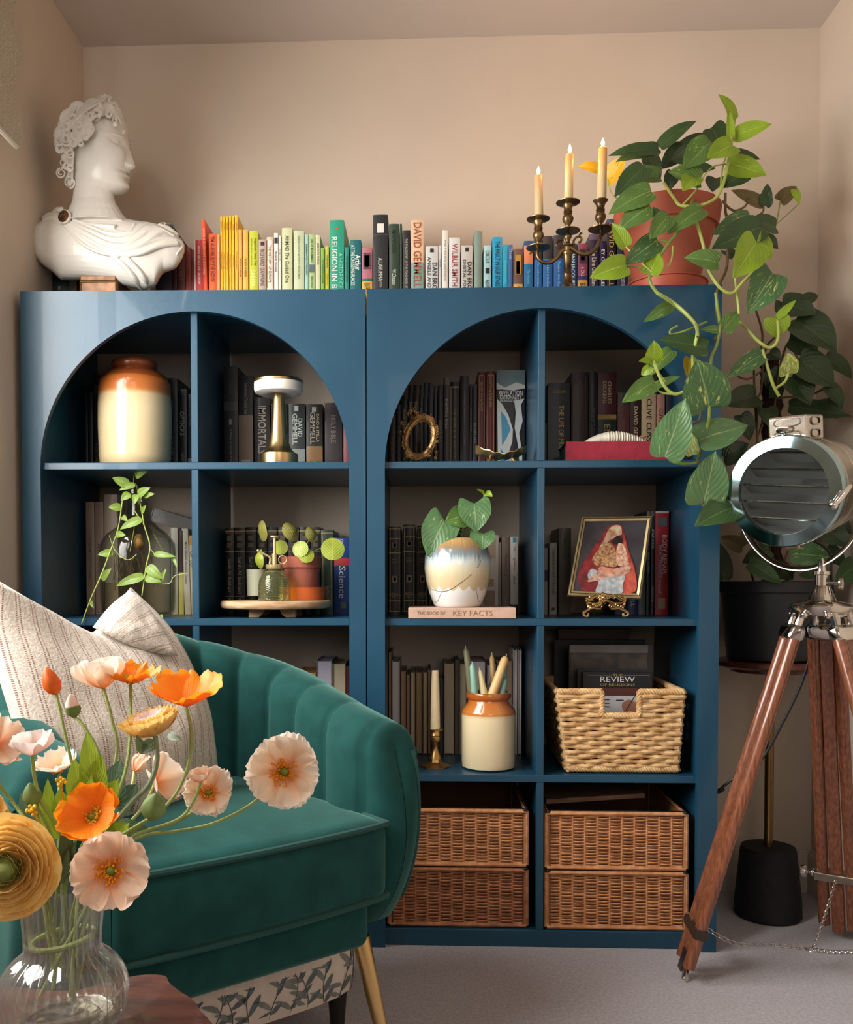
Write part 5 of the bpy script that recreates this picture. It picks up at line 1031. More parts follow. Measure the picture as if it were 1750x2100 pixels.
def glaze_mat():
    M = bpy.data.materials.new('drip_glaze'); M.use_nodes = True; nt = M.node_tree; N = nt.nodes; Lk = nt.links.new; b = N['Principled BSDF']; b.inputs['Roughness'].default_value = .2; b.inputs['Coat Weight'].default_value = .5
    tc = N.new('ShaderNodeTexCoord'); sp = N.new('ShaderNodeSeparateXYZ'); Lk(tc.outputs['Object'], sp.inputs[0])
    at = N.new('ShaderNodeMath'); at.operation = 'ARCTAN2'; Lk(sp.outputs[0], at.inputs[0]); Lk(sp.outputs[1], at.inputs[1])
    cb_ = N.new('ShaderNodeCombineXYZ'); Lk(at.outputs[0], cb_.inputs[0])
    def nz(scale, zs=0, det=2):
        n_ = N.new('ShaderNodeTexNoise'); n_.inputs['Scale'].default_value = scale; n_.inputs['Detail'].default_value = det; Lk(cb_.outputs[0], n_.inputs['Vector']); return n_.outputs['Fac']
    def ma(op, a, b_, c=None):
        m_ = N.new('ShaderNodeMath'); m_.operation = op
        for i, q in enumerate((a, b_, c)):
            if q is None: continue
            if isinstance(q, (int, float)): m_.inputs[i].default_value = q
            else: Lk(q, m_.inputs[i])
        return m_.outputs[0]
    z = ma('MULTIPLY', sp.outputs[2], 1/hh)
    def rp(src, st):
        r_ = N.new('ShaderNodeValToRGB'); E = r_.color_ramp.elements; E[0].position = st[0][0]; E[0].color = (*lin(st[0][1]), 1); E[1].position = st[-1][0]; E[1].color = (*lin(st[-1][1]), 1)
        for p, c in st[1:-1]: e = E.new(p); e.color = (*lin(c), 1)
        Lk(src, r_.inputs[0]); return r_.outputs[0]
    z1 = ma('ADD', z, ma('MULTIPLY', ma('SUBTRACT', nz(9, det=3), .5), .30))
    up = rp(z1, [(0, (204, 180, 140)), (.42, (208, 188, 150)), (.55, (214, 204, 176)), (.66, (198, 208, 204)), (.76, (120, 138, 150)), (.84, (132, 120, 104)), (.90, (164, 130, 80)), (1, (190, 158, 106))])
    edge = ma('ADD', .27, ma('MULTIPLY', ma('SUBTRACT', ma('ABSOLUTE', ma('SINE', ma('MULTIPLY', at.outputs[0], 9.0), 0), 0), .5), -.06)); edge = ma('ADD', edge, ma('MULTIPLY', ma('SUBTRACT', nz(3), .5), .12))
    f = ma('GREATER_THAN', z, edge); mx = N.new('ShaderNodeMix'); mx.data_type = 'RGBA'; Lk(f, mx.inputs[0]); mx.inputs[6].default_value = (*lin((228, 226, 222)), 1); Lk(up, mx.inputs[7])
    Lk(mx.outputs[2], b.inputs['Base Color']); return M
MB().lathe(pz_, 64, (xq, YQ, 0), cap0=False, cap1=False).build('body', glaze_mat(), gp)
def on_pot(u, v):     # front surface of the pot seen at (u,v)
    p = pt(u, v, YQ-.05); r_ = np.interp(p[2], [q[1] for q in pz_[1:10]], [q[0] for q in pz_[1:10]]); dx = p[0]-xq; r_ = max(r_, abs(dx)+.0002); return np.array([xq+dx, YQ-sqrt(r_*r_-dx*dx)-.0003, p[2]])
def c7_(x, y): return (780+x/5.147, 970+y/5.147)
for pts_ in [[(505,1190),(560,1235),(650,1250),(740,1230),(860,1150),(960,1070)],[(1020,1000),(1050,950),(1060,920)],[(650,1250),(625,1310),(610,1350),(580,1370)],[(1010,1220),(1025,1290),(1035,1340),(1055,1362)]]:
    MB().tube(smooth_path([on_pot(*c7_(*p)) for p in pts_], 5), .0005, 4).build('crack_line', mat('crack_dark', (40, 36, 34), .8), gp)
MB().lathe([(pz_[9][0]*.98, pz_[9][1]-.006), (.001, pz_[9][1]-.004)], 24, (xq, YQ, 0), cap0=False).build('soil', mat('soil', (52, 40, 32), .95, bump=1, bs=200), gp)
sp_ = thing('pothos_cutting', 'young pothos with four heart-shaped leaves in the glazed planter', 'plant', (xq, YQ, pz_[9][1]-.005))
def q7(x, y, Y=YQ-.03): u, v = c7_(x, y); return pt(u, v, Y)
base = q7(860, 690, YQ)
stem(sp_, [base-np.array([0, 0, .006]), q7(880, 600, YQ), q7(930, 520, YQ-.01)], .0034, M_STEM); stem(sp_, [q7(930, 520, YQ-.01), q7(1000, 420, YQ-.01), q7(1090, 270), q7(1095, 220)], .0014, M_STEML)
for (bx_, by_, tx_, ty_, w_, m_) in [(680,500,500,865,330,'g'),(890,455,700,500,220,'m'),(990,320,1015,610,300,'g'),(1100,215,1030,170,34,'l'),(1110,210,1180,240,70,'l'),(1080,640,1080,800,230,'g'),(740,560,755,690,0,'m')]:
    if w_: leaf(sp_, q7(bx_, by_, YQ-.035), q7(tx_, ty_, YQ-.055), PXM(YQ, w_/5.147), LM[m_], heart=.30 if w_ > 150 else .1, fold=.12)
for pts_ in [[(870,660),(740,560),(680,500)],[(880,620),(900,520),(890,455)],[(900,640),(960,500),(990,330)],[(900,660),(980,600),(1080,640)]]: stem(sp_, [q7(*p, YQ-.02) for p in pts_], .0014, M_STEM)
# framed painting on an easel
def c8_(x, y, Y): return pt(1090+x/4.487, 970+y/4.487, Y)
YF0, YF1 = .055, .115
fp = thing('framed_painting', 'gilt-framed painting of a woman in a red veil, tilted on the easel', 'painting', c8_(670, 1150, YF0), None)
TL, TR, BR, BL = c8_(465, 410, YF1), c8_(1112, 400, YF1), c8_(1005, 1155, YF0), c8_(335, 1125, YF0)
nF = np.cross(TR-TL, BL-TL); nF /= np.linalg.norm(nF); nF = nF if nF[1] < 0 else -nF
def fq(s_, t, o=0): return TL*(1-s_)*(1-t)+TR*s_*(1-t)+BL*(1-s_)*t+BR*s_*t+nF*o
def ringq(a0, a1, o0, o1, back=None):
    m_ = MB(); C0 = [(a0, a0*.86), (1-a0, a0*.86), (1-a0, 1-a0*.86), (a0, 1-a0*.86)]; C1 = [(a1, a1*.86), (1-a1, a1*.86), (1-a1, 1-a1*.86), (a1, 1-a1*.86)]
    V = [fq(*c, o0) for c in C0]+[fq(*c, o1) for c in C1]+[fq(*c, -.008) for c in C0]+[fq(*c, -.008) for c in C1]
    F_ = []
    for i in range(4): j = (i+1) % 4; F_ += [(i, j, 4+j, 4+i), (8+i, i, j, 8+j)[::-1], (8+i, 8+j, 12+j, 12+i), (4+i, 4+j, 12+j, 12+i)]
    return m_.add(V, F_)
M_GF = mat('pale_gilt', (206, 180, 132), .4, .5, var=.2, vs=40)
ringq(0, .022, .002, .006).build('frame', M_GF, fp, smooth=False); ringq(.022, .034, .001, .002).build('frame_groove', mat('frame_dark', (60, 44, 34), .5), fp, smooth=False); ringq(.034, .062, .005, .002).build('inner_frame', M_GF, fp, smooth=False)
MB().add([fq(.05, .04, .0), fq(.95, .04, .0), fq(.95, .96, .0), fq(.05, .96, .0)], [(0, 1, 2, 3)]).build('canvas', mat('painting_ground', (34, 32, 36), .5, var=.5, vs=14, col2=(64, 60, 66)), fp, smooth=False)
def cpaint(pts, c, o, name='painted_shape', var=.3, vs=60, col2=None):
    # c8 coords -> frame coords by solving along plane
    out = []
    for x, y in pts:
        d = c8_(x, y, 1.0)-CAMP; t = np.dot(TL+nF*o-CAMP, nF)/np.dot(d, nF); out.append(CAMP+d*t)
    MB().add(out, [tuple(range(len(out)))]).build(name, mat('paint_%d_%d_%d' % c, c, .55, var=var, vs=vs, col2=col2), fp, smooth=False)
def crv(pts, n=4): return [tuple(p) for p in smooth_path([np.array(p, float) for p in pts], n, closed=True)]
cpaint(crv([(780,470),(840,495),(870,600),(900,720),(945,840),(960,960),(950,1080),(880,1105),(560,1100),(500,1085),(450,1060),(430,950),(480,820),(560,700),(640,590),(700,500)]), (150, 40, 40), .0006, col2=(90, 26, 34))
cpaint(crv([(850,560),(885,700),(930,830),(965,960),(960,1085),(850,1105),(840,980),(880,860),(850,720)]), (196, 92, 70), .0009, col2=(150, 50, 46))
cpaint(crv([(770,480),(820,490),(835,560),(800,575),(740,610),(660,670),(625,690),(680,590),(710,520)]), (206, 186, 150), .0012, col2=(150, 100, 76))
cpaint(crv([(795,575),(830,600),(838,650),(790,660),(735,640),(760,610)]), (30, 24, 26), .0014)
cpaint(crv([(720,640),(770,700),(790,800),(780,860),(700,860),(600,850),(560,800),(590,740),(650,680)]), (196, 160, 110), .0015, vs=160, col2=(120, 60, 44))
cpaint(crv([(800,650),(850,660),(880,740),(895,850),(800,850),(780,760)]), (176, 96, 84), .0016, vs=160, col2=(214, 190, 160))
cpaint(crv([(560,880),(640,910),(780,900),(860,950),(840,1030),(830,1105),(600,1105),(620,1000),(540,990),(520,930)]), (190, 190, 186), .0018, vs=90, col2=(130, 140, 150))
cpaint(crv([(640,860),(760,880),(900,850),(905,910),(820,950),(700,960),(560,1000),(520,990),(600,920)]), (206, 176, 150), .0021, vs=120, col2=(160, 104, 96))
cpaint(crv([(660,870),(740,885),(800,890),(780,915),(700,930),(650,905)]), (206, 140, 110), .0024)
M_EAS = mat('bright_gilt', (222, 190, 134), .25, 1.0, var=.3, vs=40, col2=(150, 112, 66))
es = thing('easel', 'small ornate gilt metal easel holding the framed painting', 'easel', (c8_(690, 1300, YF0)[0], YF0-.01, Z2)); s8 = PXM(.03, 1)/4.487; eb = MB(); r3 = random.Random(9); YE = YF0-.022
def e8(x, y): p = c8_(x, y, YE); p[2] = max(p[2], Z2+9*s8); return p
for sx in (-1, 1):
    X = lambda x: 685+sx*(x-685)
    eb.tube(smooth_path([e8(X(685), 1160), e8(X(760), 1130), e8(X(830), 1165), e8(X(870), 1150)], 5), 14*s8, 7)
    eb.tube(smooth_path([e8(X(700), 1175), e8(X(780), 1200), e8(X(860), 1185), e8(X(850), 1150)], 5), 11*s8, 7)
    eb.tube(smooth_path([e8(X(720), 1200), e8(X(780), 1230), e8(X(830), 1250), e8(X(880), 1280), e8(X(885), 1310), e8(X(850), 1318), e8(X(845), 1290)], 6), [15*s8]*20+[13*s8]*17, 7)
    eb.tube(smooth_path([e8(X(730), 1250), e8(X(790), 1245), e8(X(850), 1215), e8(X(855), 1180)], 5), 11*s8, 7)
    for (x, y, r_) in [(760,1140,24),(820,1150,26),(790,1215,22),(730,1225,20),(835,1235,20)]:
        c = e8(X(x), y); eb.tube([c+np.array([cos(a*.8)*r_*s8*(1-a/14), -.001, sin(a*.8)*r_*s8*(1-a/14)]) for a in range(12)], 6.5*s8, 6)
for k in range(7):
    a = 2*pi*k/7; c = e8(665, 1150)+np.array([cos(a)*.007, -.001, sin(a)*.008]); eb.ball(c, .0052, 8, 6)
eb.ball(e8(665, 1150)+np.array([0, -.002, 0]), .006, 10, 7); eb.build('scroll_front', M_EAS, es)
MB().tube([e8(680, 1200), np.array([e8(680, 1200)[0], YF1+.03, Z2+.09])], .0025, 6).tube([np.array([e8(680, 1200)[0], YF1+.03, Z2+.09]), np.array([e8(680, 1200)[0], YF1+.06, Z2+.003])], .0025, 6).build('rear_leg', M_EAS, es)
for x in (-.03, .035): MB().bbox((e8(680, 1200)[0]+x-.004, YE-.004, fq(0, 1)[2]-.012), (e8(680, 1200)[0]+x+.004, YF0+.004, fq(0, 1)[2]-.010), .0005).build('rest_hook', M_EAS, es)
# ================= third row =================
YT = .10; zs3 = Z3
cs = thing('candlestick', 'small brass candlestick with hexagonal foot beside the armchair arm', 'candlestick', (pt(893, 1560, YT)[0], YT, zs3)); xs_ = pt(893, 1560, YT)[0]
def v9(y): return pt(893, 1270+y/5.303, YT)[2]
M_BRB = mat('worn_brass', (176, 138, 84), .34, .95, var=.25, vs=30)
s9 = PXM(YT, 1)/5.303
vb = v9(1600); dzb = zs3+.0002-vb
pr = [(62, 1490), (40, 1440), (28, 1400), (30, 1370), (36, 1355), (28, 1350), (50, 1320), (54, 1290), (50, 1270), (56, 1262), (50, 1255), (50, 1215), (48, 1205), (86, 1200), (88, 1192), (60, 1188), (44, 1188)]
MB().lathe([(62*s9*1.1, v9(1510)+dzb*.9)]+[(h*s9, v9(y)+dzb*np.interp(y, [1200, 1500], [0, .9])) for h, y in pr], 32, (xs_, YT, 0)).build('stem', M_BRB, cs)
MB().lathe([(170*s9, zs3+.0002), (172*s9, zs3+.003), (120*s9, zs3+.008), (72*s9, zs3+.012), (60*s9, v9(1510)+dzb*.9)], 6, (xs_, YT, 0)).build('hexagonal_foot', M_BRB, cs, smooth=False)
cc_ = thing('taper_candle', 'cream unlit taper candle standing in the brass candlestick', 'candle', (xs_, YT, v9(1188)))
MB().lathe([(52*s9, v9(1192)), (50*s9, v9(1000)), (44*s9, v9(700)), (38*s9, v9(570)), (36*s9, v9(556)), (20*s9, v9(553))], 20, (xs_, YT, 0)).build('wax', mat('cream_wax', (222, 202, 164), .45, sss=.25, var=.06, vs=90), cc_)
MB().tube([(xs_, YT, v9(556)), (xs_, YT, v9(545))], .0007, 5).build('wick', M_WICK, cc_)
xj = pt(1002, 1500, YT)[0]
M_JAR2 = ramp_mat('small_jar_glaze', 'Z', [(0, (214, 196, 158)), (.70, (218, 200, 162)), (.735, (206, 182, 140)), (.75, (192, 118, 52)), (.9, (184, 104, 40)), (1, (160, 84, 30))], .2, coat=.7, noise=.02, ns=14, sc=1/.172, bump=.15, bs=50)
j2 = thing('stoneware_jar', 'small two-tone stoneware jar holding candles, beside the candlestick', 'jar', (xj, YT, zs3))
pj2 = rz([(.1, 1577), (50, 1577), (54, 1572), (55, 1560), (55, 1460), (54, 1455), (42, 1440), (41, 1434), (45, 1431), (46.5, 1425), (45, 1419.5), (41, 1418), (38, 1421), (37, 1432)], YT, 1002); dz = zs3+.0003-pj2[0][1]; pj2 = fixbase([(r_, z+dz*max(0, 1-i/5)) for i, (r_, z) in enumerate(pj2)], zs3+.0003)
MB().lathe(pj2+[(.045, pj2[4][1]), (.045, zs3+.006), (.001, zs3+.006)], 56, (xj, YT, 0), cap0=False, cap1=False).build('body', M_JAR2, j2)
for (bx, by, tx, ty, r0, r1, col, dy, word) in [(1000,800,930,310,50,30,(120,118,92),.012,'sage grey'),(1010,830,985,640,18,18,(120,170,156),.02,'short mint'),(1030,830,1000,480,38,30,(134,178,160),-.018,'mint green'),(1130,830,1080,545,44,24,(220,206,160),-.01,'pale cream'),(1240,820,1215,385,38,26,(176,142,96),.015,'amber brown'),(1210,800,1210,680,34,34,(96,110,108),.02,'dark teal stub'),(1210,850,1370,400,52,42,(214,178,122),-.012,'honey yellow'),(1330,820,1365,470,34,22,(120,160,150),.012,'grey-green'),(1310,840,1360,630,46,36,(128,170,156),-.002,'short sea green')]:
    Y = YT+dy; B_ = pt(780+bx/5.303, 1270+by/5.303, Y); T_ = pt(780+tx/5.303, 1270+ty/5.303, Y); d = T_-B_; A_ = frame(d); t_ = (B_[2]-zs3-.012)/max(d[2], .01); t_ = min(t_, .5); B2 = B_-d*t_*.6
    c = thing('dinner_candle', word+' dinner candle standing in the small stoneware jar', 'candle', B2, 'spare candles in the jar'); ln = np.linalg.norm(T_-B2)
    MB().lathe([(r0*s9*.98, 0), (r0*s9, ln*.3), (r1*s9*1.05, ln-.008), (r1*s9*.6, ln-.002), (r1*s9*.2, ln)], 16, B2, A_).build('wax', mat('wax_%s' % word, col, .4, sss=.2), c)
    MB().tube([T_, T_+A_[:, 2]*.005], .0008, 5).build('wick', mat('pale_wick', (220, 214, 200), .9), c)
# magazines and frames behind the basket
def mag(u0, u1, v, Y, col, lab, name='magazine', th=.004, lean=.0, cat='magazine'):
    a = pt(u0, 1400, Y)[0]; b_ = pt(u1, 1400, Y)[0]; z = pt((u0+u1)/2, v, Y)[2]; zb = zs3+.012; r_ = thing(name, lab, cat, ((a+b_)/2, Y, zb), 'papers standing in the seagrass basket' )
    MB().bbox((a, Y, zb), (b_, Y+th, z), .0006).build('cover', cm(col), r_, smooth=False); return r_, a, b_, z, zb
r_, a, b_, z, zb = mag(1137, 1324, 1312, .30, (34, 26, 28), 'dark folder standing at the back of the shelf cell', 'folder', .01, 0, 'folder'); 
r_, a, b_, z, zb = mag(1145, 1290, 1290, .33, (70, 34, 34), 'dim maroon folder rising behind the dark one', 'folder', .01, 0, 'folder')
r_, a, b_, z, zb = mag(1167, 1339, 1322, .20, (64, 60, 60), 'clear-topped grey document wallet in the basket', 'document_wallet', .008, 0, 'folder')
MB().box((a+.002, .1985, z-.02), (b_-.012, .1995, z-.001)).build('clear_strip', cm((124, 120, 118)), r_, smooth=False); MB().box((a+.004, .1985, z-.075), (b_-.014, .1995, z-.021)).build('sheet', mat('wallet_sheet', (104, 92, 80), .4, var=.4, vs=30, col2=(60, 58, 60)), r_, smooth=False)
r_, a, b_, z, zb = mag(1184, 1335, 1372, .165, (54, 52, 56), 'grey glossy magazine behind the black one in the basket')
r_, a, b_, z, zb = mag(1196, 1338, 1378, .14, (30, 32, 38), 'black magazine with white masthead in the basket', 'magazine', .006)
xm = (a+b_)/2; wd = b_-a
for s_, f, h_, wf, c in [('THE', .05, .0055, .14, (190,164,104)), ('REVIEW', .115, .0125, .5, (232,232,230)), ('OF RELIGIONS', .2, .0055, .5, (190,164,104))]: lettering(r_, s_, (xm, .1394, z-f*.15), (1, 0, 0), (0, 0, 1), wd*wf, h_, ink(c), keep=False)
MB().box((a+.01, .1392, z-.008), (xm-.014, .1394, z-.0074)).box((xm+.014, .1392, z-.008), (b_-.008, .1394, z-.0074)).build('masthead_rule', ink((190,190,190)), r_, smooth=False)
# cover picture seen through the handle hole: writing hand over paper
zA = pt(1270, 1412, .13)[2]; zB = pt(1270, 1428, .13)[2]; zC = pt(1270, 1466, .13)[2]
MB().box((a+.004, .1388, zB), (b_-.004, .1396, zA)).build('cover_band', cm((90, 50, 46)), r_, smooth=False)
MB().box((a+.004, .1388, zC-.01), (b_-.004, .1396, zB)).build('cover_photo', cm((206, 208, 214)), r_, smooth=False)
def m9(x, y): return pt(1090+x/4.487, 1270+y/4.487, .1385)
MB().add([m9(x, y) for x, y in crv([(840,770),(900,740),(970,770),(995,820),(990,870),(900,880),(860,860),(835,810)])], [tuple(range(32))]).build('printed_hand', cm((176, 124, 104)), r_, smooth=False)
MB().tube([m9(985, 650), m9(870, 840)], .0009, 5).build('printed_pen', ink((60, 54, 56)), r_)
for (x0, x1, y) in [(650,720,735),(655,720,768),(660,720,800),(780,850,740)]: MB().box((m9(x0, y)[0], .1383, m9(x0, y+10)[2]), (m9(x1, y)[0], .1386, m9(x0, y)[2])).build('printed_bar', ink((50, 50, 54)), r_, smooth=False)
# ---- seagrass basket ----
M_SEA = mat('seagrass', (222, 188, 136), .75, var=.35, vs=45, col2=(184, 140, 92), bump=.5, bs=220)
A0 = pt(1166, 1585, .035); A1 = pt(1392, 1585, .035); B0 = pt(1143, 1412, .035); B1 = pt(1402, 1410, .035)
sb = thing('seagrass_basket', 'chunky woven seagrass basket with handle hole, filled with papers', 'basket', ((A0[0]+A1[0])/2, .035, zs3))
zt = B0[2]; H = zt-zs3; NR = 17; rs_ = H/NR/2*1.12; r4 = random.Random(11); yb0, yb1 = .045, .30
def rect(t, o=0):   # corners at height fraction t
    x0 = A0[0]+(B0[0]-A0[0])*t-o; x1 = A1[0]+(B1[0]-A1[0])*t+o; y0 = yb0-.012*t-o; y1 = yb1+.01*t+o; return x0, x1, y0, y1
hx0, hx1 = pt(1235, 1440, .03)[0], pt(1312, 1440, .03)[0]; hz = pt(1270, 1468, .03)[2]
def side_pt(t, s_, off):     # s_ 0..4 around
    x0, x1, y0, y1 = rect(t); k = int(s_) % 4; f = s_-int(s_)
    c = [(x0, y0), (x1, y0), (x1, y1), (x0, y1)]; p = np.array(c[k])*(1-f)+np.array(c[(k+1) % 4])*f; nn_ = [(0, -1), (1, 0), (0, 1), (-1, 0)][k]
    return np.array([p[0]+nn_[0]*off, p[1]+nn_[1]*off, zs3+rs_+t*(H-2*rs_)])
wv = MB(); stakes = {0: 9, 1: 8, 2: 9, 3: 8}
for i in range(1, NR):
    t = i/NR; z = zs3+rs_+t*(H-2*rs_)
    for k in range(4):
        ns = stakes[k]; segs = [(0, 1)]
        if k in (0, 2) and z > hz+.004:
            x0, x1, _, _ = rect(t); segs = [(0, (hx0-x0)/(x1-x0)), ((hx1-x0)/(x1-x0), 1)] if k == 0 else [(0, 1-(hx1-x0)/(x1-x0)), (1-(hx0-x0)/(x1-x0), 1)]
        for s0, s1 in segs:
            P = []; R = []; m_ = max(8, int(44*(s1-s0)))
            for q in range(m_+1):
                f = s0+(s1-s0)*q/m_; ph = f*ns*pi+(i % 2)*pi; P.append(side_pt(t, k+min(f, .9999), .0038*sin(ph)+.001*r4.uniform(-1, 1))+np.array([0, 0, .0012*sin(ph*.5+i)])); R.append(rs_*(.80+.18*abs(cos(ph))+.05*r4.uniform(-1, 1)))
            wv.tube(P, R, 7)
for k in range(4):
    for q in range(stakes[k]+1):
        f = min(.9999, (q)/stakes[k]); x0, x1, _, _ = rect(.8); xx = x0+(x1-x0)*f
        top = .97 if not (k == 0 and hx0 < xx < hx1) else (hz-zs3)/H
        wv.tube([side_pt(0, k+f, 0), side_pt(top, k+f, 0)], .0032, 6)
wv.build('woven_wall', M_SEA, sb, kind='stuff')
rim = MB()
def rope(P, r, pitch, rad2):
    P = smooth_path(P, 8); L_ = 0; 
    for ph in (0, 2.09, 4.19):
        Q = []; s_ = 0
        for i, p in enumerate(P):
            if i: s_ += np.linalg.norm(P[i]-P[i-1])
            t_ = P[min(i+1, len(P)-1)]-P[max(i-1, 0)]; A_ = frame(t_, (0, 1, 0)); a = s_/pitch*2*pi+ph; Q.append(p+A_[:, 0]*cos(a)*rad2+A_[:, 1]*sin(a)*rad2)
        rim.tube(Q, r, 6)
def subd(a, b_, n=24): return [a+(b_-a)*i/n for i in range(n+1)]
t1_ = side_pt(1, 0, 0); t2_ = np.array([hx0, t1_[1], t1_[2]]); t3_ = np.array([hx1, t1_[1], t1_[2]]); t4_ = side_pt(1, .9999, 0)
rope(subd(t1_, t2_, 8), .0042, .02, .0035); rope(subd(t3_, t4_, 8), .0042, .02, .0035)
rope(subd(np.array([hx0, t1_[1], hz]), np.array([hx1, t1_[1], hz]), 7), .004, .02, .0032); rope(subd(t2_, np.array([hx0, t1_[1], hz]), 5), .0038, .02, .003); rope(subd(t3_, np.array([hx1, t1_[1], hz]), 5), .0038, .02, .003)
for k in (1, 2, 3): rope(subd(side_pt(1, k, 0), side_pt(1, k+.9999, 0), 12), .0042, .02, .0035)
for k in range(4): rope([p*np.array([1, 1, 0])+np.array([0, 0, zs3+.0095]) for p in subd(side_pt(0, k, 0), side_pt(0, k+.9999, 0), 12)], .0045, .019, .004)
rim.build('twisted_rim', M_SEA, sb)
x0, x1, y0, y1 = rect(0); MB().box((x0+.005, y0+.005, zs3+.003), (x1-.005, y1-.005, zs3+.010)).build('base', M_SEA, sb, smooth=False)
# ---- rattan drawer baskets ----
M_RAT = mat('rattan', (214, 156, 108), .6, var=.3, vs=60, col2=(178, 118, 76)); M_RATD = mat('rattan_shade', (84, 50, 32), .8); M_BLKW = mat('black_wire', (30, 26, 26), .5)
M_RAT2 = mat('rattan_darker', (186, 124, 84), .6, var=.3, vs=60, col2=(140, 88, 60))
Z4 = RZ[0]+.0004
def rattan(u0, u1, v0, v1, Y, lab, zb, m, zt=None):
    lm = cell('R', 0 if u0 < 1000 else 1, Y); a = max(lm[0], pt(u0, (v0+v1)/2, Y)[0]); b_ = min(lm[1], pt(u1, (v0+v1)/2, Y)[0]); ztp = pt((u0+u1)/2, v0, Y)[2] if zt is None else zt
    zb = zb; r_ = thing('rattan_basket', lab, 'basket', ((a+b_)/2, Y, zb), 'rattan baskets in the bottom cells'); H = ztp-zb; ps = .0052
    y1 = Y+.34; wv = MB(); n = 30; ns = 11
    x0, x1 = a+ps*1.6, b_-ps*1.6; z0, z1 = zb+ps*1.6, ztp-ps*2.2
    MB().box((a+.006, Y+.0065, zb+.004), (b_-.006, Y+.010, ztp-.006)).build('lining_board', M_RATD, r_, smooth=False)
    for i in range(n):
        z = z0+(z1-z0)*(i+.5)/n; P = []
        for q in range(ns*5+1):
            f = q/(ns*5); ph = f*ns*pi+(i % 2)*pi; P.append((x0+(x1-x0)*f, Y+.004-.0026*sin(ph), z+.0004*sin(9*f+i)))
        wv.tube(P, (z1-z0)/n*.46, 5, caps=False)
    for q in range(ns+1): f = q/ns; wv.tube([(x0+(x1-x0)*f, Y+.004, z0), (x0+(x1-x0)*f, Y+.004, z1)], .0028, 6)
    wv.build('woven_front', m, r_, kind='stuff')
    for sx, X in ((0, a+.004), (1, b_-.004)):   # woven ends, simple ribs
        s_ = MB()
        for i in range(0, n, 2):
            z = z0+(z1-z0)*(i+1)/n; s_.tube([(X, Y+.01+(y1-Y-.02)*q/20, z) for q in range(21)], (z1-z0)/n*.9, 5)
        s_.build('woven_end', m, r_, kind='stuff')
    def wrap(P, nm):
        w_ = MB(); P = [np.array(p, float) for p in P]; L_ = np.linalg.norm(P[1]-P[0]); k = int(L_/.0042); d = (P[1]-P[0])/L_; 
        pts_ = []; rr = []
        for i in range(k*2+1): pts_.append(P[0]+d*L_*i/(k*2)); rr.append(ps if i % 2 else ps*.84)
        w_.tube(pts_, rr, 8); w_.build(nm, m, r_)
    zt_ = ztp-ps
    wrap([(a+ps, Y, zt_), (b_-ps, Y, zt_)], 'wrapped_rail'); wrap([(a+ps, Y, zb+ps*1.05), (b_-ps, Y, zb+ps*1.05)], 'wrapped_rail')
    wrap([(a+ps*.7, Y+.002, zb+ps), (a+ps*.7, Y+.002, zt_)], 'wrapped_post'); wrap([(b_-ps*.7, Y+.002, zb+ps), (b_-ps*.7, Y+.002, zt_)], 'wrapped_post')
    wrap([(a+ps, Y+ps, zt_), (a+ps, y1, zt_)], 'wrapped_rail'); wrap([(b_-ps, Y+ps, zt_), (b_-ps, y1, zt_)], 'wrapped_rail'); wrap([(a+ps, y1, zt_), (b_-ps, y1, zt_)], 'wrapped_rail')
    wr = MB(); wr.tube([(a+ps, Y+.006, ztp-.0005), (b_-ps, Y+.006, ztp-.0005), (b_-ps, y1, ztp-.0005), (a+ps, y1, ztp-.0005)], .0019, 6, closed=True); wr.tube([(a+.012, Y-.003, zb+.004), (a+.012, Y-.003, ztp-.008)], .0012, 5); wr.tube([(b_-.012, Y-.003, zb+.004), (b_-.012, Y-.003, ztp-.008)], .0012, 5)
    for X in (a+.002, b_-.002): wr.ball((X+(.006 if X < (a+b_)/2 else -.006), Y, ztp-.002), .0062, 8, 6, sc=(1, 1, .7))
    wr.build('wire_frame', M_BLKW, r_)
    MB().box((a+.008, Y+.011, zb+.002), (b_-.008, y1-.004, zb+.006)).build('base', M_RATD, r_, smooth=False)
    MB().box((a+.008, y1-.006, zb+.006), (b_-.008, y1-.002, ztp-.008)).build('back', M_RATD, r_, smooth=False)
    return ztp
YW = .030
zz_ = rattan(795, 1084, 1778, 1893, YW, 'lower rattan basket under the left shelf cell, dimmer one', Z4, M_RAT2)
rattan(795, 1084, 1658, 1772, YW, 'upper rattan basket half hidden by the armchair', zz_+.0012, M_RAT)
zz_ = rattan(1117, 1412, 1786, 1905, YW-.004, 'lower rattan basket in the bottom right cell', Z4, M_RAT)
zz2 = rattan(1117, 1412, 1664, 1782, YW-.004, 'upper rattan basket in the bottom right cell with board on top', zz_+.0012, M_RAT)
bd = MB(); A = pt(1117, 1650, .08); B = pt(1320, 1637, .08); bo = thing('wooden_board', 'thin brown wooden board lying across the top right rattan basket', 'board', (A[0], .1, zz2))
ang = math.atan2((B[2]-A[2]), B[0]-A[0]); R_ = np.array([[cos(ang), 0, -sin(ang)], [0, 1, 0], [sin(ang), 0, cos(ang)]]); MB().bbox((0, 0, 0), (np.hypot(B[0]-A[0], B[2]-A[2]), .2, .0105), .0008, R_, np.array([A[0]+.004, .08, zz2+.0015])).build('plank', mat('old_wood', (108, 78, 60), .7, var=.4, vs=20, stretch=(1, 6, 6)), bo, smooth=False)
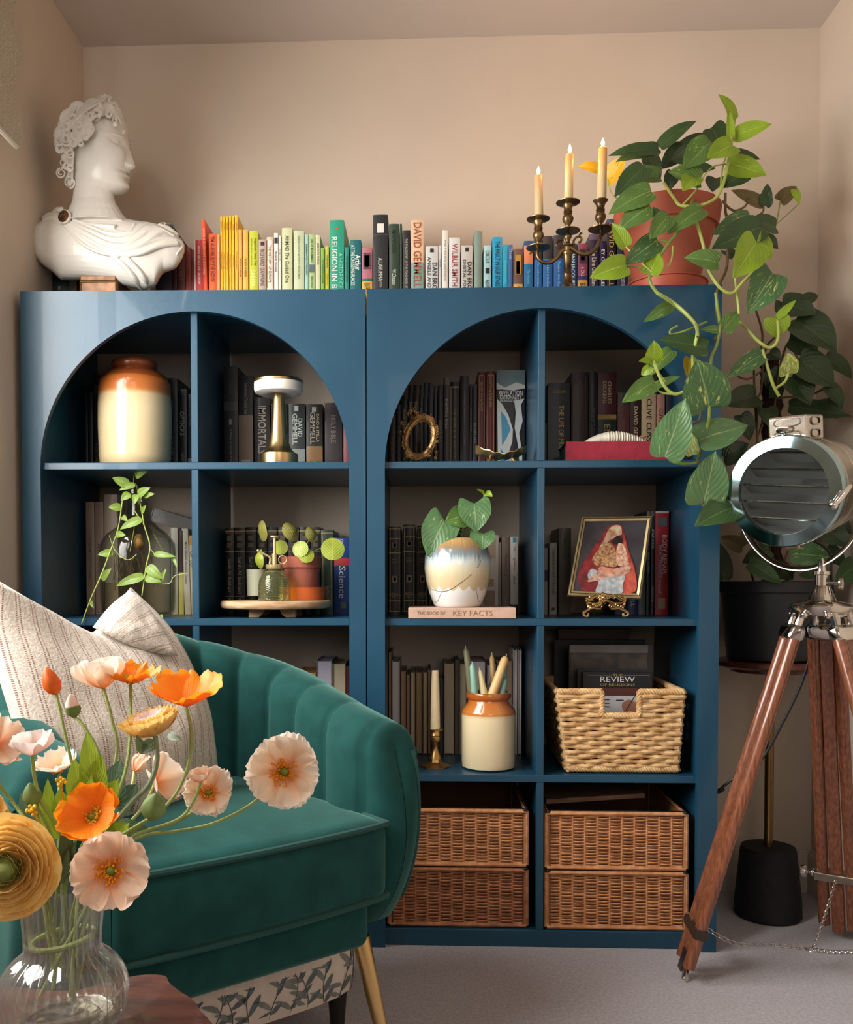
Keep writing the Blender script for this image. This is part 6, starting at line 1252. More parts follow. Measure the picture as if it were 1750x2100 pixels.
# ================= green velvet armchair =================
def velvet_mat():
    M = mat('green_velvet', (24, 68, 65), .85, var=.18, vs=26, bump=.25, bs=500, sheen=.0); b = M.node_tree.nodes['Principled BSDF']
    b.inputs['Sheen Weight'].default_value = .6; b.inputs['Sheen Roughness'].default_value = .4; b.inputs['Sheen Tint'].default_value = (*lin((130, 176, 166)), 1); b.inputs['Specular IOR Level'].default_value = .15; return M
M_VEL = velvet_mat(); M_VELD = mat('green_velvet_piping', (20, 66, 62), .9, sheen=.08)
Rc = pt(772, 1667, -.55); Sx = np.array([.765, .644, 0]); Fx = np.array([.644, -.765, 0]); HW = .228
Oc = Rc-Sx*HW; Oc[2] = 0
def L3(s, f, z): return Oc+Sx*s+Fx*f+np.array([0, 0, z])
ch = thing('armchair', 'green velvet channel-back tub armchair with slim gold legs', 'armchair', L3(0, -.25, 0))
TH2 = .052; ZB = .235
armS = HW+TH2; fb = -.50; rcn = .20; fa = -.045
path = []
for k in range(23): path.append((armS, fa+(fb+rcn-fa)*k/22, 1, 0))
for k in range(1, 13): a = pi/2*k/12; path.append((armS-rcn+rcn*cos(a), fb+rcn-rcn*sin(a), cos(a), -sin(a)))
for k in range(1, 13): path.append((armS-rcn-(2*(armS-rcn))*k/12, fb, 0, -1))
for k in range(1, 13): a = pi/2*k/12; path.append((-armS+rcn-rcn*sin(a), fb+rcn-rcn*cos(a), -sin(a), -cos(a)))
for k in range(1, 23): path.append((-armS, fb+rcn+(fa-fb-rcn)*k/22, -1, 0))
# dense resample
pa = np.array(path); dl = np.r_[0, np.cumsum(np.hypot(np.diff(pa[:, 0]), np.diff(pa[:, 1])))]; TL_ = dl[-1]; NP = 220
q = np.linspace(0, TL_, NP); pa = np.stack([np.interp(q, dl, pa[:, i]) for i in range(4)], 1); nc = 13
def Hh(l): t = min(l, TL_-l)/(TL_/2); return .585+.175*(t**1.15)*(1-.12*t)
nx = 34; cols = []; pip = []
def shell_col(l, s, f, n0, n1, beta=0.0, end=0):
    """one vertical section; beta>0 rounds the arm front"""
    H = Hh(l)-.055*(1-cos(beta))**1.0-.0*beta; th = TH2*cos(beta)+.0005; seam = abs(sin(pi*l/(TL_/nc))); bul = (seam**.42)
    frac_front = max(0, 1-min(l, TL_-l)/.30); P = []
    for k in range(nx+1):
        w = k/nx
        if w < .38: n_ = th; z = ZB+(H-.055-ZB)*(w/.38)
        elif w < .62: a = pi*(w-.38)/.24; n_ = th*cos(a); z = H-.055+.055*sin(a)
        else: n_ = -th; z = H-.055-(H-.055-ZB)*((w-.62)/.38)
        if w > .42:
            kf = min(1, (w-.42)/.1); n_ -= (.021*bul)*kf*(cos(beta)) ; z += .006*bul*(1 if w < .62 else 0)*cos(beta)
        # flare: shell leans outward near the top
        hz = (z-ZB)/(.5); n_ += .010*hz*hz
        zz = (z-ZB)/(H-ZB); shift = (.022*sin(pi*min(1, max(0, zz))**.8)-.055*(1-zz)**2)*frac_front**2
        adv = .048*sin(beta)*(.35+.65*sin(pi*min(1, max(0.0, .10+.86*zz)))**.7)
        ff = f+shift+adv; P.append(L3(s+n0*n_, ff+n1*n_, z))
    return P
for b_ in np.linspace(pi/2, pi/14, 8): cols.append(shell_col(0, *pa[0], beta=b_))
for i in range(NP): cols.append(shell_col(q[i], *pa[i]))
for b_ in np.linspace(pi/14, pi/2, 8): cols.append(shell_col(TL_, *pa[-1], beta=b_))
sm = MB().grid(cols); n0 = len(cols)*(nx+1)
# close underside
sm.grid([[c[-1], c[0]] for c in cols]); sm.build('back_and_arms', M_VEL, ch, ang=pi)
kk = int(nx*.40)
MB().tube([c[kk]+np.array([0, 0, .001]) for c in cols[6:-6]], .0045, 7).build('piping', M_VELD, ch)
for e in (cols[4], cols[-5]): pass
MB().tube([c for c in cols[4][2:kk+2]], .0042, 7).build('piping', M_VELD, ch); MB().tube([c for c in cols[-5][2:kk+2]], .0042, 7).build('piping', M_VELD, ch)
# seat base
def rblock(s0, s1, f0, f1, z0, z1, r, puff, m, name, parent, nrm=0, front=.0):
    """rounded upholstered block with pillow-like faces"""
    N_ = 26; mb_ = MB(); c = np.array([(s0+s1)/2, (f0+f1)/2, (z0+z1)/2]); h = np.array([(s1-s0)/2, (f1-f0)/2, (z1-z0)/2])
    for ax in range(3):
        for sg in (-1, 1):
            o_ = [i for i in range(3) if i != ax]; G = []
            for i in range(N_+1):
                rw = []
                for j in range(N_+1):
                    u_ = np.zeros(3); u_[ax] = sg; u_[o_[0]] = -cos(pi*i/N_); u_[o_[1]] = -cos(pi*j/N_)
                    p = u_*h; inn = np.clip(p, -(h-r), h-r); d = p-inn; dn = np.linalg.norm(d); 
                    if dn > 1e-9: p = inn+d/dn*r if dn > r or True else p
                    k_ = (1-abs(u_[o_[0]])**2.2)*(1-abs(u_[o_[1]])**2.2)
                    p[ax] += sg*puff[ax]*k_
                    if ax == 1 and sg == 1 and nrm: p[1] += nrm*(mnoise.noise(Vector((p[0]*38, 0, p[2]*3)))*.8+.5*mnoise.noise(Vector((p[0]*90, 1, p[2]*3))))*max(0, 1-abs(u_[o_[1]]*.5))
                    if ax == 2 and sg == 1 and nrm: p[2] += nrm*.6*mnoise.noise(Vector((p[0]*9+p[1]*16, 3, p[1]*3)))
                    if front and p[1] > 0: p[1] += front*(1-(p[0]/h[0])**2)
                    p = p+c; rw.append(L3(*p))
                G.append(rw)
            G = np.array(G); 
            if (sg > 0) == (ax != 1): pass
            else: G = G[::-1]
            mb_.grid(G)
    # merge duplicate seams
    o = mb_.build(name, m, parent, ang=pi); bm = bmesh.new(); bm.from_mesh(o.data); bmesh.ops.remove_doubles(bm, verts=bm.verts, dist=.0004); bmesh.ops.recalc_face_normals(bm, faces=bm.faces); bm.to_mesh(o.data); bm.free(); return o
rblock(-HW-.02, HW-.016, fb+.02, .010, ZB-.005, .315, .02, (0, .006, 0), M_VEL, 'seat_base', ch)
cu = rblock(-HW-.004, HW+.002, fb+.03, .034, .312, .440, .022, (.003, .010, .018), M_VEL, 'seat_cushion', ch, nrm=.008, front=.010)
def cpipe(z, ins=.004, r=.0055):
    P = []
    for s, f in [(-HW+.01, -.40), (-HW-.002, -.2), (-HW-.002, .0), (-HW+.012, .031), (-.1, .042), (0, .0445), (.1, .042), (HW-.014, .031), (HW-.0, .0), (HW-.0, -.2), (HW-.01, -.40)]: P.append(L3(s, f, z))
    return MB().tube(smooth_path(P, 6), r, 8).build('cushion_piping', M_VELD, cu)
cpipe(.434); cpipe(.318)
M_GOLD = mat('satin_gold', (206, 170, 112), .22, 1.0)
for s, f, ds, df in [(HW-.018, -.02, .035, .045), (-HW-.005, -.02, -.035, .045), (HW-.03, fb+.07, .03, -.04), (-HW+.03, fb+.07, -.03, -.04)]:
    MB().tube([L3(s, f, ZB+.004), L3(s+ds, f+df, .0005)], [.0155, .0085], 18).build('leg', M_GOLD, ch)
# ================= cushion =================
def stripe_mat():
    M = bpy.data.materials.new('striped_linen'); M.use_nodes = True; nt = M.node_tree; N = nt.nodes; Lk = nt.links.new; b = N['Principled BSDF']; b.inputs['Roughness'].default_value = .95; b.inputs['Sheen Weight'].default_value = .2
    uv = N.new('ShaderNodeUVMap'); sp = N.new('ShaderNodeSeparateXYZ'); Lk(uv.outputs[0], sp.inputs[0])
    def ma(op, a, b_):
        m_ = N.new('ShaderNodeMath'); m_.operation = op
        for i, q_ in enumerate((a, b_)):
            if isinstance(q_, (int, float)): m_.inputs[i].default_value = q_
            elif q_ is not None: Lk(q_, m_.inputs[i])
        return m_.outputs[0]
    fr = ma('FRACT', ma('MULTIPLY', sp.outputs[0], 15), 0); l1 = ma('LESS_THAN', ma('ABSOLUTE', ma('SUBTRACT', fr, .38), 0), .045); l2 = ma('LESS_THAN', ma('ABSOLUTE', ma('SUBTRACT', fr, .60), 0), .045)
    dash = ma('GREATER_THAN', ma('SINE', ma('MULTIPLY', sp.outputs[1], 620), 0), -.35); f = ma('MULTIPLY', ma('MAXIMUM', l1, l2), dash)
    tc = N.new('ShaderNodeTexCoord'); nz = N.new('ShaderNodeTexNoise'); nz.inputs['Scale'].default_value = 260; nz.inputs['Detail'].default_value = 3; Lk(tc.outputs['Object'], nz.inputs['Vector'])
    rp = N.new('ShaderNodeValToRGB'); rp.color_ramp.elements[0].position = .3; rp.color_ramp.elements[1].position = .7; rp.color_ramp.elements[0].color = (*lin((184, 172, 160)), 1); rp.color_ramp.elements[1].color = (*lin((222, 212, 200)), 1); Lk(nz.outputs['Fac'], rp.inputs[0])
    mx = N.new('ShaderNodeMix'); mx.data_type = 'RGBA'; Lk(f, mx.inputs[0]); Lk(rp.outputs[0], mx.inputs[6]); mx.inputs[7].default_value = (*lin((140, 106, 92)), 1); Lk(mx.outputs[2], b.inputs['Base Color'])
    bp_ = N.new('ShaderNodeBump'); bp_.inputs['Strength'].default_value = .6; bp_.inputs['Distance'].default_value = .002; Lk(nz.outputs['Fac'], bp_.inputs['Height']); Lk(bp_.outputs[0], b.inputs['Normal']); return M
M_STR = stripe_mat()
def coons(Te, Be, Le, Re, n=30):
    def rs(P):
        P = np.array(smooth_path(P, 8)); d = np.r_[0, np.cumsum(np.linalg.norm(np.diff(P, axis=0), axis=1))]; t = np.linspace(0, d[-1], n+1); return np.stack([np.interp(t, d, P[:, i]) for i in range(3)], 1)
    T_, B_, Lf, Rt = rs(Te), rs(Be), rs(Le), rs(Re); G = np.zeros((n+1, n+1, 3))
    for i in range(n+1):
        for j in range(n+1):
            s, t = i/n, j/n; G[i, j] = T_[i]*(1-t)+B_[i]*t+Lf[j]*(1-s)+Rt[j]*s-(T_[0]*(1-s)*(1-t)+T_[n]*s*(1-t)+B_[0]*(1-s)*t+B_[n]*s*t)
    return G
def puffy(G, thick, name, parent, uvf, back=.6, wr=.003, m=None):
    n = G.shape[0]-1; nr = np.cross(G[n, 0]-G[0, n], G[n, n]-G[0, 0]); nr /= np.linalg.norm(nr); nr = nr if nr[1] < 0 else -nr
    Fp, Bp, UVs = [], [], []
    for i in range(n+1):
        a, b_ = [], []
        for j in range(n+1):
            s, t = i/n, j/n; e = min(1, max(0, (1-abs(2*s-1)**2.4)))**.55*min(1, max(0, (1-abs(2*t-1)**2.4)))**.55; w = wr*mnoise.noise(Vector((s*7, t*5, 1.3)))*2*e
            a.append(G[i, j]+nr*(thick*e+w)); b_.append(G[i, j]-nr*(thick*back*e))
        Fp.append(a); Bp.append(b_)
    mb_ = MB().grid(Fp); mb_.grid(Bp[::-1]); UVs = [uvf(i/n, j/n) for i in range(n+1) for j in range(n+1)]+[uvf(1-i/n, j/n) for i in range(n+1) for j in range(n+1)]
    o = mb_.build(name, m or M_STR, parent, uv=UVs, ang=pi); bm = bmesh.new(); bm.from_mesh(o.data); bmesh.ops.remove_doubles(bm, verts=bm.verts, dist=.0003); bm.to_mesh(o.data); bm.free(); return o
cs_ = thing('cushion', 'large off-white striped linen cushion with punched top, on the green armchair', 'cushion', pt(300, 1640, -.5))
YA, YBc, YCc, YDc = -.66, -.34, -.40, -.76
Te = [pt(-12, 1186, YA), pt(85, 1243, -.58), pt(178, 1298, -.50), pt(215, 1268, -.44), pt(268, 1204, YBc)]
Re = [pt(268, 1204, YBc), pt(312, 1248, -.35), pt(372, 1330, -.37), pt(425, 1455, -.39), pt(452, 1600, YCc)]
Be = [pt(70, 1665, YDc), pt(200, 1690, -.66), pt(330, 1672, -.55), pt(452, 1600, YCc)]
Le = [pt(-12, 1186, YA), pt(-25, 1300, -.68), pt(30, 1500, -.73), pt(70, 1665, YDc)]
G = coons(Te, Be, Le, Re); puffy(G, .050, 'cushion_body', cs_, lambda s, t: (s, t), wr=.004)
G2 = coons([pt(190, 1286, -.50), pt(228, 1240, -.46), pt(270, 1208, -.385)], [pt(262, 1322, -.50), pt(315, 1338, -.475), pt(366, 1346, -.455)], [pt(190, 1286, -.50), pt(225, 1304, -.51), pt(262, 1322, -.50)], [pt(270, 1208, -.385), pt(315, 1262, -.41), pt(366, 1346, -.455)], 16)
puffy(G2, .020, 'folded_corner', cs_, lambda s, t: (.1+t*.42+s*.1, s*.5), back=.2, wr=.002)
# ================= footstool under the chair =================
def willow_mat():
    return mat('willow_ground', (214, 200, 186), .9, var=.06, vs=60, bump=.3, bs=300)
M_WIL = willow_mat(); M_WL1 = mat('willow_leaf_blue', (98, 110, 116), .9, var=.2, vs=60); M_WL2 = mat('willow_leaf_grey', (130, 134, 128), .9, var=.2, vs=60); M_WS = mat('willow_stem', (86, 76, 70), .9)
p_r = ptz(735, 2035, .10); 
fs_ = thing('footstool', 'low footstool in cream fabric printed with grey willow leaves, under the armchair', 'footstool', (0, 0, 0)); 
Fc = ptz(733, 2030, .085); ax_ = Sx*.985+Fx*.0; 
pR = ptz(764, 2036, .075); pL = ptz(430, 2146, .075); dS = pR-pL; dS[2] = 0; dS /= np.linalg.norm(dS); dF = np.array([dS[1], -dS[0], 0]); dF = dF if dF[1] < 0 else -dF
ln_ = .50; wd_ = .34; z0_, z1_ = .075, .175
def FS(s, f, z): return pR-np.array([0, 0, pR[2]])+dS*(s-ln_)+dF*(f-.0)+np.array([0, 0, z])
OFF['footstool'] = np.zeros(3)
def stool_pts():
    Nn = 48; G = []
    for j, (z, ins) in enumerate([(z0_, .012), (z0_+.006, .003), (z0_+.03, 0), (z1_-.03, 0), (z1_-.012, .004), (z1_-.003, .014), (z1_, .03), (z1_+.006, .12)]):
        rw = []
        for k in range(Nn+1):
            a = 2*pi*k/Nn; c_, s_ = cos(a), sin(a); e = 5; r_ = (abs(c_)**e+abs(s_)**e)**(-1/e); rw.append(FS(ln_/2+r_*c_*(ln_/2-ins), -wd_/2+r_*s_*(wd_/2-ins), z))
        G.append(rw)
    return G
G = stool_pts(); mb_ = MB().grid(G); mb_.add(G[-1][:-1], [tuple(range(48))]); mb_.add(G[0][:-1], [tuple(range(48))[::-1]]); mb_.build('upholstered_top', M_WIL, fs_)
r5 = random.Random(12)
def fsurf(x, y):   # x along front (0..ln), y height 0..1 ; small offset, follows the rounded corner
    e = 5; X = (x-ln_/2)/(ln_/2); 
    if abs(X) < .999: Yv = (1-abs(X)**e)**(1/e)
    else: Yv = 0
    z = z0_+.004+(z1_-z0_-.012)*y; ins = np.interp(z, [z0_, z0_+.03, z1_-.03, z1_-.003], [.006, 0, 0, .012]); return FS(x, -wd_/2+Yv*(wd_/2-ins)+.0009, z)
lv = {0: MB(), 1: MB()}; stm = MB()
def wleaf(x, y, ang, L, W_l, which):
    P = []
    for i in range(7):
        t = i/6; w = W_l*sin(pi*min(1, t*.94+.03))**.8; cx_ = x+cos(ang+.5*t*which*.6)*L*t; cy_ = y+sin(ang+.5*t*which*.6)*L*t/(z1_-z0_)
        nx_, ny_ = -sin(ang), cos(ang)/(z1_-z0_); P.append([(cx_+nx_*w, cy_+ny_*w), (cx_-nx_*w, cy_-ny_*w)])
    P = [[(min(ln_*.995, max(.005, a)), min(1.0, max(0, b_))) for a, b_ in r_] for r_ in P]
    lv[which].grid([[fsurf(*p) for p in r_] for r_ in P])
for k in range(13):
    x = .03+k*.037; P = [(x+.028*sin(t*2.4+k*1.7)*t+.012*t, t) for t in np.linspace(0, 1, 9)]
    stm.tube([fsurf(min(ln_*.99, a), b_) for a, b_ in P], .0007, 4)
    for j in range(7):
        t = (j+.3)/7; px_, py_ = P[min(8, int(t*9))]; wleaf(px_, py_, pi/2+(.75 if (j+k) % 2 else -.75)+r5.uniform(-.4, .4), r5.uniform(.032, .046), .0055, (j+k) % 2)
lv[0].build('printed_leaves', M_WL1, fs_, smooth=False); lv[1].build('printed_leaves', M_WL2, fs_, smooth=False); stm.build('printed_stems', M_WS, fs_)
for s, f in [(.05, -.04), (ln_-.05, -.04), (.05, -wd_+.04), (ln_-.05, -wd_+.04)]: MB().tube([FS(s, f, .0005), FS(s, f, z0_+.006)], [.012, .018], 12).build('leg', mat('black_leg', (28, 24, 24), .5), fs_)
# ================= live-edge side table =================
ZT = .42
tb = thing('side_table', 'dark live-edge wooden side table under the flower vase', 'table', (-.22, -1.3, 0))
ed = [ptz(u, v, ZT) for u, v in [(200,2018),(261,2003),(300,1997),(340,1999),(349,2013),(371,2030),(400,2050),(414,2070),(440,2099),(462,2150),(470,2230)]]
ed += [np.array(p) for p in [(.03, -1.36, ZT), (-.02, -1.52, ZT), (-.2, -1.6, ZT), (-.38, -1.55, ZT), (-.48, -1.4, ZT), (-.49, -1.22, ZT), (-.43, -1.12, ZT)]]
ed += [ptz(100, 2030, ZT)]
ed = smooth_path(ed, 4, closed=True); r6 = random.Random(2); n = len(ed); cen = sum(ed)/n
ring_ = lambda sc, z, j=0: [np.array([*(cen+(p-cen)*(sc+r6.uniform(-j, j)))[:2], z]) for p in ed]
A_, B_, C_, D__ = ring_(.985, ZT, .002), ring_(1.0, ZT-.004, .004), ring_(.985, ZT-.022, .006), ring_(.955, ZT-.032, .004)
G = [[r_[i] for r_ in (A_, B_, C_, D__)] for i in range(n)]+[[r_[0] for r_ in (A_, B_, C_, D__)]]
M_LIVE = mat('live_edge_wood', (104, 56, 42), .32, var=.6, vs=9, col2=(50, 26, 24), stretch=(1.0, 5, 1), bump=.5, bs=40, coat=.25)
mb_ = MB().grid(G); mb_.add(A_, [tuple(range(n))]); mb_.add(D__, [tuple(range(n))[::-1]]); mb_.build('slab', M_LIVE, tb)
for x, y in [(-.36, -1.46), (-.06, -1.44), (-.34, -1.20)]: MB().tube([(x*.98-.004, y, ZT-.03), (x, y, .0005)], .011, 10).build('leg', mat('black_leg', (28, 24, 24), .5), tb)
# ================= ribbed vase =================
YV = -2.022+.80; pv = ptz(130, 2130, ZT); xv = pt(130, 2050, YV)[0]
vz = thing('ribbed_vase', 'clear ribbed glass vase with round belly, full of poppies', 'vase', (xv, YV, ZT+.0006))
pf = rz([(60, 2140), (95, 2125), (122, 2085), (131, 2040), (126, 2005), (108, 1975), (86, 1956), (78, 1945), (77, 1920), (81, 1870), (85, 1815), (87, 1808)], YV, 130)
z0v = ZT+.0006; pf = [(r_, max(z0v+i*.004, z) if i else z0v) for i, (r_, z) in enumerate(pf)]
pfs = smooth_path([np.array([a, 0, b_]) for a, b_ in pf], 5); pfs = [(p[0], p[2]) for p in pfs]
gv = MB(); nn = 144; gv.lathe(pfs, nn, (xv, YV, 0), cap1=False, rib=.030, ribn=36, cap0=True)
inn = [(max(.002, r_-.0032), z+(.006 if i < 4 else 0)) for i, (r_, z) in enumerate(pfs)][::-1]; gv.lathe(inn, 48, (xv, YV, 0), cap0=False, cap1=True)
gv.build('ribbed_glass', thin_glass('ribbed_glass', (249, 250, 250), 2.0, .035), vz)
wz = pt(130, 1985, YV)[2]; wp = [(r_*.985-.0006, z) for r_, z in inn[::-1] if z < wz]; wp = [(.001, wp[0][1]+.001)]+[(r_, z+.0008) for r_, z in wp]+[(.001, wp[-1][1]+.0008)]
MB().lathe(wp, 40, (xv, YV, 0), cap0=False, cap1=False).build('water', thin_glass('vase_water', (246, 245, 240), .6), vz)
# ================= flowers =================
def petal_mat(name, base, mid, edge, tl=.35, r=.5):
    if name in MC: return MC[name]
    M = bpy.data.materials.new(name); M.use_nodes = True; MC[name] = M; nt = M.node_tree; N = nt.nodes; Lk = nt.links.new; b = N['Principled BSDF']; b.inputs['Roughness'].default_value = r
    uv = N.new('ShaderNodeUVMap'); sp = N.new('ShaderNodeSeparateXYZ'); Lk(uv.outputs[0], sp.inputs[0]); rp = N.new('ShaderNodeValToRGB'); E = rp.color_ramp.elements
    E[0].position = .05; E[0].color = (*lin(base), 1); E[1].position = .95; E[1].color = (*lin(edge), 1); e = E.new(.38); e.color = (*lin(mid), 1); e.position = .48
    mp = N.new('ShaderNodeMapping'); mp.inputs['Scale'].default_value = (16, 1.2, 1); Lk(uv.outputs[0], mp.inputs[0]); nz = N.new('ShaderNodeTexNoise'); nz.inputs['Scale'].default_value = 2.2; Lk(mp.outputs[0], nz.inputs['Vector'])
    ad = N.new('ShaderNodeMath'); ad.operation = 'MULTIPLY_ADD'; ad.inputs[1].default_value = .22; Lk(nz.outputs['Fac'], ad.inputs[0]); Lk(sp.outputs[1], ad.inputs[2]); s_ = N.new('ShaderNodeMath'); s_.operation = 'SUBTRACT'; s_.inputs[1].default_value = .11; Lk(ad.outputs[0], s_.inputs[0]); Lk(s_.outputs[0], rp.inputs[0])
    Lk(rp.outputs[0], b.inputs['Base Color']); tr = N.new('ShaderNodeBsdfTranslucent'); Lk(rp.outputs[0], tr.inputs[0]); mx = N.new('ShaderNodeMixShader'); mx.inputs[0].default_value = tl; Lk(b.outputs[0], mx.inputs[1]); Lk(tr.outputs[0], mx.inputs[2]); Lk(mx.outputs[0], N['Material Output'].inputs[0])
    bp_ = N.new('ShaderNodeBump'); bp_.inputs['Strength'].default_value = .5; bp_.inputs['Distance'].default_value = .001; Lk(nz.outputs['Fac'], bp_.inputs['Height']); Lk(bp_.outputs[0], b.inputs['Normal']); return M
PM = dict(o=petal_mat('petal_orange', (236, 112, 4), (255, 146, 8), (255, 160, 30)), c=petal_mat('petal_cream', (250, 166, 90), (252, 226, 196), (252, 242, 230)), p=petal_mat('petal_peach', (246, 150, 90), (248, 212, 182), (250, 226, 206)),
 y=petal_mat('petal_yellow', (236, 188, 80), (240, 190, 96), (246, 216, 140)), r=petal_mat('petal_gold', (246, 186, 70), (248, 200, 90), (252, 220, 140)), w=petal_mat('petal_white_pink', (246, 180, 160), (240, 214, 204), (240, 230, 226)), g=petal_mat('petal_green_heart', (120, 132, 60), (160, 160, 80), (206, 190, 120)))
M_FST = mat('poppy_stem', (150, 166, 92), .6, var=.2, vs=40, bump=.6, bs=300); M_FST2 = mat('eucalyptus_stem', (130, 146, 116), .6, var=.2, vs=40)
M_STAM = mat('stamen_orange', (240, 150, 24), .5); M_STAMY = mat('stamen_yellow', (230, 190, 60), .5); M_POD = mat('seed_head_green', (120, 128, 40), .6, var=.3, vs=150)
rf = random.Random(21)
def petal(parent, c, A, az, L, W_p, th0, th1, m, ruf=.05, cup=.35, z0=0.0, tiltw=.0, name='petal'):
    nu, nv = 25, 11; P = []; UVs = []; ph = rf.uniform(0, 6)
    tr = 0; th_ = 0; rr = [0]; hh_ = [0]
    for j in range(1, nv):
        t = (j-.5)/(nv-1); th = th0+(th1-th0)*t; rr.append(rr[-1]+L*sin(th)/(nv-1)); hh_.append(hh_[-1]+L*cos(th)/(nv-1))
    for i in range(nu):
        s = -1+2*i/(nu-1); col = []
        for j in range(nv):
            t = j/(nv-1); w = W_p*(.12+.88*sin(pi*.5*min(1, t*1.25))**.9)*(1-.18*max(0, t-.75)/.25); th = th0+(th1-th0)*t
            edge = L*(1-.16*abs(s)**2.5*1)*1.0; k = rr[j]/(rr[-1]+1e-9) if rr[-1] > 1e-4 else t
            ang_ = s*w/max(L, 1e-6)*.95; rloc = rr[j]; hloc = hh_[j]
            sw = s*w*.92; inn_ = cup*w*s*s                # edges lift toward the axis
            ru = ruf*L*(t**2.5)*(sin(5.2*s*1.6+ph)+.7*sin(13*s+ph*2)+.35*sin(27*s+ph))
            rx_ = rloc-cos(th)*(-ru)*.6-inn_*cos(th)*.6-(.10+.16*t*t)*L*s*s*t*sin(th)+.20*ruf*L*t**4*sin(23*s+ph)*sin(th); hx_ = hloc+inn_*sin(th)*.8+ru*sin(th)-.10*L*s*s*t*cos(th)
            v = np.array([rx_*cos(az)-sw*sin(az), rx_*sin(az)+sw*cos(az), hx_+z0]); col.append(c+A @ v); UVs.append(((s+1)/2, t))
        P.append(col)
    return MB().grid(P).build(name, m, parent, uv=UVs)
def flower(name, lab, cat, u, v, Y, axis, rad, kind, stem_px, mk, th=(.9, 1.45), np_=4, center=True, ruf=.05, grp='poppies in the vase', W_k=.95, sY=None, sm=None, sr=.0016):
    c = pt(u, v, Y); R = PXM(Y, rad); A = frame(axis); f = thing(name, lab, cat, c, grp)
    for k in range(np_):
        az = 2*pi*k/np_+rf.uniform(-.22, .22); petal(f, c, A, az, R*(1.06 if k % 2 else .98)*rf.uniform(.86, 1.10), R*W_k*(1 if k % 2 else 1.08), th[0]+rf.uniform(-.1, .1), th[1]+rf.uniform(-.12, .12)-(0 if k % 2 else .12), PM[mk], ruf, z0=-.0006*(k % 2))
    if center:
        MB().ball(c+A[:, 2]*R*.10, R*.13, 12, 8, ax=A, sc=(1, 1, 1.1)).build('seed_head', M_POD, f)
        s = MB(); 
        for k in range(80):
            a = rf.uniform(0, 2*pi); q_ = rf.uniform(.12, .40)*R; d = A @ np.array([cos(a)*q_, sin(a)*q_, R*rf.uniform(.10, .22)]); b0 = c+A @ np.array([cos(a)*.05*R, sin(a)*.05*R, .01*R]); s.tube([b0, c+d], R*.011, 4); s.ball(c+d, R*.032, 5, 4)
        s.build('stamens', M_STAM if mk != 'o' else M_STAMY, f, kind='stuff')
    if stem_px:
        P = [c-A[:, 2]*R*.02]; m_ = len(stem_px)
        for i, (su, sv) in enumerate(stem_px): t = (i+1)/m_; P.append(pt(su, sv, Y*(1-t)+(YV+rf.uniform(-.01, .01))*t))
        end = np.array([xv+rf.uniform(-.02, .02), YV+rf.uniform(-.02, .02), wz+rf.uniform(-.03, .02)]); mid_ = np.array([xv+max(-.028, min(.028, P[-1][0]-xv)), YV, pt(130, 1830, YV)[2]])
        P += [mid_, (mid_+end)/2, end]; MB().tube(smooth_path(P, 6), sr, 8).build('stem', sm or M_FST, f)
    return f, c, A, R
Y0_ = YV
flower('poppy', 'orange poppy seen from the side, highest at right of bouquet', 'flower', 382, 1448, -1.19, (.05, -.22, 1), 88, 'o', [(392, 1500), (386, 1570), (352, 1640), (290, 1690), (200, 1760)], 'o', th=(1.0, 1.15), np_=4, center=False, W_k=.85)
flower('poppy', 'small orange poppy seen edge-on beside the cream closed one', 'flower', 268, 1402, -1.16, (.12, -.15, 1), 66, 'o', [(268, 1440), (262, 1560), (220, 1700)], 'o', th=(1.15, 1.1), np_=5, center=True, W_k=.6, ruf=.08)
flower('poppy', 'half-closed cream poppy at the top of the bouquet', 'flower', 212, 1412, -1.17, (-.18, -.1, 1), 74, 'c', [(228, 1470), (240, 1540), (214, 1640), (170, 1760)], 'c', th=(1.05, .05), np_=4, center=False, W_k=.75)
flower('ranunculus', 'ruffled yellow ranunculus seen from the side above the green leaves', 'flower', 318, 1508, -1.20, (-.25, -.2, 1), 82, 'y', [(322, 1560), (305, 1610), (262, 1655), (200, 1740)], 'y', th=(1.5, .5), np_=7, center=False, W_k=.55, ruf=.09, grp=None, sm=M_FST2, sr=.0024)
fl = bpy.data.objects
yr = [o for o in bpy.data.objects if o.name.startswith('ranunculus')][-1]; c = pt(318, 1508, -1.20); A = frame((-.25, -.2, 1)); R = PXM(-1.2, 82)
for lay in range(3):
    for k in range(7): petal(yr, c+A[:, 2]*R*.10*lay, A, 2*pi*k/7+lay*.4, R*(.9-.2*lay), R*.42, 1.35-.2*lay, .35, PM['y'] if lay < 2 else PM['w'], .08)
flower('poppy', 'pale pink cupped poppy left of the orange bud stem', 'flower', 66, 1548, -1.27, (.0, -.1, 1), 62, 'w', [(72, 1600), (88, 1650), (120, 1700), (128, 1760)], 'w', th=(1.25, .25), np_=4, center=False, W_k=.7)
flower('poppy', 'peach poppy cut off by the left picture edge', 'flower', -8, 1530, -1.22, (.7, -.5, .5), 60, 'p', [(-5, 1600), (30, 1650), (90, 1740)], 'p', th=(.9, 1.2), np_=4, center=False)
flower('poppy', 'cream poppy low behind the lime leaves, facing away', 'flower', 122, 1582, -1.15, (-.1, -.35, .9), 50, 'c', [(122, 1640), (125, 1740)], 'c', th=(1.0, .9), np_=5, W_k=.8, ruf=.09)
flower('poppy', 'large cream poppy with orange heart, farthest right over armchair', 'flower', 583, 1583, -1.16, (.10, -1, .18), 76, 'c', [(520, 1646), (440, 1688), (360, 1705), (290, 1716), (200, 1770)], 'c', th=(1.15, 1.5), np_=6, ruf=.10, W_k=.78)
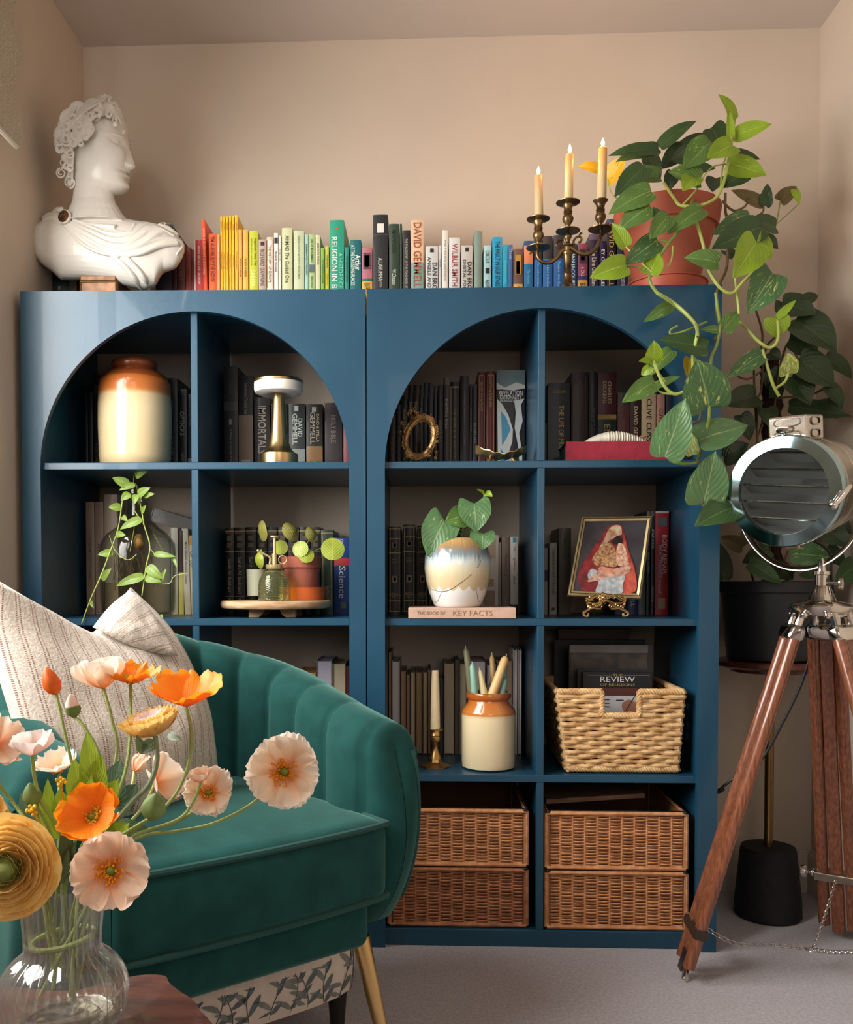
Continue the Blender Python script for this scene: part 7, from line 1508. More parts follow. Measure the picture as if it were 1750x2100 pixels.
flower('poppy', 'cream double poppy with orange centre left of the largest one', 'flower', 428, 1628, -1.18, (.15, -.9, .5), 56, 'c', [(402, 1660), (350, 1690), (280, 1712), (200, 1780)], 'c', th=(1.1, 1.35), np_=6, W_k=.72, ruf=.11)
flower('poppy_bud', 'peach opening bud with green sheath above the double poppy', 'flower', 412, 1602, -1.19, (-.1, -.3, 1), 34, 'p', [(398, 1640), (366, 1680), (270, 1718), (190, 1790)], 'p', th=(1.2, .1), np_=4, center=False, W_k=.8)
flower('poppy', 'vivid orange poppy facing forward in the middle of the bouquet', 'flower', 192, 1678, -1.27, (.08, -.85, .55), 72, 'o', [(185, 1740), (160, 1790)], 'o', th=(.95, 1.05), np_=5, W_k=.85, ruf=.08)
flower('poppy', 'peach poppy facing forward over the vase rim', 'flower', 228, 1785, -1.30, (.25, -1, .25), 82, 'p', [(205, 1810), (170, 1825)], 'p', th=(1.2, 1.5), np_=5, W_k=.86, ruf=.10)
flower('poppy', 'cream poppy turned away behind the curved grey-green stem', 'flower', 318, 1608, -1.13, (.75, -.25, .5), 62, 'p', [(290, 1660), (220, 1740)], 'c', th=(1.0, .8), np_=4, center=False, W_k=.9)
flower('poppy_petal_bud', 'salmon pointed bud between the grey-green leaves', 'flower', 276, 1582, -1.14, (.55, -.2, .8), 46, 'p', [(262, 1640), (200, 1740)], 'p', th=(.6, .0), np_=3, center=False, W_k=.4)
flower('poppy', 'golden flower barely inside the left picture edge', 'flower', -14, 1664, -1.28, (.5, -.7, .4), 32, 'y', [(20, 1700), (80, 1790)], 'y', th=(1.0, .9), np_=5, center=False)
# orange bud, pink bud, green buds
def bud(lab, u, v, Y, axis, L, Wd, m, stem_px, sep=None, name='poppy_bud'):
    c = pt(u, v, Y); A = frame(axis); f = thing(name, lab, 'flower bud', c, 'buds in the vase'); Lm, Wm = PXM(Y, L), PXM(Y, Wd)
    pr = [(Wm*w, Lm*z) for w, z in [(.25, 0), (.7, .12), (1, .35), (.85, .6), (.5, .82), (.15, .97), (.01, 1)]]
    MB().lathe(pr, 16, c, A, rib=.07, ribn=5, twist=60).build('bud_body', m, f)
    if sep: MB().lathe([(Wm*w*1.06, Lm*z) for w, z in [(.25, -.02), (.75, .1), (1.03, .3), (.98, .45), (.8, .5)]], 16, c, A, cap1=False).build('sepal', sep, f)
    P = [c]; m_ = len(stem_px)
    for i, (su, sv) in enumerate(stem_px): t = (i+1)/m_; P.append(pt(su, sv, Y*(1-t)+YV*t))
    P += [np.array([xv+max(-.028, min(.028, P[-1][0]-xv)), YV+.01, pt(130, 1830, YV)[2]]), np.array([xv+rf.uniform(-.02, .02), YV, wz-.02])]
    MB().tube(smooth_path(P, 6), .0015, 8).build('stem', M_FST, f)
M_BUDO = mat('bud_orange', (236, 104, 22), .5, var=.2, vs=60); M_BUDP = mat('bud_pink', (244, 180, 160), .5, var=.2, vs=60, col2=(246, 224, 210)); M_BUDG = mat('bud_green', (110, 132, 70), .6, var=.3, vs=60)
bud('slim orange bud standing tallest at left', 116, 1424, -1.20, (-.35, -.1, 1), 62, 19, M_BUDO, [(128, 1480), (146, 1560), (165, 1640), (150, 1760)])
bud('pink bud in a green sheath in front of the cushion', 152, 1470, -1.19, (-.1, -.1, 1), 50, 15, M_BUDP, [(172, 1490), (205, 1560), (190, 1680), (150, 1780)], M_BUDG)
bud('large green closed bud right of the orange poppy', 312, 1676, -1.27, (.25, -.4, .9), 62, 27, M_BUDG, [(270, 1700), (200, 1750)])
bud('round green bud above the yellow berries at left', 72, 1650, -1.25, (-.1, -.3, 1), 52, 20, M_BUDG, [(95, 1690), (125, 1770)])
bud('tiny pale green bud below the peach poppy', 246, 1808, -1.29, (.5, -.3, -.9), 26, 9, mat('bud_pale', (206, 212, 160), .5), [(236, 1796), (200, 1800)])
# big ranunculus facing the camera
def big_ran():
    u, v, Y = 26, 1776, -1.31; c = pt(u, v, Y); A = frame((.12, -1, .15)); f = thing('ranunculus', 'very large golden ranunculus with green heart at lower left', 'flower', c); R = PXM(Y, 108)
    for lay in range(9):
        q_ = 1-lay/9; n_ = 6; r_ = R*(.34+.70*q_); th1 = .25+1.35*q_**.8; 
        for k in range(n_): petal(f, c+A[:, 2]*R*(.02+.30*(1-q_)), A, 2*pi*k/n_+lay*1.25+rf.uniform(-.3, .3), r_*rf.uniform(.93, 1.05), r_*.80, min(1.5, th1+.5), max(.05, th1-.75*(1-q_)-.1), PM['r'] if lay < 4 else (PM['y'] if lay < 7 else PM['g']), .014, cup=.25)
    MB().ball(c+A[:, 2]*R*.40, R*.27, 14, 10, ax=A).build('green_heart', mat('ran_heart', (130, 140, 70), .5, var=.3, vs=60), f)
    P = [c-A[:, 2]*.01, pt(60, 1820, Y+.02), np.array([xv-.02, YV, pt(130, 1835, YV)[2]]), np.array([xv, YV, wz])]; MB().tube(smooth_path(P, 5), .0022, 8).build('stem', M_FST, f)
big_ran()
# foliage
fg = thing('bouquet_foliage', 'lime serrated and grey-green leaves sprig in the bouquet', 'foliage', pt(180, 1700, -1.2))
M_SER = leaf_mat('leaf_serrated', (156, 184, 50), (196, 210, 110)); M_EUC = leaf_mat('leaf_eucalyptus', (96, 122, 100), (140, 160, 136)); M_DKG = leaf_mat('leaf_dusty', (84, 100, 60), (120, 136, 90))
def fl_(b_, t_, w, m, Y=-1.22, dy=0): leaf(fg, pt(*b_, Y), pt(*t_, Y-.01+dy), PXM(Y, w), m, heart=.0, fold=.15, droop=.08)
for b_, t_, w in [((200,1640),(175,1500),46),((195,1640),(205,1550),50),((175,1650),(150,1560),52),((160,1660),(185,1590),56),((140,1680),(120,1620),44),((215,1650),(240,1600),40),((230,1720),(262,1690),46),((180,1690),(230,1620),44),((110,1690),(95,1600),30),((120,1720),(80,1640),34)]: fl_(b_, t_, w, M_SER)
for b_, t_, w in [((225,1650),(245,1560),58),((240,1660),(280,1610),52),((90,1700),(40,1630),50),((130,1760),(100,1680),44),((240,1700),(300,1700),40)]: fl_(b_, t_, w, M_EUC, -1.20)
for b_, t_, w in [((135,1800),(150,1730),40),((120,1810),(138,1740),34),((150,1790),(128,1700),36),((300,1545),(280,1510),22),((345,1505),(372,1518),16),((318,1520),(288,1545),26)]: fl_(b_, t_, w, M_DKG, -1.24)
bs_ = MB()
for cx_, cy_ in [(126, 1603), (68, 1662)]:
    for k in range(16): a = rf.uniform(0, 6.3); q_ = rf.uniform(0, 13); bs_.ball(pt(cx_+cos(a)*q_, cy_+sin(a)*q_*.8, -1.27+rf.uniform(-.004, .004)), .0016, 7, 5)
    bs_.tube([pt(cx_, cy_, -1.268), pt(130, 1780, YV)], .0009, 5)
bs_.build('yellow_berries', mat('berry_yellow', (226, 178, 30), .4), fg)
P = [pt(120, 1700, -1.2), np.array([xv, YV, pt(130, 1830, YV)[2]]), np.array([xv+.01, YV, wz-.03])]; MB().tube(smooth_path(P, 5), .002, 8).build('stem', M_FST2, fg)
sw_ = [np.array([xv+.027*cos(a), YV+.027*sin(a), pt(130, 1925, YV)[2]+.004*cos(a)]) for a in np.linspace(0, 2*pi, 24, endpoint=False)]
MB().tube(sw_, .0028, 8, closed=True).build('wound_stem', M_FST, fg)
# ================= tripod searchlight floor lamp =================
YH = -.15
M_CHR = mat('polished_nickel', (206, 200, 192), .10, 1.0, var=.12, vs=10, rv=.06); M_CHRD = mat('brushed_nickel', (186, 176, 160), .30, 1.0, var=.2, vs=30)
M_TEAK = mat('varnished_teak', (144, 86, 58), .24, var=.45, vs=9, stretch=(26, 26, 1.0), col2=(102, 58, 40), coat=.5, bump=.15, bs=30)
M_BLK = mat('black_cable', (22, 22, 26), .4)
hub = pt(1685, 1240, YH)
lp = thing('floor_lamp', 'nickel searchlight floor lamp on a varnished wooden tripod', 'floor lamp', (hub[0], hub[1], 0))
rc_ = pt(1608, 1008, YH-.06); AX = np.array([-.60, -.76, -.13]); AX /= np.linalg.norm(AX); A = frame(AX, (0, 0, 1)); R = PXM(YH-.06, 113)
def D(pr, name, m, **k): return MB().lathe(pr, 64, rc_, A, **k).build(name, m, lp)
# along AX: z positive = towards the room
D([(R*.76, .004), (R*.77, .009), (R*.97, .005), (R, -.002), (R*1.0, -.022), (R*.93, -.022), (R*.76, -.004), (R*.76, .004)], 'front_ring', mat('ring_nickel', (150, 176, 180), .09, 1.0, var=.15, vs=14, rv=.05), cap0=False, cap1=False)
D([(R*.93, -.02), (R*.945, -.05), (R*.95, -.052), (R*.95, -.056), (R*.935, -.058), (R*.93, -.125), (R*.945, -.126), (R*.945, -.132), (R*.93, -.133), (R*.90, -.215), (R*.70, -.25), (R*.30, -.27), (.001, -.272)], 'drum', M_CHRD, cap0=False, cap1=False)
D([(R*.80, -.01), (R*.80, -.10), (R*.55, -.17), (R*.2, -.20), (.001, -.20)], 'reflector', mat('reflector_satin', (206, 202, 200), .5, .35), cap0=False, cap1=False)
gm = thin_glass('lens_glass', (236, 240, 240), .8); D([(.001, -.006), (R*.77, -.006), (R*.77, -.009), (.001, -.009)], 'lens', gm, cap0=False, cap1=False)
X_, Y_ = A[:, 0], A[:, 1]      # X_ ~ up, Y_ sideways
M_SLAT = mat('louvre_steel', (190, 188, 186), .4, .5)
for k in range(5):
    h = (-.56+.28*k)*R*1.05+.01; w = sqrt(max(0, (R*.76)**2-h*h)); 
    tl = .10; U = X_*cos(tl)-Y_*sin(tl); V = Y_*cos(tl)+X_*sin(tl); c = rc_+U*h
    a, b_ = c-V*w, c+V*w; d1 = -AX*.014; d2 = -AX*.052-X_*.018
    MB().add([a+d1, b_+d1, b_+d2, a+d2, a+d1-X_*.0012, b_+d1-X_*.0012, b_+d2-X_*.0012, a+d2-X_*.0012], [(0,1,2,3),(7,6,5,4),(0,4,5,1),(1,5,6,2),(2,6,7,3),(3,7,4,0)]).build('louvre_slat', M_SLAT, lp, smooth=False)
    MB().tube([a+d1, b_+d1], .0024, 6).build('slat_edge', M_CHR, lp)
# vent box on top
vb = MB(); T0 = rc_-AX*.075+X_*(R*.93); R_ = np.stack([-AX, Y_, X_], 1); vb.bbox((-.055, -.040, -.006), (.055, .032, .042), .003, R_, T0); vb.build('vent_box', M_CHR, lp, smooth=False)
vl = MB()
for q_ in (-.012, .012):
    cc = T0+X_*(.018+q_)+Y_*(-.0415 if np.dot(Y_, np.array([1, 0, 0])) < 0 else .0335); 
    vl.tube(smooth_path([cc+(-AX)*dx+X_*dz for dx, dz in [(-.022, -.006), (-.022, .006), (.022, .006), (.022, -.006)]], 4, closed=True), .0016, 6, closed=True)
for s_ in (-1, 1):
    for q_ in (-.012, .012):
        cc = T0+X_*(.018+q_)-AX*(.0557*s_); vl.tube(smooth_path([cc+Y_*dx+X_*dz for dx, dz in [(-.024, -.006), (-.024, .006), (.016, .006), (.016, -.006)]], 4, closed=True), .0014, 6, closed=True)
vl.build('vent_louvre', M_CHRD, lp)
kn = rc_-AX*.024+X_*R*.93; MB().lathe([(.006, -.004), (.006, .010), (.015, .012), (.017, .015), (.017, .020), (.014, .022), (.001, .022)], 24, kn, frame(X_+.15*AX)).build('thumb_knob', M_CHR, lp)
# side pivot clamps and yoke
sgn = 1 if Y_[0] > 0 else -1; SD = Y_*sgn
pc = rc_-AX*.11
yk = []
for k in range(33):
    a = pi*k/32; v = SD*cos(a)*R*1.16-np.array([0, 0, 1.0])*sin(a)*R*1.50; yk.append(pc+v)
MB().tube(yk, .0075, 10, flat=.45).build('yoke', M_CHR, lp)
for s_ in (-1, 1):
    e = pc+SD*s_*R*1.15; MB().tube([pc+SD*s_*R*.90, e+SD*s_*.012], [.014, .010], 14).build('pivot_bolt', M_CHR, lp)
    t_ = e+SD*s_*.012; MB().tube([t_-AX*.030-X_*.004, t_, t_+AX*.032-X_*.014], [.006, .008, .009], 10).ball(t_+AX*.034-X_*.015, .011, 10, 8).build('wing_lever', M_CHR, lp)
# clamp lever on the ring
cl = rc_+SD*R*.97-X_*.012; MB().tube([cl+AX*.012-SD*.012-X_*.016, cl+AX*.006, cl-AX*.03+SD*.004+X_*.012], [.0065, .008, .006], 10).ball(cl+AX*.013-SD*.014-X_*.018, .0095, 10, 8).build('ring_clamp', M_CHR, lp)
MB().bbox((-.018, -.014, -.012), (.018, .014, .010), .002, R_, rc_-AX*.06-X_*(R*.96)).build('junction_box', M_CHRD, lp, smooth=False)
# stem and hub
yb_ = yk[16]; zst = yb_[2]; hx, hy, hz_ = hub
def zat(v): return pt(1685, v, YH)[2]
MB().lathe([(.012, zat(1218)), (.012, zat(1180)), (.016, zat(1178)), (.016, zat(1172)), (.010, zst-.006), (.006, zst+.014), (.003, zst+.022)], 28, (hx, hy, 0)).build('stem', M_CHR, lp)
MB().lathe([(.048, zat(1262)), (.060, zat(1250)), (.062, zat(1243)), (.058, zat(1238)), (.030, zat(1232)), (.027, zat(1229)), (.017, zat(1203)), (.012, zat(1200))], 36, (hx, hy, 0)).build('hub_plate', M_CHR, lp)
MB().tube([(hx+.010, hy-.006, zat(1196)), (hx+.030, hy-.012, zat(1196))], .003, 8).lathe([(.012, 0), (.013, .002), (.013, .007), (.011, .009)], 20, (hx+.028, hy-.012, zat(1196)), frame((.9, -.4, 0))).build('stem_screw', M_CHR, lp)
F1 = ptz(1397, 2006, .0); F2 = ptz(1722, 1926, 0); 
dF1 = F1-np.array([hx, hy, 0]); F2d = F2-np.array([hx, hy, 0]); F3 = np.array([hx, hy, 0])-(dF1/np.linalg.norm(dF1)+F2d/np.linalg.norm(F2d))*.30; F3[2] = 0
for i, Fp in enumerate((F1, F2, F3)):
    dh = Fp-np.array([hx, hy, 0]); dh /= np.linalg.norm(dh); top = np.array([hx, hy, zat(1262)])+dh*.046; Ft = Fp+np.array([0, 0, .006]); d = Ft-top; ln = np.linalg.norm(d); A_ = frame(d, np.cross(d, (0, 0, 1.0)))
    if i == 2 and Fp[0] > XR-.05: pass
    Rm = A_; tp = lambda a, b_, c: top+Rm @ np.array([a, b_, c])
    lg = thing if False else None
    f0 = .042
    LG = MB().bbox((-.0135, -.006, f0+.01), (.0135, .006, ln-.012), .002, Rm, top).build('leg', M_TEAK, lp, smooth=False)
    for s_ in (-1, 1):
        P0, P1 = tp(s_*.0245, 0, f0), tp(s_*.0300, 0, ln-.030); MB().tube([P0+(P1-P0)*t for t in np.linspace(0, 1, 6)], .0125, 14, flat=1.0).build('leg_rail', M_TEAK, LG)
    fe = MB(); fe.bbox((-.038, -.015, f0-.022), (.038, .015, f0+.012), .009, Rm, top); fe.build('leg_ferrule', M_CHR, LG, ang=.9)
    ev = MB()
    for s_ in (-1, 1): ev.bbox((s_*.020-.0075, -.007, -.014), (s_*.020+.0075, .007, f0-.018), .003, Rm, top)
    ev.tube([tp(-.036, 0, -.002), tp(.036, 0, -.002)], .0045, 10).ball(tp(.037, 0, -.002), .0075, 10, 7).ball(tp(-.037, 0, -.002), .0075, 10, 7); ev.build('hinge', M_CHR, LG)
    kb = ln-.105 if i == 0 else ln-.16
    MB().bbox((-.045, -.0142, kb-.010), (.045, .0142, kb+.010), .001, Rm, top).build('leg_strap', mat('dark_strap', (74, 66, 62), .35, .8) if i == 0 else M_CHRD, LG, smooth=False)
    sx = 1 if np.dot(A_[:, 0], (1, 0, 0)) > 0 else -1; sx = sx if i == 0 else -sx
    kp = tp(sx*.046, 0, kb); kd = A_[:, 0]*sx
    MB().tube([kp-kd*.006, kp+kd*.022], .005, 10).build('clamp_screw', M_CHR, LG); MB().lathe([(.001, .018), (.014, .018), (.015, .021), (.015, .027), (.013, .029), (.001, .029)], 22, kp, frame(kd+np.array([0, -.7, -.1]) if i == 0 else kd)).build('clamp_knob', M_CHR, LG)
    MB().ball(kp+kd*.004, .010, 10, 8).build('clamp_lug', M_CHR, LG)
    if i == 0:
        MB().bbox((-.014, -.0085, ln-.055), (.014, -.006, ln-.012), .0005, Rm, top).bbox((-.014, .006, ln-.055), (.014, .0085, ln-.012), .0005, Rm, top).build('foot_bracket', mat('dark_strap', (74, 66, 62), .35, .8), LG, smooth=False)
        MB().tube([tp(-.012, 0, ln-.016), tp(-.022, 0, ln-.002)], .0045, 8).build('foot_spike', M_CHR, LG)
    if i == 0: K1 = kp+kd*.006
    if i == 1: K2 = tp(0, -.018 if A_[1, 1] > 0 else .018, kb)
    if i == 2: K3 = tp(0, .016, kb)
# cable
cb_ = MB().tube(smooth_path([rc_-AX*.12-X_*R*.9, pt(1700, 1130, YH+.04), pt(1706, 1185, YH+.045), pt(1712, 1235, YH+.085), pt(1700, 1262, YH+.09), pt(1665, 1340, YH+.09), pt(1645, 1400, YH+.10), pt(1612, 1470, YH+.12), pt(1560, 1560, .0), pt(1500, 1600, .02), pt(1470, 1626, .03), np.array([.80, .06, .35]), np.array([.80, .40, .25])], 6), .0030, 8).build('power_cable', M_BLK, lp)
# safety chain joining the legs
cn = thing('chain', 'thin silver chain linking the tripod legs above the carpet', 'chain', K1)
M_SIL = mat('chain_silver', (206, 200, 196), .25, 1.0)
J = pt(1668, 1948, -.10); J[2] = max(.012, J[2])
def chain(P, sag=0):
    P = smooth_path(P, 24); d = np.r_[0, np.cumsum([np.linalg.norm(P[i+1]-P[i]) for i in range(len(P)-1)])]; n_ = int(d[-1]/.0082); PA = np.array(P)
    for k in range(n_):
        s_ = [(k+.5)*d[-1]/n_+e for e in (-.004, .004)]; a, b_ = [np.array([np.interp(q_, d, PA[:, i]) for i in range(3)]) for q_ in s_]; t_ = b_-a; t_ /= np.linalg.norm(t_)+1e-9; A_ = frame(t_, (0, 0, 1) if k % 2 else (.3, 1, .4))
        c = (a+b_)/2; MB().tube([c+A_[:, 2]*.0062*cos(q_)+A_[:, 0]*.0040*sin(q_) for q_ in np.linspace(0, 2*pi, 10, endpoint=False)], .0009, 5, closed=True).build('chain_link', M_SIL, cn)
chain([K1, (K1*.65+J*.35)+np.array([0, 0, -.028]), (K1*.3+J*.7)+np.array([0, 0, -.010]), J]); chain([K2, (K2+J)/2+np.array([-.002, 0, -.012]), J]); chain([J, (J*.8+K3*.2)+np.array([0, 0, -.003]), (J+K3)/2, K3])
MB().tube([J+np.array([cos(a)*.013, sin(a)*.013, 0]) for a in np.linspace(0, 2*pi, 18, endpoint=False)], .0012, 6, closed=True).build('chain_ring', M_SIL, cn)
# ================= plant stand with big pothos =================
YS = .235; xs2 = pt(1575, 1860, YS)[0]; PS = np.array([xs2, YS, 0])
ps = thing('plant_stand', 'pedestal plant stand, black tapered base, brass pole, round wooden top', 'plant stand', PS)
rb_ = PXM(YS, 65); zb_ = pt(1575, 1735, YS)[2]
MB().lathe([(rb_*.94, .0005), (rb_, .006), (rb_*.985, .04), (rb_*.83, zb_-.008), (rb_*.80, zb_-.001), (rb_*.76, zb_), (.001, zb_)], 48, PS).build('base', mat('black_matt_cast', (26, 25, 28), .8, var=.3, vs=60, bump=.8, bs=160), ps)
zd0, zd1 = pt(1575, 1378, YS-.12)[2], pt(1575, 1362, YS-.12)[2]
MB().tube([(xs2, YS, zb_-.001), (xs2, YS, zd0-.01)], PXM(YS, 9), 18).build('pole', mat('aged_brass_pole', (150, 122, 78), .28, .95, var=.1, vs=20), ps)
rd = .128
MB().lathe([(rd-.045, zd0-.012), (rd-.036, zd0-.010), (rd-.034, zd0)], 48, PS, cap1=False).lathe([(rd-.008, zd0), (rd, zd0+.005), (rd, zd1-.004), (rd-.004, zd1)], 56, PS).build('round_top', mat('dark_walnut', (92, 46, 34), .3, var=.4, vs=14, stretch=(1, 5, 1), coat=.3), ps)
bpz = zd1+.0005; pr_ = .112; zpt = pt(1575, 1192, YS-.1)[2]
bp2 = thing('potted_pothos', 'large pothos on a moss pole in a matt black pot on the pedestal', 'potted plant', (xs2, YS, bpz))
M_BPOT = mat('black_pot', (34, 36, 42), .5, var=.12, vs=10)
MB().lathe([(.001, bpz), (pr_*.84, bpz), (pr_*.90, bpz+.004), (pr_*1.03, zpt-.030), (pr_*1.03, zpt-.028), (pr_*1.10, zpt-.026), (pr_*1.12, zpt-.002), (pr_*1.09, zpt), (pr_*1.05, zpt), (pr_*1.02, zpt-.02), (.001, zpt-.02)], 56, PS, cap0=False, cap1=False).build('pot', M_BPOT, bp2)
MB().lathe([(pr_*1.02, zpt-.019), (.001, zpt-.012)], 30, PS, cap0=False).build('soil', mat('soil', (52, 40, 32), .95, bump=1, bs=200), bp2)
mp_ = [np.array([xs2+.003, YS, zpt-.02]), pt(1585, 900, YS), pt(1578, 740, YS)]; mpp = smooth_path(mp_, 16)
MB().tube([p+np.array([r3.uniform(-.002, .002), r3.uniform(-.002, .002), 0]) for p in mpp], [PXM(YS, 19)*r3.uniform(.85, 1.12) for _ in mpp], 12).build('moss_pole', mat('coir', (62, 38, 32), .95, var=.4, vs=120, bump=1.0, bs=260), bp2)
# ================= pothos on top of the bookcase =================
YPt = .17; ut = 1368; xt = pt(1368, 480, YPt)[0]; PT_ = np.array([xt, YPt, 0])
ss = thing('saucer', 'terracotta coloured saucer under the pothos on the bookcase', 'saucer', (xt, YPt, ZP))
rs = PXM(YPt, 80); M_TER2 = mat('clay_pot', (176, 92, 68), .65, var=.18, vs=7, bump=.2, bs=60, col2=(160, 80, 60)); M_TER3 = mat('clay_saucer', (186, 88, 66), .5, var=.1, vs=7)
zsr = pt(1368, 550, YPt-.12)[2]
MB().lathe([(.001, ZP+.0005), (rs*.84, ZP+.0005), (rs*.95, zsr-.003), (rs*1.0, zsr-.002), (rs*1.0, zsr), (rs*.92, zsr), (rs*.8, ZP+.006), (.001, ZP+.006)], 52, (xt, YPt, 0), cap0=False, cap1=False).build('dish', M_TER3, ss)
tp_ = thing('potted_pothos', 'golden pothos in a large terracotta pot, vines trailing down the bookcase', 'potted plant', (xt, YPt, ZP+.0065))
pp_ = [(a, pt(ut, v, YPt-a*.9)[2]) for (a, _), v in zip(rz([(60, 560), (66, 548), (92, 444), (93, 443), (98, 441), (104, 396), (103, 392), (98, 392), (94, 404)], YPt, ut), (560, 548, 444, 443, 441, 396, 392, 392, 404))]; pp_ = [(pp_[0][0], ZP+.0065)]+pp_[1:]
MB().lathe(pp_+[(.001, pp_[-1][1])], 60, (xt, YPt, 0), cap1=False).build('pot', M_TER2, tp_)
MB().lathe([(pp_[-1][0]*.99, pp_[-1][1]+.002), (.001, pp_[-1][1]+.012)], 30, (xt, YPt, 0), cap0=False).build('soil', mat('soil', (52, 40, 32), .95, bump=1, bs=200), tp_)
def P5(x, y): return 1170+x/3.017, 180+y/3.017
def P6(x, y): return 1250+x/3.5, 600+y/3.5
rl = random.Random(33)
def LF(par, conv, sc, rows):
    for rw in rows:
        (bx, by, tx, ty, w, m_, Y) = rw[:7]; nr = rw[7] if len(rw) > 7 else (rl.uniform(-.35, .35), -1, rl.uniform(.05, .5)); fo = rw[8] if len(rw) > 8 else rl.uniform(.10, .3); dY = rl.uniform(-.035, .015)
        hz = .18; b_ = pt(*conv(bx, by), Y); t_ = pt(*conv(tx, ty), Y+dY); leaf(par, b_, t_, PXM(Y, w/sc), LM[m_], nrm=nr, fold=fo, droop=rl.uniform(.02, .12), heart=hz)
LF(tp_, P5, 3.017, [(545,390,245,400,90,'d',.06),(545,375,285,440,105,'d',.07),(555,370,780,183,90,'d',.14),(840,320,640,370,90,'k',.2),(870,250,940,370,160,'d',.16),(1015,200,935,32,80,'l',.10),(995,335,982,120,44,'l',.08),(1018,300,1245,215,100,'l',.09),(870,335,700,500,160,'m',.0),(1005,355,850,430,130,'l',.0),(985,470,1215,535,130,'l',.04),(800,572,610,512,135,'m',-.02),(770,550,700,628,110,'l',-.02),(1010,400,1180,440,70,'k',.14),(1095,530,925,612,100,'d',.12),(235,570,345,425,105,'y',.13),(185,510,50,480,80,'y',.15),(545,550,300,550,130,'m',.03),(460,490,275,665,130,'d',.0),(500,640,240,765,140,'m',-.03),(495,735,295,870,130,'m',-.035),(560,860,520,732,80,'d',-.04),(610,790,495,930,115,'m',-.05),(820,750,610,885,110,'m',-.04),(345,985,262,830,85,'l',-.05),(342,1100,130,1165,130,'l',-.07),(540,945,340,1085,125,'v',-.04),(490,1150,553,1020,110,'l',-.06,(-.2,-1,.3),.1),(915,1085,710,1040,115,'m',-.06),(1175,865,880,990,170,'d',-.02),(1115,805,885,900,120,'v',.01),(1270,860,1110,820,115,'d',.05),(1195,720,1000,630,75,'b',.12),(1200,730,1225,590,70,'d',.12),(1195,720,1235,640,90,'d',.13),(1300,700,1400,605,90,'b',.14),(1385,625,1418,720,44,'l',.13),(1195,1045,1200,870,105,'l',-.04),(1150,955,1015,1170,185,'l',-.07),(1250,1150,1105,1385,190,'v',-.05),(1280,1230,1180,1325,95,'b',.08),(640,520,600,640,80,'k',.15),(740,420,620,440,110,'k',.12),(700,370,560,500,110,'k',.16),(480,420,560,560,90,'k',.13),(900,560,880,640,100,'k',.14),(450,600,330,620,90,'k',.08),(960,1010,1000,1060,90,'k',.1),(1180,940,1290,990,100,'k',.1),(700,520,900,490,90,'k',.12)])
LF(tp_, P6, 3.5, [(450,85,258,202,85,'m',-.04),(318,492,325,348,110,'l',-.10,(0,-1,.1),.08),(300,500,218,488,60,'l',-.10),(292,540,228,592,62,'l',-.10),(325,640,98,780,130,'m',-.10),(455,415,268,600,105,'m',-.07),(330,670,510,600,60,'m',-.07),(700,400,358,330,165,'d',-.07),(580,470,560,600,80,'y',-.03),(715,822,640,478,310,'v',-.12,(.05,-1,.15),.06),(400,1182,550,760,230,'g',-.14,(-.15,-1,.2),.12),(600,1165,545,955,95,'w',-.10),(640,1060,998,945,225,'g',-.13,(.1,-1,.55),.15),(670,1520,770,1140,260,'g',-.15,(.1,-1,.1),.1),(890,1545,625,1655,200,'d',-.15,(0,-1,.6),.25),(820,265,935,130,110,'m',-.05),(800,270,660,262,55,'m',-.05),(1100,440,840,605,115,'v',.0),(1195,180,1212,325,170,'l',-.05,(0,-1,.2),.1),(1205,180,1345,50,50,'l',-.05),(1285,580,1288,435,130,'w',.0,(0,-1,.1),.1)])
def ST(par, conv, pts_, r, m_=None, Y=None):
    P = []
    for i, p in enumerate(pts_): P.append(pt(*conv(p[0], p[1]), p[2] if len(p) > 2 else Y))
    stem(par, P, r, m_)
ST(tp_, P5, [(580,590,.1),(640,680,.0),(690,730,-.02),(830,720,-.03),(930,640,-.02),(985,420,.03),(1000,310,.08),(1015,200,.1)], .0034, M_STEML)
ST(tp_, P5, [(930,640,-.02),(945,480,.02),(1005,355,0)], .002, M_STEML); ST(tp_, P5, [(690,730,-.02),(780,630,-.02),(800,575,-.02)], .002, M_STEML); ST(tp_, P5, [(800,590,-.02),(880,490,.0),(1005,470,.04)], .0016, M_STEML)
ST(tp_, P5, [(760,690,.05),(690,860,-.035),(610,960,-.04),(520,1100,-.05),(490,1180,-.06),(530,1260,-.06),(600,1310,-.06),(680,1370,-.06),(770,1460,-.07),(790,1540,-.08)], .0036, M_STEM)
ST(tp_, P5, [(770,800,-.02),(820,960,-.04),(850,1110,-.05),(920,1230,-.06),(1000,1270,-.06),(1070,1200,-.06),(1150,1120,-.05),(1190,1045,-.04)], .0034, M_STEML)
ST(tp_, P5, [(960,650,.1),(960,760,.1),(975,850,.08),(970,1100,.06),(925,1210,.02),(905,1290,-.02),(910,1400,-.03),(930,1500,-.04),(890,1560,-.05)], .0032, M_STEMB)
ST(tp_, P5, [(940,700,.1),(1010,760,.1),(1085,730,.1),(1110,660,.12)], .0026, M_STEMB); ST(tp_, P5, [(1195,720,.12),(1190,770,.1),(1120,810,.05)], .0022, M_STEMB); ST(tp_, P5, [(1300,700,.14),(1280,820,.1),(1270,860,.06)], .0016, M_STEM); ST(tp_, P5, [(1280,840,.1),(1370,760,.13),(1412,720,.13)], .0013, M_STEM)
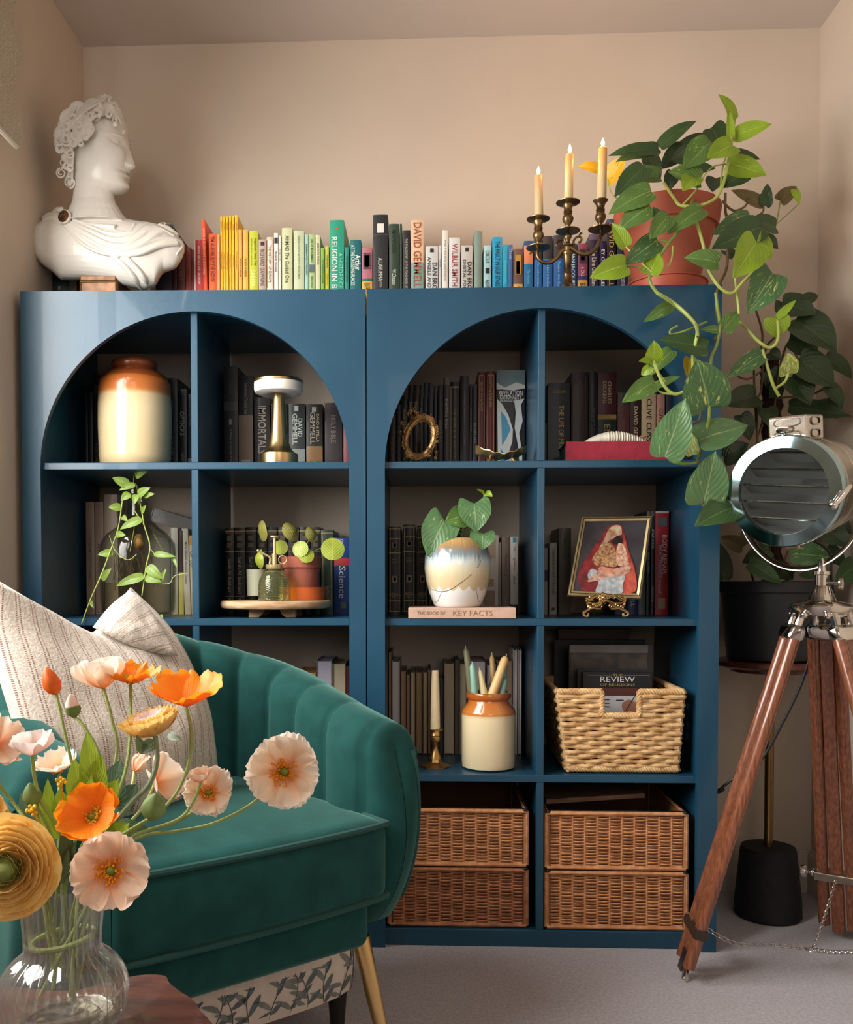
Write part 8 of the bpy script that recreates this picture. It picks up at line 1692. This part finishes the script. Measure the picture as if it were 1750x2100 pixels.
ST(tp_, P5, [(1020,1180,-.04),(1035,1300,-.05),(1045,1400,-.05)], .0026, M_STEML); ST(tp_, P5, [(545,940,-.04),(620,955,-.04)], .0022); ST(tp_, P5, [(345,985,-.05),(420,1060,-.06),(470,1110,-.06),(540,1150,-.06),(620,1080,-.05),(635,980,-.04)], .0018, M_STEML); ST(tp_, P5, [(342,1100,-.07),(420,1110,-.06),(490,1140,-.06)], .0020); ST(tp_, P5, [(235,570,.13),(250,640,.12),(290,690,.1)], .0016)
ST(tp_, P6, [(340,0,-.06),(470,80,-.06),(570,170,-.07),(625,240,-.07),(630,310,-.07),(600,450,-.07),(600,600,-.08),(560,690,-.10),(480,730,-.10),(410,690,-.10),(360,600,-.10),(318,492,-.10)], .0036, M_STEML)
ST(tp_, P6, [(480,730,-.10),(380,720,-.10),(320,680,-.10)], .0024, M_STEML); ST(tp_, P6, [(400,640,-.10),(340,560,-.10),(292,540,-.10)], .0018, M_STEML)
ST(tp_, P6, [(765,0,-.04),(775,100,-.04),(795,250,-.05),(770,380,-.05),(730,490,-.06),(720,830,-.12),(705,960,-.12),(640,1190,-.12),(610,1225,-.13),(470,1220,-.13),(410,1170,-.14)], .0034)
ST(tp_, P6, [(540,900,-.12),(560,930,-.12),(640,920,-.12),(655,845,-.12)], .0022, M_STEMB); ST(tp_, P6, [(640,1180,-.12),(680,1400,-.15),(670,1520,-.15),(760,1560,-.15),(890,1545,-.15)], .0022, M_STEMB); ST(tp_, P6, [(490,240,-.06),(440,270,-.06),(450,300,-.06),(560,270,-.06),(700,210,-.05)], .0026)
ST(tp_, P6, [(900,200,.0),(960,230,-.02),(1060,340,-.03),(1150,395,-.03),(1210,340,-.04),(1210,200,-.05)], .0034, M_STEML); ST(tp_, P6, [(1100,410,.0),(1150,580,.0),(1180,670,.0),(1220,745,.0)], .0034, M_STEML); ST(tp_, P6, [(1190,690,.0),(1260,640,.0),(1285,580,.0)], .0028, M_STEML)
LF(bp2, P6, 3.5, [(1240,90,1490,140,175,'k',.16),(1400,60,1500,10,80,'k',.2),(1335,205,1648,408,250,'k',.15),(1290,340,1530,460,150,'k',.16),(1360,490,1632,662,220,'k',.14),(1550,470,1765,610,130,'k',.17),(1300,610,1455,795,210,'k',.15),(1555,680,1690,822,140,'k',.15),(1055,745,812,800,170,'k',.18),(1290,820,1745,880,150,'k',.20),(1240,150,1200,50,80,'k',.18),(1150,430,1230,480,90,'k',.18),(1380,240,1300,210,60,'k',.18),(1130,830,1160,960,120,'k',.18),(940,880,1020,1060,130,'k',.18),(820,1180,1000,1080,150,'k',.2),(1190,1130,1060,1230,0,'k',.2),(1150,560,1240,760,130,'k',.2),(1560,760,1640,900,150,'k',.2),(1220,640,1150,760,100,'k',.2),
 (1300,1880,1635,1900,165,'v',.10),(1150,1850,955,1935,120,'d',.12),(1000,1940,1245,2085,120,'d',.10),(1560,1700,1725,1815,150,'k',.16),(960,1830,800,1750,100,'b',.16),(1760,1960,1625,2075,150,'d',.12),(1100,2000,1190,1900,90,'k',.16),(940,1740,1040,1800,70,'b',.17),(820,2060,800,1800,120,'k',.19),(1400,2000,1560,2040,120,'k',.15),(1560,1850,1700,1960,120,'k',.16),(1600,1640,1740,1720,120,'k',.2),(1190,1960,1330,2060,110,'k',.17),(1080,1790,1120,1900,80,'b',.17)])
for pts_ in [[(1100,2100,.2),(1060,900,.2),(1090,700,.2),(1120,420,.2),(1180,330,.18),(1300,230,.17)],[(1150,2100,.2),(1180,900,.2),(1270,380,.18),(1360,490,.15)],[(1130,2100,.22),(1040,640,.2),(1070,500,.2),(1100,300,.2),(1040,90,.2)],[(1200,2100,.2),(1280,1850,.12)],[(1250,2090,.2),(1500,1800,.18),(1560,1700,.17)],[(1190,760,.2),(1450,730,.18),(1550,680,.16)],[(1040,2090,.2),(1000,1940,.1)],[(920,600,.18),(1000,620,.18),(1100,560,.2)],[(1060,1050,.2),(1100,900,.2),(1050,740,.18)]]: ST(bp2, P6, pts_, .0026, M_STEMB)
print('OBJECTS', len(bpy.data.objects))
_l = {}
for o in bpy.data.objects:
    if 'label' in o and o.parent is None:
        _l.setdefault(o['label'], []).append(o.name)
        if not 4 <= len(o['label'].split()) <= 16: print('LABEL LEN', o['label'])
for k, v in _l.items():
    if len(v) > 1: print('DUP LABEL', k, v)
